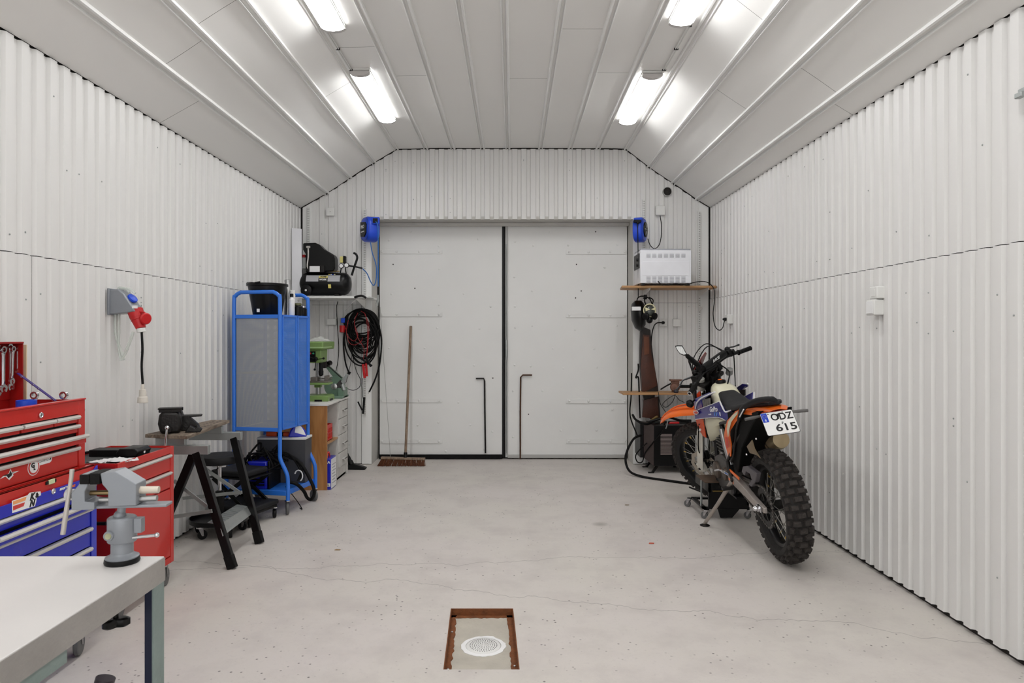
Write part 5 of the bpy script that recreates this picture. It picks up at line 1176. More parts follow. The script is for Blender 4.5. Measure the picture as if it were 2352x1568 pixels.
# broom
br0 = P(922, 1066, 7.33); bm_ = thing('broom', (br0.x, 7.36, 0), 'wide push broom with brown bristles and long wooden handle leaning on the left door leaf', 'broom')
c7 = Vector(bm_.location)
m = MB(); m.box((.01,.02,.076), (.475,.055,.022), Matrix.Rotation(R(1.6),3,'Y')); m.build('block', HANDLEW, bm_, bevel=.004)
a = Vector((P(931,1055,7.38).x-c7.x, .02, .08)); b = P(943.5, 749, 7.75)-c7
m = MB(); m.tube([a, a.lerp(b,.5), b], .0145, 12); hn = m.build('handle', HANDLEW, bm_)
m = MB(); m.tube([a, a.lerp(b,.04)], .02, 12); m.build('socket', BLACK, hn)
m = MB(); g2 = random.Random(9)
for k in range(430):
    t_ = g2.random(); x = -.225+.47*t_; y = g2.uniform(-.022,.022); z = .068-(t_-.5)*.012
    lean = -.03+.04*t_+g2.uniform(-.012,.012); yy = y-.02-g2.uniform(0,.03)
    m.bar((x,y+.02,z), (x+lean, yy+.02, .002), .0035, .003)
o = m.build('bristles', mat('brown bristles', (98,56,30), .8, 0, .35, 60), bm_, smooth=False); o['kind'] = 'stuff'
# ================================================================== LEFT WALL SOCKET WITH CLEAR HOSE
lw0 = (XL+.002, 3.93, fz(695, 3.93))
ls = thing('plug_socket', lw0, 'grey wall socket with blue cap and big red plug on the left wall', 'socket')
c8 = Vector(lw0)
zc = lambda v: fz(v, 3.96)-lw0[2]
m = MB()
side = [(0, zc(722)), (0, zc(668)), (.05, zc(665)), (.085, zc(676)), (.135, zc(706)), (.15, zc(716)), (.12, zc(718)), (.03, zc(722))]
m.prism([(x, -.045, z) for x, z in side], (0,-.045,0), (0,.055,0)); m.build('housing', GREYM, ls, bevel=.006)
m = MB(); m.bb(-.004,.008,-.055,.062,zc(724),zc(664)); m.build('back_plate', GREYM, ls, bevel=.003)
m = MB(); ax_ = Vector((.75,-.15,.62)).normalized(); m.lathe([(.026,0),(.030,.006),(.028,.016),(.012,.020)], (.105,.0,zc(688)), ax_, 22); m.build('blue_cap', BLUEP, ls)
a = Vector((.125,.0,zc(712))); b = Vector((.165,-.01,zc(754))); m = MB(); m.tube([a, a.lerp(b,.35), a.lerp(b,.6), b], [.042,.040,.034,.026], 20)
for t_ in (.3,.42,.54): m.lathe([(.037-.01*t_,-.003),(.044-.012*t_,0),(.037-.01*t_,.003)], a.lerp(b, t_), b-a, 20)
rp = m.build('red_plug', REDP, ls)
m = MB(); m.lathe([(.032,0),(.034,.005),(.028,.012)], (.196,-.02,zc(732)), (.8,-.45,-.1), 20); m.tube([(.16,-.02,zc(716)),(.19,-.02,zc(718)),(.198,-.02,zc(726))], .006, 6); m.build('plug_lid', REDP, ls)
m = MB(); m.tube([b, b+Vector((.004,0,-.022))], .025, 18); m.build('plug_gland', WHITE, ls)
m = MB(); e = b+Vector((.004,0,-.02)); m.tube([e, e+Vector((.004,0,-.1)), e+Vector((.0,0,-.2)), e+Vector((.006,0,-.305))], .0065, 10, smooth=5); cb_ = m.build('cord', BLACK, ls)
e2 = e+Vector((.006,0,-.30)); m = MB(); m.lathe([(.009,0),(.010,-.03),(.018,-.032),(.020,-.07),(.026,-.075),(.029,-.105),(.027,-.107)], e2, (0,0,1), 20); m.build('coupling', mat('aged white plug', (214,208,198), .5), cb_)
m = MB(); m.box((.1505,-.048,zc(706)), (.03,.003,.016)); m.build('sticker', PAPER, ls)
hs2 = thing('clear_hose', lw0, 'loop of clear plastic hose hung over the left wall socket', 'hose')
m = MB(); hp = [(278,828),(268,800),(258,770),(246,740),(240,712),(246,684),(258,667),(274,661),(288,663),(298,672)]
GL = mat('clear hose', (214,222,214), .08, 0, 0, 5, alpha=.42, spec=.8)
for off, rr9 in ((0, .0075), (1, .0075)):
    m = MB(); pts = []
    for k, (u, v) in enumerate(hp): pts.append(P(u+off*(7+k*.6), v+off*(2 if k > 4 else -1), 3.93-.0*k)-c8)
    pts = [Vector((max(p.x, .012+.02*(1-off)), p.y, p.z)) for p in pts]
    m.tube(pts, rr9, 8, smooth=6); m.build('loop', GL, hs2)
m = MB(); m.tube([P(u, v, 3.90)-c8 for u, v in ((280,826),(290,806),(300,780),(306,762))], .0085, 8, smooth=6); m.build('loop', GL, hs2)

# ================================================================== BACK WALL, RIGHT SIDE
o1 = (1.60, YS, 1.895)
s2 = thing('wooden_shelf', o1, 'brown wooden wall shelf on slotted uprights carrying the white oven', 'shelf')
m = MB(); m.prism([(-.475,-.38,0),(.49,-.38,0),(.53,-.30,0),(.53,.02,0),(-.43,.02,0)], (0,0,0), (0,0,.022)); m.build('board', SHELFW, s2, bevel=.003)
for u, v0, v1 in ((1478, 458, 700), (1606, 485, 880)): upright(s2, u, v0, v1, o1)
for u in (1478, 1606): bracket(s2, u, 1.895, .36, o1, .08)
bracket(s2, 1606, fz(705, 7.4), .14, o1, .06)
# white oven
ov = thing('white_oven', (1.575, 7.14, 1.917), 'white metal oven with vent slots turned back to front on the wooden shelf', 'oven')
m = MB(); m.bb(-.268,.255,-.16,.19,.022,.36); m.build('body', mat('white enamel', (232,233,238), .35), ov, bevel=.006)
m = MB(); m.bb(-.245,.235,-.163,-.159,.098,.245); m.build('pressed_panel', mat('white enamel', (232,233,238), .35), ov, bevel=.003)
m = MB(); m.bb(-.264,.25,-.15,.185,.36,.374); m.build('lid_edge', mat('grey lid', (160,161,168), .4, .3), ov, bevel=.003)
m = MB()
for rows, z0 in ((4, .318), (7, .085)):
    for r_ in range(rows):
        for k in range(7):
            x = -.205+k*.0595; z = z0-r_*.0105; m.bb(x, x+.042, -.1615, -.1598, z-.003, z+.001)
o = m.build('vent_slots', mat('slot grey', (128,128,132), .6), ov, smooth=False); o['kind'] = 'stuff'
for x in (-.235, .225):
    for y in (-.13, .15):
        m = MB(); m.prism([(x-.02,y-.015,0.0),(x+.02,y-.015,0),(x+.012,y-.015,.024),(x-.012,y-.015,.024)], (0,0,0), (0,.03,0)); m.build('foot', BLACK, ov)
m = MB(); m.bb(-.276,-.268,-.12,.16,.18,.33); fp_ = m.build('control_panel', BLACK, ov)
for z in (.27,.215):
    m = MB(); m.lathe([(.016,0),(.014,.014)], (-.276,-.05,z), (-1,0,0), 14); m.build('knob', BLACK, fp_)
m = MB(); c9 = Vector(ov.location)
m.tube([P(u, v, y)-c9 for u, v, y in ((1511,645,6.96),(1518,652,6.95),(1535,654,6.95),(1552,651,6.95),(1575,654,6.95),(1592,649,6.95),(1612,646,6.97),(1628,650,7.0),(1640,664,7.02),(1641,690,7.0),(1638,720,6.96),(1642,748,6.9),(1652,758,6.85),(1660,752,6.85),(1664,738,6.85),(1672,733,6.85))], .0045, 7, smooth=7); m.build('power_cable', BLACK, ov)
# lower plank
o2 = (1.575, YS, .785)
s3 = thing('plank_shelf', o2, 'narrow wooden plank shelf behind the motorcycle handlebar', 'shelf')
m = MB(); m.bb(-.425, .40, -.30, .0, 0, .02); m.build('board', SHELFW, s3, bevel=.003)
for u in (1500, 1600): bracket(s3, u, .785, .26, o2, .06)
# grinder
gd0 = thing('bench_grinder', (1.72, 7.22, .805), 'rusty brown old grinder standing on the narrow plank shelf', 'grinder')
c10 = Vector(gd0.location); RB = mat('rusty brown casting', (122,88,74), .6, .3, .25, 30, .2, 60)
m = MB(); m.lathe([(.012,-.07),(.035,-.065),(.048,-.04),(.052,0),(.050,.05),(.03,.06)], (-.0,0,.055), (.35,1,0), 24); m.build('motor_body', RB, gd0)
m = MB(); m.bb(-.04,.04,-.03,.03,.095,.125); m.bb(-.055,.075,-.04,.04,.118,.135); m.bb(-.03,.03,-.03,.03,0,.02); m.build('tool_rest', RB, gd0, bevel=.004)
m = MB(); m.cyl((.04,0,.06),(.15,0,.06),.017); m.lathe([(.012,0),(.034,.01),(.036,.04),(.015,.05)], (.15,0,.06), (1,0,0), 20); m.build('spindle_housing', BLACK, gd0)
m = MB(); m.tube([(-.045,0,.09),(-.10,-.02,.065),(-.16,-.03,.03)], .008, 8, smooth=3); m.build('rubber_boot', BLACK, gd0)
m = MB(); m.lathe([(.02,0),(.026,.012),(.02,.03),(.012,.04)], (-.01,-.075,.02), (-.1,-1,-.5), 16); m.build('end_cap', mat('dark purple rubber', (52,48,58), .6), gd0)
m = MB(); m.tube([P(u, v, 7.05)-c10 for u, v in ((1551,905),(1545,922),(1530,935),(1522,928),(1535,915),(1550,908),(1560,918),(1572,924))], .0035, 6, smooth=6); m.tube([P(u, v, 7.05)-c10 for u, v in ((1512,900),(1516,925),(1528,945),(1534,960))], .0035, 6, smooth=6); m.build('frayed_wires', BLACK, gd0)
# masks
wm = thing('welding_mask', P(1467, 722, 7.2), 'black welding mask with white label hanging below the wooden shelf', 'mask')
c11 = Vector(wm.location)
def wmask(pts_, y0, dep, mt, name, par, c, bev=0, bulge=.03):
    m = MB(); p = [P(u, v, 7.2)-c+Vector((0,y0,0)) for u, v in pts_]; m.shell(p, (0, dep, 0), bulge); return m.build(name, mt, par, ang=60)
wmask([(1461,690),(1473,690),(1481,700),(1484,720),(1483,745),(1474,760),(1463,753),(1455,735),(1453,712),(1455,697)], 0, .12, BLACKP, 'shell', wm, c11, bulge=.09)
a = P(1452,704,7.1)-c11; b = P(1472,713,7.1)-c11; m = MB(); m.bb(a.x, b.x, -.10, -.06, b.z, a.z); m.build('visor_frame', PAPER, wm, bevel=.003)
m = MB(); m.tube([P(u, v, 7.2)-c11 for u, v in ((1462,694),(1466,683),(1478,680),(1492,686),(1498,700))], .006, 8, smooth=5); m.build('head_band', BLACK, wm)
m = MB(); m.box(P(1482,682,7.2)-c11, (.035,.03,.05)); m.build('band_knob', BLACK, wm, bevel=.006)
gm = thing('respirator', P(1491, 715, 7.12), 'black full face respirator with two filters and cream visor edge beside the welding mask', 'mask')
c12 = Vector(gm.location)
m = MB(); m.ball((0,0,.0), .066, 20, 12, (.9,.75,1.05)); m.build('visor', mat('tinted visor', (70,74,70), .15, 0, .1, 5), gm)
m = MB(); n = 30; m.tube([(.062*math.cos(2*PI*k/n), -.025+.0*k, .01+.066*math.sin(2*PI*k/n)) for k in range(n)], .006, 8, loop=True); m.build('visor_frame', mat('cream rim and reflection', (222,216,176), .5), gm)
m = MB(); m.prism([(-.05,-.052,.04),(.0,-.056,.02),(-.045,-.052,.0)], (0,0,0), (0,.006,0)); m.prism([(.05,-.052,.04),(.01,-.056,.02),(.05,-.052,.01)], (0,0,0), (0,.006,0)); m.build('lens_reflex', mat('cream rim and reflection', (222,216,176), .5), gm)  # cream triangles painted in as reflections on the visor
for s_ in (-1, 1):
    m = MB(); m.lathe([(.028,0),(.036,.008),(.036,.028),(.024,.034)], (.036*s_,-.035,-.048), (.55*s_,-.8,-.2), 22); m.build('filter', BLACK, gm)
m = MB(); m.ball((0,-.02,-.09), .035, 14, 8, (1,1,1)); m.build('chin_cup', BLACK, gm)
for s_ in (-1, 1): m = MB(); m.tube([(.03*s_,0,.06),(.045*s_,.02,.12),(.01*s_,.05,.15)], .006, 6, smooth=4); m.build('strap', RUBB, gm)
# brown leather apron
ap = thing('leather_apron', P(1490, 765, 7.3), 'long dark brown leather welding apron hanging below the masks', 'apron')
c13 = Vector(ap.location); LE = mat('brown leather', (70,32,14), .5, 0, .3, 9, .3, 60)
def apol(l, y0, th, mt, name, par=ap, bulge=.012): m = MB(); m.shell([P(u, v, 7.3)-c13+Vector((0,y0,0)) for u, v in l], (0,th,0), bulge); return m.build(name, mt, par, ang=50)
apol([(1472,748),(1494,757),(1497,790),(1503,838),(1507,862),(1511,885),(1517,958),(1494,962),(1475,900),(1470,842),(1470,800)], .0, .05, mat('dark folded leather', (36,28,26), .55, 0, .2, 12), 'back_fold')
apol([(1476,768),(1490,770),(1495,815),(1502,842),(1508,885),(1474,902),(1471,842),(1474,800)], -.03, .03, LE, 'upper_panel')
apol([(1477,918),(1509,910),(1512,961),(1474,957)], -.04, .03, LE, 'lower_panel')
a = apol([(1477,772),(1488,774),(1489,812),(1478,815)], -.05, .008, mat('tan leather', (98,50,22), .5, 0, .25, 9), 'pocket', bulge=.002)
m = MB(); m.tube([P(u, v, 7.24)-c13 for u, v in ((1466,835),(1466,850),(1460,868),(1466,866),(1468,900),(1470,960))], .008, 8, smooth=5); m.build('apron_strap', RUBB, ap)

# black welding machine on the floor
WX0, WX1, WY = 1.44, 1.86, 6.95
wd = thing('welding_machine', (WX0, WY, 0), 'big black welding machine with pale louvres behind the motorcycle front wheel', 'welder')
zb_ = fz(1075, WY)+.02; zt_ = fz(977, WY)
zb_ = .075
m = MB(); m.bb(0, WX1-WX0, 0, .40, zb_, zt_); m.build('case', BLACKP, wd, bevel=.004)
m = MB(); m.prism([(0,.0,zb_),(-.085,.10,zb_+.07),(-.085,.10,zt_),(0,0,zt_)], (0,0,0), (0,.30,0)); sp_ = m.build('front_bezel', mat('dark brown grey panel', (72,62,60), .5, .2, .2, 10), wd, bevel=.004)
m = MB(); m.bb(-.12,-.09,.10,.4,zb_+.07,zt_); m.build('side_edge', BLACK, wd)
lv_ = MB()
for k in range(16):
    v = 997+k*3.05; z = fz(v, WY); x0 = (1517-VX)/FP*WY-WX0; x1 = (1543.5-VX)/FP*WY-WX0; lv_.bb(x0, x1, -.004, .001, z-.0032, z+.0022)
lv_.build('louvres', mat('pale louvre metal', (176,160,156), .4, .3), wd)
for k, (x, y) in enumerate(((.05,.05),(.38,.05),(.05,.36),(.38,.36))):
    m = MB(); m.bar((x, y, zb_), (x-.06, y-.03, .008), .02, .02); m.box((x-.075,y-.03,.005),(.06,.03,.01)); m.build('foot', DARKM, wd)
m = MB(); m.tube([(-.09,.12,zb_+.30),(-.2,.05,.34),(-.29,-.02,.18),(-.27,-.1,.05),(-.16,-.22,.013),(.05,-.40,.012),(.25,-.55,.012),(.4,-.62,.012)], .012, 10, smooth=8); m.build('earth_cable', RUBB, wd)
m = MB(); m.tube([(-.06,.06,.30),(-.12,.05,.25),(-.17,.08,.17),(-.15,.1,.10),(-.10,.1,.10),(-.07,.08,.2),(.0,-.01,.33),(.08,-.01,.42),(.12,.05,zt_+.02)], .006, 8, smooth=7); m.build('control_cable', RUBB, wd)
m = MB(); m.tube([(-.13,.2,.35),(-.19,.3,.55),(-.17,.36,.75),(-.16,.38,1.0)], .007, 8, smooth=5); m.tube([(-.20,.1,zt_+.10),(-.17,.06,zt_+.05),(-.08,.05,zt_+.01),(.0,.1,zt_+.02)], .012, 8, smooth=5); m.build('mains_cable', RUBB, wd)
tt = thing('welding_torch', (WX0+.0, WY+.1, zt_), 'black welding torch and clamps lying on the black welding machine', 'torch')
m = MB(); m.tube([(-.02,.0,.03),(.08,-.02,.06),(.18,.03,.07),(.30,.05,.035),(.42,.06,.03)], .013, 8, smooth=5); m.build('torch_body', BLACK, tt)
m = MB(); m.tube([(.02,-.05,.02),(.12,-.08,.03),(.2,-.03,.02),(.34,-.06,.025),(.4,0,.02)], .010, 8, smooth=5); m.build('cable', RUBB, tt)
m = MB(); m.bar((.15,-.04,.018),(.27,-.05,.022),.035,.02); m.build('red_clamp', REDP, tt, bevel=.006)
m = MB(); m.bar((-.01,.02,.03),(.07,.06,.075),.03,.02); m.build('glove_cuff', mat('dark yellow cuff', (112,92,50), .7), tt, bevel=.006)
m = MB(); m.tube([(.14,-.1,.05),(.13,-.11,.0),(.12,-.105,-.03)], .006, 6); m.build('clamp_jaw', GALV, tt)

# scissor stand on casters under the motorcycle
sx0, sx1, sy0, sy1 = 1.50, 1.81, 5.22, 5.60
ss = thing('rolling_lift', (sx0, sy0, 0), 'black rolling stand with plate top on casters under the motorcycle engine', 'stand')
m = MB(); m.bb(0, sx1-sx0, 0, .02, .075, .275); m.bb(.0,.02,0,sy1-sy0,.2,.275); m.bb(.29,.31,0,sy1-sy0,.1,.275); m.build('front_plate', BLACKP, ss, bevel=.003)
m = MB(); m.prism([(.07,-.005,.08),(.24,-.005,.08),(.18,-.005,.01),(.09,-.005,.01)], (0,0,0), (0,.02,0)); m.build('skirt', BLACKP, ss, bevel=.003)
m = MB(); m.bb(-.03, .16, .0, .26, .275, .285); m.build('top_plate', mat('dirty brown plate', (84,66,52), .6, .1, .3, 14), ss, bevel=.002)
m = MB(); m.bb(-.04,.32,.02,.05,.07,.085); m.bb(-.04,.32,.33,.36,.07,.085); m.bb(-.04,-.01,.02,.36,.07,.085); m.build('base_frame', BLACKP, ss)
m = MB(); m.prism([(-.06,.02,.20),(-.13,.08,.22),(-.10,.16,.20),(-.02,.14,.175)], (0,0,0), (0,0,.012)); m.build('side_flap', DARKM, ss)
m = MB(); m.tube([(-.045,.04,.29),(-.045,.05,.09)], .006, 8); m.tube([(-.02,.12,.28),(-.02,.12,.09)], .006, 8); m.build('guide_posts', GALV, ss)
m = MB(); m.tube([(.03,-.006,.215),(.17,-.006,.215)], .004, 6); m.build('lift_screw', GOLD, ss)
for x, y in ((-.015,.0),(.315,.0),(-.05,.37),(.30,.37)): caster(ss, x, y, .072, .027, wheel=CAS, a=.9)
# ================================================================== MOTORCYCLE
BO = Vector((1.712, 4.245, 0)); BYAW, BLEAN, BS = R(-.5), R(8.3), 1.02
fwd = Vector((-math.sin(BYAW), math.cos(BYAW), 0)); rgt = Vector((math.cos(BYAW), math.sin(BYAW), 0))
upv = Vector((0,0,1))*math.cos(BLEAN)-rgt*math.sin(BLEAN); lft = -(rgt*math.cos(BLEAN)+Vector((0,0,1))*math.sin(BLEAN))
BM = Matrix.Translation(BO) @ (Matrix(((fwd.x,lft.x,upv.x),(fwd.y,lft.y,upv.y),(fwd.z,lft.z,upv.z))).to_4x4() @ Matrix.Scale(BS, 4))
mc = thing('motorcycle', (0,0,0), 'orange, white and blue enduro motorcycle leaning on its side stand by the right wall', 'motorcycle', M=BM)
BMI = BM.inverted()
def I(u, v, y):        # bodywork point in the machine's own frame: height and length measured at lateral offset y
    c = BMI @ Vector((0,0,CH)); d = (BMI @ P(u, v, 1.0))-c; t = (y-c.y)/d.y; return c+d*t
KA = Vector((-.446,0,.895)).normalized(); SA = Vector((1.435,0,.334)); ST_R = Matrix.Rotation(R(39), 4, KA)
def S(p): return SA+(ST_R.to_3x3() @ (Vector(p)-SA))
def torus_sec(m, prof, c, n=56, ax=(0,1,0)):
    c = Vector(c); rings = []
    for r, y in prof: rings.append([c+Vector((r*math.sin(2*PI*k/n), y, r*math.cos(2*PI*k/n))) for k in range(n)])
    return m.ring(rings, loop=True)
TYRE = mat('dusty black tyre', (30,27,25), .8, 0, .35, 26, .3, 80)
TREAD = mat('dusty tread blocks', (50,45,42), .85, 0, .6, 55, .4, 120)
RIMM = mat('black anodised rim', (26,26,28), .35, .4, .1, 10)
SPOKE = mat('spoke steel', (150,148,142), .35, .8, .1, 10)
def wheel(name, c, Ro, Wd, rimr, hubr, hubw, fn, knob_rows, front):
    c = Vector(c)
    m = MB(fn); torus_sec(m, [(rimr-.012,-.038),(rimr+.012,-.042),(rimr+.012,-.034),(rimr-.006,-.02),(rimr-.012,0),(rimr-.006,.02),(rimr+.012,.034),(rimr+.012,.042),(rimr-.012,.038),(rimr-.024,.018),(rimr-.026,0),(rimr-.024,-.018)], c)
    rim = m.build(name, RIMM, mc)
    m = MB(fn); Rc = Ro-.019; H = Rc-rimr; half = [(rimr+.002,.030),(rimr+.006,.040),(rimr+H*.25,Wd*.47),(rimr+H*.55,Wd*.5),(rimr+H*.80,Wd*.40),(rimr+H*.95,Wd*.22),(Rc,0)]
    prof_ = half+[(r, -y) for r, y in half[:-1]][::-1]
    torus_sec(m, prof_, c, 72)
    def surf(y):
        ay = abs(y)
        for (r0,y0),(r1,y1) in zip(half[::-1], half[::-1][1:]):
            if y0 <= ay <= y1: return r0+(r1-r0)*(ay-y0)/(y1-y0)
        return Rc
    def knob(a, y, wd, ln, h, tilt):
        r = surf(y); b = []
        rad = Vector((math.sin(a),0,math.cos(a))); tan = Vector((math.cos(a),0,-math.sin(a))); yy = Vector((0,1,0))
        t = math.copysign(tilt, y) if abs(y) > .001 else 0
        nrm = rad*math.cos(t)+yy*math.sin(t); lat = yy*math.cos(t)-rad*math.sin(t); o = c+rad*(r-.003)+yy*y
        vs = []
        for hh, sc in ((0,1.12),(h+.003,.92)):
            for i, j in ((-1,-1),(1,-1),(1,1),(-1,1)): vs.append(o+lat*(i*wd/2*sc)+tan*(j*ln/2*sc)+nrm*hh)
        m.add(vs, [(3,2,1,0),(4,5,6,7),(0,1,5,4),(1,2,6,5),(2,3,7,6),(3,0,4,7)])
    m.build('tyre', TYRE, rim)
    m = MB(fn)
    for k in range(knob_rows):
        a = 2*PI*k/knob_rows; ln = 2*PI*Ro/knob_rows*.60; s = Wd/.142
        if k % 2 == 0: knob(a, .0265*s, .041*s, ln, .018, .18); knob(a, -.0265*s, .041*s, ln, .018, .18)
        else: knob(a, 0, .046*s, ln, .018, 0); knob(a, .049*s, .026*s, ln, .016, .75); knob(a, -.049*s, .026*s, ln, .016, .75)
        if k % 2 == 0: knob(a, .060*s, .018*s, ln*.8, .012, 1.1); knob(a, -.060*s, .018*s, ln*.8, .012, 1.1)
    tb2 = m.build('tread_blocks', TREAD, rim, smooth=False); tb2['kind'] = 'stuff'
    m = MB(fn); m.lathe([(.02,-hubw),(hubr,-hubw),(hubr,-hubw+.008),(hubr*.6,-hubw+.02),(hubr*.6,hubw-.02),(hubr,hubw-.008),(hubr,hubw),(.02,hubw)], c, (0,1,0), 28)
    m.cyl(c+Vector((0,-.13,0)), c+Vector((0,.13,0)), .011); m.build('hub', DARKM, rim)
    nsp = 32; sm = None
    for k in range(nsp):
        s = 1 if k % 2 else -1; a = 2*PI*k/nsp; da = .55*(1 if (k//2) % 2 else -1)
        p0 = c+Vector((hubr*.92*math.sin(a+da), s*(hubw-.006), hubr*.92*math.cos(a+da))); p1 = c+Vector(((rimr-.02)*math.sin(a), s*.006, (rimr-.02)*math.cos(a)))
        mm = MB(fn); mm.cyl(p0, p1, .0023, n=5); mm.build('spoke', SPOKE, rim)
        if k % (2 if not front else 2) == 0:
            mm = MB(fn); mm.cyl(p1.lerp(p0,.02), p1.lerp(p0,.11), .0055, n=6); mm.build('spoke_nipple', GOLD, rim)
    return rim
rw = wheel('rear_wheel_rim', (0,0,.345), .345, .142, .235, .055, .06, None, 46, False)
fw_ = wheel('front_wheel_rim', (1.47,0,.352), .352, .095, .272, .042, .045, S, 50, True)
# sprocket, chain
m = MB(); n = 48; pr = []
for k in range(n*2):
    a = PI*k/n; r = .117 if k % 2 else .125; pr.append(Vector((r*math.sin(a), .083, .345+r*math.cos(a))))
inn = [Vector((.085*math.sin(PI*k/n), .083, .345+.085*math.cos(PI*k/n))) for k in range(n*2)]
m.ring([pr, inn, [p+Vector((0,.006,0)) for p in inn], [p+Vector((0,.006,0)) for p in pr]], loop=True)
for k in range(6): a = 2*PI*k/6; m.bar((.04*math.sin(a),.086,.345+.04*math.cos(a)), (.09*math.sin(a+.3),.086,.345+.09*math.cos(a+.3)), .014, .005, (0,1,0))
m.build('sprocket', DARKM, rw)
m = MB(); path = []
fs_ = Vector((.53,.086,.39)); R1, R2 = .123, .038
for k in range(17): a = R(-88)+R(180-4)*k/16; path.append(Vector((-R1*math.cos(a),.086,.345-R1*math.sin(a)*-1)))
for k in range(1, 24): path.append(path[16].lerp(fs_+Vector((0,0,R2)), k/24))
for k in range(7): a = R(90)-R(180)*k/6; path.append(fs_+Vector((R2*math.cos(a),0,R2*math.sin(a))))
for k in range(1, 24): path.append((fs_-Vector((0,0,R2))).lerp(path[0], k/24))
L_p = 0; cur = [path[0]]
pp = path+[path[0]]; step = .0125; acc = 0; pts = []
for a_, b_ in zip(pp, pp[1:]):
    d = (b_-a_).length; t = step-acc
    while t <= d: pts.append((a_.lerp(b_, t/d), (b_-a_).normalized())); t += step
    acc = (acc+d) % step
for i, (p, d) in enumerate(pts): m.bar(p-d*.0055, p+d*.0055, .004 if i % 2 else .012, .011, (0,0,1)) if abs(d.z) < .99 else m.bar(p-d*.0055, p+d*.0055, .011, .004 if i % 2 else .012, (0,1,0))
o = m.build('chain', mat('steel chain', (120,116,112), .35, .8, .2, 60), mc, smooth=False); o['kind'] = 'stuff'
# swingarm
SW = mat('cast aluminium swingarm', (176,168,162), .42, .6, .1, 12, .1, 40)
m = MB()
for s in (-1, 1):
    y = .112*s
    sec = lambda x, z, hw, hh: [(x, y-hw, z-hh), (x, y+hw, z-hh*.8), (x, y+hw, z+hh*.8), (x, y-hw, z+hh)]
    m.ring([sec(-.075,.345,.010,.018), sec(.0,.347,.013,.026), sec(.10,.357,.015,.030), sec(.25,.385,.016,.036), sec(.40,.405,.017,.040), sec(.56,.42,.02,.032)])
m.bb(.30,.42,-.11,.11,.37,.42); m.build('swingarm', SW, mc, bevel=.003)
for s in (-1, 1):
    m = MB(); m.lathe([(.024,0),(.024,.012),(.016,.016),(.016,.03),(.012,.036)], (0,.125*s,.345), (0,s,0), 14); m.bb(-.05,.03,.126*s,.132*s,.325,.365); m.build('axle_nut', CHROME, mc)
m = MB(); m.prism([I(u, v, .115) for u, v in ((1706,1071),(1716,1070),(1738,1087),(1734,1106),(1725,1118),(1719,1112),(1726,1101),(1722,1088),(1712,1082),(1709,1092),(1703,1082))], (0,0,0), (0,-.03,0)); m.build('chain_guide', mat('dark grey plastic', (84,80,84), .5), mc, bevel=.004)
m = MB(); m.prism([(.06,.092,.49),(.33,.092,.475),(.33,.092,.465),(.06,.092,.475)], (0,0,0), (0,.016,0)); m.build('chain_cover', BLACK, mc)
m = MB(); m.bar((.33,.125,.455),(.52,.125,.475),.008,.018); m.bar((.46,.128,.40),(.56,.128,.41),.008,.02); m.build('orange_linkage', ORANGE, mc, bevel=.002)
# frame and engine
m = MB(FR := None)
fr_ = MB()
for s in (-1, 1):
    fr_.tube([(1.02,.03*s,1.0),(.80,.08*s,.86),(.62,.092*s,.66),(.575,.095*s,.42),(.60,.09*s,.30),(.85,.085*s,.27),(1.02,.07*s,.38),(1.06,.035*s,.72),(1.05,.03*s,.92)], .0165, 8, smooth=5)
    fr_.tube([(.64,.11*s,.78),(.35,.09*s,.84),(-.05,.06*s,.93)], .011, 8, smooth=3); fr_.tube([(.57,.12*s,.52),(.35,.10*s,.70),(.02,.06*s,.90)], .011, 8, smooth=3)
fr_.cyl((1.0,0,1.09),(1.10,0,.88),.032); fr_.build('frame', mat('black frame paint', (10,10,12), .4, spec=.3), mc)
EN = mat('engine casting', (84,82,80), .45, .6, .2, 14, .1, 40)
m = MB(); m.prism([(.56,-.12,.34),(.62,-.12,.27),(.88,-.12,.28),(.96,-.12,.38),(.92,-.12,.50),(.78,-.12,.54),(.60,-.12,.52)], (0,0,0), (0,.235,0)); en = m.build('engine_case', EN, mc, bevel=.015)
m = MB(); m.lathe([(.065,0),(.062,.02),(.045,.03),(.01,.032)], (.86,.113,.41), (0,1,0), 24); m.build('engine_cover', mat('bronze cover', (92,82,74), .4, .6), mc); m = MB(); m.lathe([(.05,0),(.045,.02),(.01,.024)], (.66,.113,.42), (0,1,0), 20); m.build('engine_cover', mat('bronze cover', (92,82,74), .4, .6), mc)
m = MB(); 
for k in range(9): z = .545+.024*k; x = .82+.012*k; m.box((x,0,z),(.15,.17,.008)); 
m.box((.87,0,.66),(.11,.13,.25)); m.build('cylinder', EN, mc); m = MB(); m.bb(.84,.97,-.08,.08,.76,.84); m.build('cylinder_head', BLACK, mc, bevel=.01)
m = MB(); m.prism([(.55,-.10,.26),(1.0,-.10,.27),(1.10,-.10,.42),(1.08,-.10,.43),(.97,-.10,.29),(.55,-.10,.275)], (0,0,0), (0,.20,0)); m.build('skid_plate', BLACKP, mc, bevel=.003)
for s in (-1, 1):
    m = MB(); m.bar((.50,.13*s,.36),(.50,.20*s,.36),.045,.02,(0,0,1)); m.build('footpeg', DARKM, mc, bevel=.002)
m = MB(); m.tube([I(1643,1080,.16), I(1652,1079,.16), I(1662,1083,.15), I(1674,1090,.13)], .009, 8, smooth=4); m.build('shift_lever', CHROME, mc)
m = MB(); m.tube([(.56,.10,.50),(.60,.11,.62),(.64,.11,.74)], .017, 10); m.tube([(.36,0,.82),(.42,0,.55)], .022, 10); m.build('shock_body', STEEL, mc)
m = MB(); m.tube([(.365+.036*math.cos(k*.55)+.005*k*.03, .036*math.sin(k*.55), .80-.0034*k) for k in range(64)], .0055, 6); m.build('shock_spring', mat('white spring', (214,214,214), .4), mc)
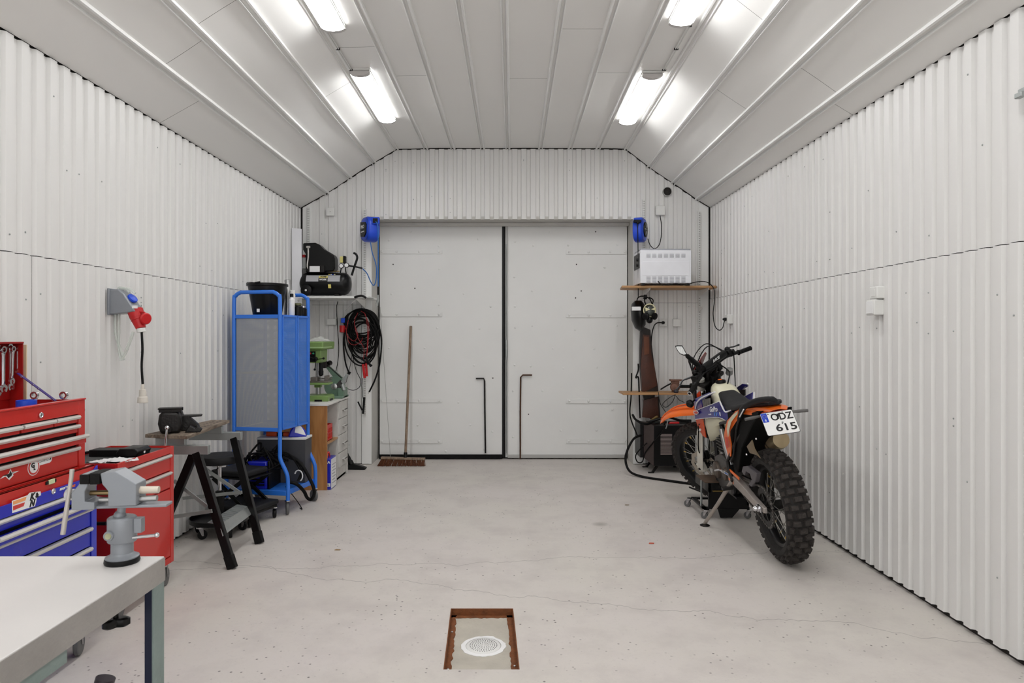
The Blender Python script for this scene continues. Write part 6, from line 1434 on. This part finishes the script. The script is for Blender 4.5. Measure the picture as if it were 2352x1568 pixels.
m = MB(); m.tube([(.92,-.03,.74),(1.10,-.07,.60),(1.06,-.10,.42),(.85,-.13,.50),(.68,-.12,.58),(.58,-.10,.625)], .021, 10, smooth=6); m.build('exhaust_pipe', mat('titanium pipe', (150,138,120), .35, .7, .2, 8), mc)
m = MB(); m.lathe([(.022,0),(.05,.05),(.058,.09),(.062,.40),(.052,.45),(.020,.455)], (.57,-.10,.625), (-.97,-.03,.19), 28); sl_ = m.build('silencer', mat('champagne silencer', (168,150,118), .38, .5, .12, 10), mc)
m = MB(); m.lathe([(.0635,.33),(.0635,.342)], (.57,-.10,.625), (-.97,-.03,.19), 28, cap=False); m.build('silencer_band', DARKM, sl_)
# inner mudguard, air box
m = MB(); m.prism([(.02,-.10,.925),(-.17,-.10,.955),(-.15,-.10,.92),(-.02,-.10,.86),(.12,-.10,.76),(.27,-.10,.66),(.37,-.10,.53),(.43,-.10,.47),(.49,-.10,.55),(.47,-.10,.88)], (0,0,0), (0,.20,0)); m.build('inner_mudguard', mat('matt black plastic', (4,4,4), .7, spec=.15), mc, bevel=.006)
m = MB(); m.shell([I(1727,1010,.105), I(1733,1030,.105), I(1746,1052,.105), I(1738,1045,.105), I(1722,1040,.105), I(1715,1025,.105)], (0,-.004,0), .004); m.build('heat_panel', mat('tan heat shield', (120,104,80), .5, .2, .2, 14), mc)
# rear fender
def arch(x, z, hw, rise, th=.004, n=9): 
    top_ = [(x, hw-2*hw*k/(n-1), z+rise*(1-((k/(n-1))*2-1)**2)) for k in range(n)]; return top_+[(x+.0, y, zz-th) for x_, y, zz in top_[::-1]]
m = MB(); m.ring([arch(.28,.905,.105,.015), arch(.10,.93,.112,.022), arch(-.04,.95,.105,.022), arch(-.14,.956,.085,.018), arch(-.205,.950,.052,.010)]); rf = m.build('rear_fender', ORANGE, mc)
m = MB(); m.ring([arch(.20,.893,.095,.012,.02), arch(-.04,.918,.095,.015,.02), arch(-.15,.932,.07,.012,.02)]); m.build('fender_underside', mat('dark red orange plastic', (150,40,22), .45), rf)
m = MB(); m.prism([(-.06,-.07,.94),(-.21,-.055,.950),(-.205,-.055,.915),(-.10,-.065,.895)], (0,-.07,0), (0,.075,0)); m.build('tail_lamp', mat('dark red lens', (150,22,14), .2, coat=.5), mc, bevel=.006)
for s in (-1, 1):
    m = MB(); m.tube([(-.16,.09*s,.925),(-.165,.13*s,.922),(-.17,.185*s,.92)], [.006,.010,.009], 10); m.build('turn_signal', mat('grey indicator', (96,94,92), .35), mc)
    m = MB(); m.shell([(-.10,.092*s,.945),(.14,.106*s,.935),(.16,.110*s,.905),(-.06,.098*s,.918)], (0,-.004*s,0), .004); m.build('fender_flank', ORANGE, mc)
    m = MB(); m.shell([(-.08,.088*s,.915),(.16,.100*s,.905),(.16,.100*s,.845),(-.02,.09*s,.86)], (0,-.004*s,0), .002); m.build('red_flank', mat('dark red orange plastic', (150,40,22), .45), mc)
for s in (-1, 1):       # side number panels, cream over orange
    q = lambda u, v, y: (lambda p: Vector((p.x, p.y*s, p.z)))(I(u, v, y))
    m = MB(); m.shell([q(1700,938,.115), q(1686,948,.13), q(1670,966,.138), q(1665,985,.138), q(1663,1000,.136), q(1666,1020,.13), q(1672,1046,.12), q(1678,1048,.12), q(1679,1020,.125), q(1675,998,.13), q(1677,980,.13), q(1688,960,.125), q(1703,950,.11)], (0,-.006*s,0), .004); sp2 = m.build('side_panel', ORANGE, mc)
    m = MB(); m.shell([q(1694,944,.137), q(1682,953,.142), q(1672,968,.145), q(1669,985,.145), q(1672,1003,.142), q(1674,985,.142), q(1680,967,.14), q(1693,951,.135)], (0,-.003*s,0), .002); m.build('cream_decal', CREAM, sp2)
    m = MB(); m.shell([q(1665,1003,.146), q(1669,1004,.146), q(1673,1025,.142), q(1669,1030,.142)], (0,-.002*s,0), 0); m.build('red_decal', mat('bright red decal', (206,44,24), .4), sp2)
m = MB(); m.tube([I(1698,962,.12), I(1702,948,.125), I(1709,935,.12), I(1728,924,.10), I(1750,918,.07), I(1775,917,.04), I(1785,924,.01)], [.014,.018,.018,.014], 10, smooth=5); m.build('grab_strap', SEATM, mc)
m = MB(); m.tube([I(1699,957,.136), I(1708,940,.139)], .004, 6); m.build('strap_print', PAPER, mc)
m = MB(); m.tube([I(1698,962,.115), I(1692,985,.11), I(1686,1040,.11), I(1680,1060,.12)], .008, 8, smooth=4); m.build('rear_strut', DARKM, mc)
# plate
pc_ = Vector((-.275,.024,.892)); pu = Vector((.60,0,.80)).normalized(); px_ = Vector((0,-1,0)); pn_ = px_.cross(pu)
pn_ = Vector((-pu.z,0,pu.x)) if Vector((-pu.z,0,pu.x)).x < 0 else -Vector((-pu.z,0,pu.x))
def PQ(a, b, d=0): return pc_+px_*a+pu*b+pn_*d
m = MB(); n = 5; hw, hh, r = .094, .074, .010; o = []
for cx, cy, a0 in ((hw-r,hh-r,0),(-hw+r,hh-r,90),(-hw+r,-hh+r,180),(hw-r,-hh+r,270)):
    for k in range(n): a = R(a0+90*k/(n-1)); o.append((cx+r*math.cos(a), cy+r*math.sin(a)))
m.prism([PQ(a, b, -.003) for a, b in o], (0,0,0), pn_*.002); pl_ = m.build('number_plate', INK, mc, smooth=False)
m = MB(); m.prism([PQ(a*.975, b*.97, -.0015) for a, b in o], (0,0,0), pn_*.001); m.build('plate_face', mat('plate white', (238,238,236), .45), pl_, smooth=False)
m = MB(); m.prism([PQ(a, b, -.0006) for a, b in ((-.090,.070),(-.056,.070),(-.056,.012),(-.090,.012))], (0,0,0), pn_*.0006); eb = m.build('blue_band', mat('plate blue', (20,62,190), .4), pl_, smooth=False)
m = MB()
for k in range(12): a = 2*PI*k/12; m.box(PQ(-.073+.010*math.cos(a), .050+.010*math.sin(a), .0006), (.0018,.0018,.0018))
o = m.build('stars', mat('plate yellow', (230,210,60), .5), pl_); o['kind'] = 'stuff'
text('S', .018, PAPER, pl_, PQ(-.073,.024,.0004), px_, pu, bold=.0008, ext=.0003)
text('ODZ', .062, INK, pl_, PQ(.022,.036,-.0002), px_, pu, bold=.0012, ext=.0004, maxw=.125)
text('615', .062, INK, pl_, PQ(.026,-.034,-.0002), px_, pu, bold=.0012, ext=.0004, maxw=.118)
m = MB(); m.lathe([(.006,0),(.006,.0015)], PQ(.015,.0,-.0005), pn_, 12); m.build('plate_stamp', GALV, pl_)
m = MB()
for a, b in ((-.048,.062),(.035,.064),(.012,-.006)): m.lathe([(.004,0),(.003,.002)], PQ(a, b, -.0003), pn_, 8)
m.build('plate_screws', DARKM, pl_)['kind'] = 'stuff'
m = MB(); m.bar((-.10,0,.93), PQ(0,.02,-.004), .06, .006, (0,1,0)); m.build('plate_holder', BLACK, mc)
# seat
def oval_sec(x, hw, zb_, zt_, n=20, p=3.2, dx=0):
    o = []
    for k in range(n):
        a = 2*PI*k/n; ca, sa = math.cos(a), math.sin(a); yy = hw*math.copysign(abs(ca)**(2/p), ca); hz_ = (zt_-zb_)/2; zz = (zt_+zb_)/2+hz_*math.copysign(abs(sa)**(2/p), sa)
        o.append((x+dx*(zz-zb_), yy, zz))
    return o
m = MB(); m.ring([oval_sec(.775,.048,.972,.992), oval_sec(.74,.068,.935,.99), oval_sec(.64,.083,.893,.966), oval_sec(.53,.098,.872,.935), oval_sec(.42,.102,.882,.930), oval_sec(.28,.100,.905,.948), oval_sec(.15,.095,.93,.972), oval_sec(-.02,.082,.955,.995), oval_sec(-.12,.062,.97,1.005), oval_sec(-.17,.04,.98,1.0)]); m.build('seat', SEATM, mc, ang=60)
# tank
m = MB(); m.ring([oval_sec(.50,.08,.74,.865), oval_sec(.62,.097,.74,.925), oval_sec(.72,.104,.76,.975), oval_sec(.80,.100,.80,1.025), oval_sec(.88,.082,.84,1.045), oval_sec(.95,.045,.90,1.03)]); m.build('fuel_tank', CREAM, mc, ang=60)
m = MB(); m.lathe([(.036,0),(.038,.012),(.034,.022),(.02,.026)], (.87,0,1.035), (0,0,1), 24); tc2 = m.build('tank_cap', BLACK, mc); m = MB(); m.box((.85,.01,1.065),(.02,.024,.006)); m.build('cap_tag', ORANGE, tc2)
for s in (-1, 1):
    q = lambda u, v, y: (lambda p: Vector((p.x, p.y, p.z) if s > 0 else (p.x+.06, -p.y*1.2, p.z+.02)))(I(u, v, y*.75))
    th_ = (0, -.006*s, 0)
    m = MB(); m.shell([q(1599,943,.2), q(1620,933,.19), q(1653,921,.155), q(1660,934,.14), q(1667,946,.128), q(1683,940,.118), q(1675,955,.12), q(1669,966,.128), q(1651,958,.155), q(1620,959,.19), q(1597,962,.205), q(1595,948,.21)], th_, .004); sh1 = m.build('radiator_shroud', NAVY, mc)
    m = MB(); m.shell([q(1594,917,.2), q(1603,912,.195), q(1613,908,.18), q(1628,901,.165), q(1640,902,.155), q(1630,908,.185), q(1610,917,.2), q(1612,928,.2), q(1613,935,.195), q(1599,941,.2), q(1595,940,.205)], th_, .003); m.build('upper_shroud', NAVY, mc)
    m = MB(); m.tube([q(1597,938,.208), q(1601,924,.208), q(1611,914,.200), q(1626,907,.18), q(1642,900,.155)], .0055, 6, smooth=4); m.tube([q(1596,944,.212), q(1612,937,.20), q(1633,929,.18), q(1653,921,.16)], .0022, 5, smooth=3); m.tube([q(1653,921,.160), q(1659,934,.148), q(1667,946,.134), q(1683,939,.124)], .0055, 6, smooth=3); m.tube([q(1597,963,.207), q(1620,960,.193), q(1651,958.5,.158), q(1669,967,.132)], .0022, 5, smooth=3); m.build('white_edging', PAPER, mc)
    m = MB(); m.shell([q(1611,917,.185), q(1632,914,.165), q(1632,928,.165), q(1615,935,.18)], th_, 0); rd = m.build('radiator', BLACK, mc)
    for k in range(7):
        t = (k+.5)/7; a = q(1611,917,.19).lerp(q(1632,914,.17), t); b = q(1615,935,.186).lerp(q(1632,928,.17), t); m = MB(); m.bar(a, b, .004, .006, (0,1,0)); m.build('louvre', mat('grey louvre', (150,146,140), .5), rd)
    m = MB(); m.shell([q(1598,963,.2), q(1613,962,.18), q(1618,985,.155), q(1621,1005,.135), q(1611,999,.14), q(1602,978,.17)], th_, .003); spo = m.build('lower_spoiler', mat('orange red graphic', (222,84,38), .4), mc)
    m = MB(); m.shell([q(1621,961,.150), q(1645,960,.145), q(1668,968,.125), q(1656,975,.128), q(1652,990,.12), q(1650,1001,.112), q(1631,1013,.12), q(1625,995,.135), q(1620,975,.15)], (0,-.05*s,0), .018); m.build('tank_flank', CREAM, mc, ang=60)
    if s == 1:
        def sk(u0, v0, y0, body, size, mt, par, u1, v1, y1, **kw):
            a = I(u0, v0, y0*.75+.003); b = I(u1, v1, y1*.75+.003); xd = (b-a).normalized(); ym = (y0+y1)/2*.75; yd = (I((u0+u1)/2, (v0+v1)/2-8, ym)-I((u0+u1)/2, (v0+v1)/2, ym)).normalized()
            return text(body, size, mt, par, (a+b)/2, xd, yd, **kw)
        sk(1624,941,.198,'GoPro',.060,PAPER,sh1,1655,939,.168,bold=.0012,maxw=.155)
        sk(1624,951.5,.199,'Be a HERO',.016,PAPER,sh1,1637,951,.190,maxw=.06)
        for k, c_ in enumerate(((60,130,220),(70,150,225),(30,80,220),(236,236,240))):
            m = MB(); cpt = I(1641+4.2*k, 950.5, (.186-.0035*k)*.75+.002); m.box(cpt, (.016,.002,.024)); m.build('badge', mat('badge %d %d' % (k, c_[0]), c_, .4), sh1)
        m = MB(); m.shell([I(1593,943,0.1650), I(1602,943,0.1605), I(1605,948,0.1590), I(1601,952,0.1598), I(1594,951,0.1650)], (0,.002,0), 0); bl_ = m.build('white_badge', PAPER, sh1)
        m = MB(); m.shell([I(1595,945,0.1673), I(1600,944.5,0.1665), I(1603,948,0.1650), I(1600,950,0.1650), I(1595,949,0.1665)], (0,.002,0), 0); m.build('red_badge', mat('bright red decal', (206,44,24), .4), sh1)
        sk(1601,974.5,.187,'KTM',.017,INK,spo,1611,975,.18,bold=.0006,maxw=.045)
        sk(1603,986,.180,'AID',.026,PAPER,spo,1613,987,.165,bold=.0014,maxw=.05)
# ---- steered front end
k_ = KA; ax0 = Vector((1.47,0,.352))
def T(t, y=0, back=0.0): return ax0+k_*t+Vector((-.895,0,-.446))*back+Vector((0,y,0))
GUARD = mat('white fork guard', (222,218,206), .45, 0, .06, 12)
for s in (-1, 1):
    y = .094*s
    m = MB(S); m.tube([T(.10,y), T(.40,y)], .0235, 14); lg = m.build('fork_slider', STEEL, mc)
    m = MB(S); m.tube([T(.36,y),T(.38,y),T(.60,y),T(.84,y)], [.031,.029,.0285,.0275], 18); m.build('fork_tube', mat('silver fork tube', (186,184,178), .35, .35, .06, 10), mc)
    m = MB(S); m.ring([[T(t, y+yy, bk) for yy, bk in ((.034*s,.03),(.036*s,-.02),(.0,-.038),(-.02*s,-.034),(-.016*s,-.028),(0,-.030),(.029*s,-.016),(.028*s,.03))] for t in (.0,.1,.30,.36)]); m.bb
    m.build('fork_guard', GUARD, mc)
    m = MB(S); m.box(T(0,y), (.07,.036,.075)); m.cyl(T(0,y-.02*s), T(0,y+.03*s), .02); m.build('axle_clamp', GUARD, mc, bevel=.006)
m = MB(S); m.box(T(.60,0,.01), (.10,.27,.04), Matrix.Rotation(R(-26.5),3,'Y')); m.build('lower_clamp', DARKM, mc, bevel=.01)
m = MB(S); m.box(T(.80,0,.01), (.10,.26,.035), Matrix.Rotation(R(-26.5),3,'Y')); m.build('upper_clamp', DARKM, mc, bevel=.01)
for s in (-1, 1):
    m = MB(S); m.lathe([(.032,0),(.034,.01),(.034,.035),(.03,.04)], T(.70,.094*s), k_, 20); m.build('fork_ring', CHROME, mc)
    m = MB(S); m.tube([T(.82,.04*s,.03), T(.89,.04*s,.035)], .02, 10); m.build('bar_riser', DARKM, mc)
# brake disc with wavy edge (left)
m = MB(S); n = 60; o_ = [Vector((1.47+(.125+.005*math.cos(9*2*PI*k/n))*math.sin(2*PI*k/n), .060, .352+(.125+.005*math.cos(9*2*PI*k/n))*math.cos(2*PI*k/n))) for k in range(n)]; i_ = [Vector((1.47+(.092+.006*math.cos(9*2*PI*k/n))*math.sin(2*PI*k/n), .060, .352+(.092+.006*math.cos(9*2*PI*k/n))*math.cos(2*PI*k/n))) for k in range(n)]
m.ring([o_, i_, [p+Vector((0,.004,0)) for p in i_], [p+Vector((0,.004,0)) for p in o_]], loop=True)
for k in range(6): a = 2*PI*k/6; m.bar((1.47+.045*math.sin(a),.058,.352+.045*math.cos(a)), (1.47+.094*math.sin(a+.2),.061,.352+.094*math.cos(a+.2)), .012, .004, (0,1,0))
m.build('brake_disc', mat('worn disc steel', (170,162,150), .35, .7, .1, 20), fw_)
m = MB(S); m.box((1.40,.075,.45),(.07,.04,.07)); m.build('brake_caliper', BLACK, mc, bevel=.01)
m = MB(S); m.tube([T(.98,.11,.06),T(.80,.14,-.02),T(.5,.135,.0),T(.2,.14,.0),(1.40,.09,.47)], .0045, 7, smooth=6); m.build('brake_hose', BLACK, mc)
# handlebar
bc_ = .93
hbp = [T(bc_-.02,.40,.115),T(bc_-.005,.27,.085),T(bc_,.16,.055),T(bc_-.015,.075,.04),T(bc_-.015,-.075,.04),T(bc_,-.16,.055),T(bc_-.005,-.27,.085),T(bc_-.02,-.40,.115)]
m = MB(S); m.tube(hbp, .014, 12, smooth=4); hb_ = m.build('handlebar', BLACK, mc)
m = MB(S); m.tube([T(bc_+.035,.14,.05), T(bc_+.035,-.14,.05)], .028, 14); pd_ = m.build('bar_pad', BLACK, hb_)
a = S(T(bc_+.045,.07,.075)); b = S(T(bc_+.045,-.07,.075)); text('RACE', .034, PAPER, pd_, (a+b)/2+Vector((-.012,.004,.012)), b-a, (S(T(1.1,0,0))-S(T(.9,0,0))), bold=.0012)
for s in (-1, 1):
    e0 = T(bc_-.02,.405*s,.116); e1 = T(bc_-.010,.285*s,.09)
    m = MB(S); m.tube([e0, e0.lerp(e1,.08), e1, e1.lerp(e0,-.06)], [.0185,.0165,.0165,.022], 16)
    for q_ in range(9): pt = e0.lerp(e1,(q_+1)/10.5); m.lathe([(.0162,-.003),(.0178,0),(.0162,.003)], pt, e1-e0, 12)
    gp = m.build('grip', RUBB, hb_)
    m = MB(S); m.lathe([(.010,-.001),(.0165,-.001),(.0165,-.004),(.010,-.004)], e0, e1-e0, 16, cap=False); m.build('grip_ring', CHROME, gp)
    pv = T(bc_-.0,.235*s,.02); m = MB(S); m.tube([pv, T(bc_-.01,.30*s,-.015), T(bc_-.02,.36*s,.0), T(bc_-.025,.415*s,.01)], [.008,.006,.006,.008], 8, smooth=4); m.build('lever', mat('dark lever', (60,60,62), .35, .5), hb_)
    m = MB(S); m.box(T(bc_-.002,.225*s,.05), (.06,.06,.045)); m.box(T(bc_+.02,.20*s,.05), (.04,.04,.04)); m.ball(T(bc_+.03,.215*s,.03), .022); m.build('control_housing', BLACK, hb_, bevel=.008)
# mirror (left), cables
me0 = S(T(bc_,.21,.06)); mm_ = BMI @ P(1604, 840, (BM @ me0).y-.02)
pa = BMI @ P(1573, 812, (BM @ me0).y-.09)
m = MB(); m.tube([me0, mm_, mm_.lerp(pa,.3), mm_.lerp(pa,.75), pa], [.010,.020,.021,.017,.010], 10, smooth=4); mi = m.build('mirror_arm', BLACK, mc)
yM = (BM @ me0).y-.10
out = [(1550,794),(1556,792.5),(1567,793),(1573,804),(1578,815),(1572,817),(1562,813),(1556,806)]
m = MB(); m.prism([BMI @ P(u, v, yM) for u, v in out], BM.to_3x3().inverted() @ Vector((0,0,0)), BM.to_3x3().inverted() @ Vector((.004,.012,0))); mh = m.build('mirror_shell', BLACK, mc, bevel=.003)
cu_ = sum(u for u, v in out)/8; cv_ = sum(v for u, v in out)/8
m = MB(); m.prism([BMI @ P(cu_+(u-cu_)*.84, cv_+(v-cv_)*.80, yM-.0015) for u, v in out], (0,0,0), BM.to_3x3().inverted() @ Vector((0,.0012,0))); m.build('mirror_glass', mat('mirror glass', (235,238,238), .03, 1, 0, 1, rvar=0), mh, smooth=False)
def cable(l, r=.0045, name='cable'): m = MB(); m.tube(l, r, 7, smooth=6); return m.build(name, BLACK, mc)
cable([S(T(bc_,-.22,.03)), S(T(.98,-.14,-.10)), S(T(.80,-.02,-.13)), S(T(.62,.0,-.07)), (1.0,.02,.80)]); cable([S(T(bc_,.22,.03)), S(T(1.02,.16,-.06)), S(T(.9,.05,-.13)), S(T(.7,.0,-.08)), (1.02,-.03,.8)]); cable([S(T(bc_,-.2,.06)), S(T(.95,-.22,.08)), S(T(.78,-.18,.12)), (.86,-.10,1.0)]); cable([S(T(bc_+.02,-.18,.02)), S(T(1.06,-.05,-.05)), S(T(1.0,.12,-.05)), S(T(.82,.10,-.05))], .004)
cable([S(T(.96,.0,.08)), S(T(.88,-.06,.14)), (.84,-.06,1.08), (.82,-.03,1.02)], .005)
m = MB(S); m.box(T(.88,-.0,.0), (.09,.11,.05)); m.box(T(.86,-.10,.02), (.05,.05,.07)); m.ball(T(.84,.02,.09), .03); m.build('meter_unit', BLACK, mc, bevel=.01)
m = MB(S); m.lathe([(.02,0),(.028,.01),(.026,.05),(.018,.055)], T(.80,-.13,.10), (-.5,0,.8), 16); m.build('fluid_pot', mat('grey reservoir', (150,150,148), .4, .3), mc)
m = MB(S); m.tube([T(.78,0,.03),T(.84,0,.03)], .022, 16); m.build('stem_nut', CHROME, mc)
# headlight mask (orange with black), front fender
m = MB(S)
ms = lambda t, y, b: T(t, y, b)
m.ring([[ms(t, y*sc, b) for y, b in ((.09,-.03),(.085,-.075),(.05,-.11),(-.05,-.11),(-.085,-.075),(-.09,-.03),(-.08,-.02),(-.045,-.095),(.045,-.095),(.08,-.02))] for t, sc in ((.56,.75),(.64,1),(.74,1.05),(.84,.85),(.88,.5))]); hm = m.build('headlight_mask', BLACK, mc)
m = MB(S); m.prism([T(.86,.06,-.09), T(.99,.03,-.03), T(1.02,0,-.02), T(.99,-.03,-.03), T(.86,-.06,-.09)], (0,0,0), (.006,0,.0)); m.build('screen', mat('dark red screen', (150,36,24), .3), mc)
for s in (-1, 1):
    if s < 0: m = MB(S); m.shell([T(.60,.115*s,-.02), T(.70,.125*s,-.03), T(.82,.125*s,-.02), T(.80,.125*s,.02), T(.66,.120*s,.02)], (0,.004,0), .002); m.build('mask_strap', BLACK, mc)
    m = MB(S); m.shell([T(.58,.13*s,.0), T(.72,.135*s,-.01), T(.76,.135*s,.02), T(.66,.13*s,.03)], (0,.004,0), .002); m.build('orange_flank', mat('red orange plastic', (226,70,24), .35), mc)
    m = MB(S); m.tube([T(.66,.11*s,-.03), T(.655,.18*s,-.03)], .008, 8); m.lathe([(.012,0),(.03,.012),(.032,.03),(.02,.045)], T(.655,.175*s,-.03), (0,s,0), 16); m.build('turn_signal', BLACK, mc)
def fsec(p, hw, rise, drop, th=.005):
    n = 9; tp = [Vector((p[0], hw-2*hw*k/(n-1), p[1]+rise*(1-((k/(n-1))*2-1)**2)-drop*abs((k/(n-1))*2-1)**3)) for k in range(n)]; return tp+[v-Vector((0,0,th)) for v in tp[::-1]]
FZ = .0
m = MB(S); m.ring([fsec((1.10,.755),.055,.008,.01), fsec((1.20,.80),.065,.012,.015), fsec((1.32,.825),.075,.016,.02), fsec((1.46,.835),.085,.018,.022), fsec((1.59,.828),.085,.018,.02), fsec((1.69,.80),.072,.015,.018), fsec((1.77,.755),.045,.01,.01), fsec((1.805,.73),.015,.004,.004)]); ffn = m.build('front_fender', ORANGE, mc, ang=50)
m = MB(S); m.tube([(1.30,.03,.845),(1.46,.035,.856),(1.58,.034,.85),(1.68,.028,.822),(1.77,.015,.768)], .006, 6, smooth=4); m.tube([(1.30,-.03,.845),(1.46,-.035,.856),(1.58,-.034,.85),(1.68,-.028,.822),(1.77,-.015,.768)], .006, 6, smooth=4); m.build('fender_ridges', ORANGE, ffn)
# side stand
ka = I(1682,1104,.13); f0 = BM @ ka; kf = BMI @ Vector(((1619-VX)/FP*(2195.2/(1207-VY)), 2195.2/(1207-VY), .006))
m = MB(); m.tube([ka, ka.lerp(kf,.5), kf+Vector((0,0,.01))], [.015,.0135,.0125], 12); ks = m.build('side_stand', mat('scuffed alloy', (168,160,152), .4, .6, .12, 20), mc)
m = MB(); m.lathe([(.034,0),(.036,.004),(.014,.014)], BM.inverted() @ (BM @ kf-Vector((0,0,.004))), BM.to_3x3().inverted() @ Vector((0,0,1)), 16); m.build('stand_foot', DARKM, ks)
m = MB(); m.tube([I(1672,1060,.12), I(1676,1080,.125), I(1684,1104,.13)], .014, 8, smooth=3); m.build('stand_bracket', DARKM, mc)
for u, v in ((1738,1007),(1716,1043)): m = MB(); m.lathe([(.008,0),(.006,.006)], I(u, v, .1)+Vector((-.0,.002,0)), (0,1,0), 10); m.build('panel_bolt', CHROME, mc)
# floor litter seen in the photograph
lr = random.Random(8)
for k, (u, v, c_, lab) in enumerate(((1496,1248,(196,84,60),'small reddish flake lying on the open floor right of centre'),(1440,1160,(128,112,88),'tiny brown chip on the floor well in front of the motorcycle'),(775,1263,(150,120,80),'small brown wood chip on the floor left of centre'))):
    Y = 2195.2/(v-VY); t = thing('floor_chip', ((u-VX)/FP*Y, Y, 0), lab, 'chip', 'chips on the floor')
    m = MB(); m.prism([(-.018,-.006,.001),(.014,-.008,.001),(.02,.004,.001),(-.01,.009,.001)], (0,0,0), (0,0,.004)); m.build('chip', mat('chip %d' % k, c_, .7), t)
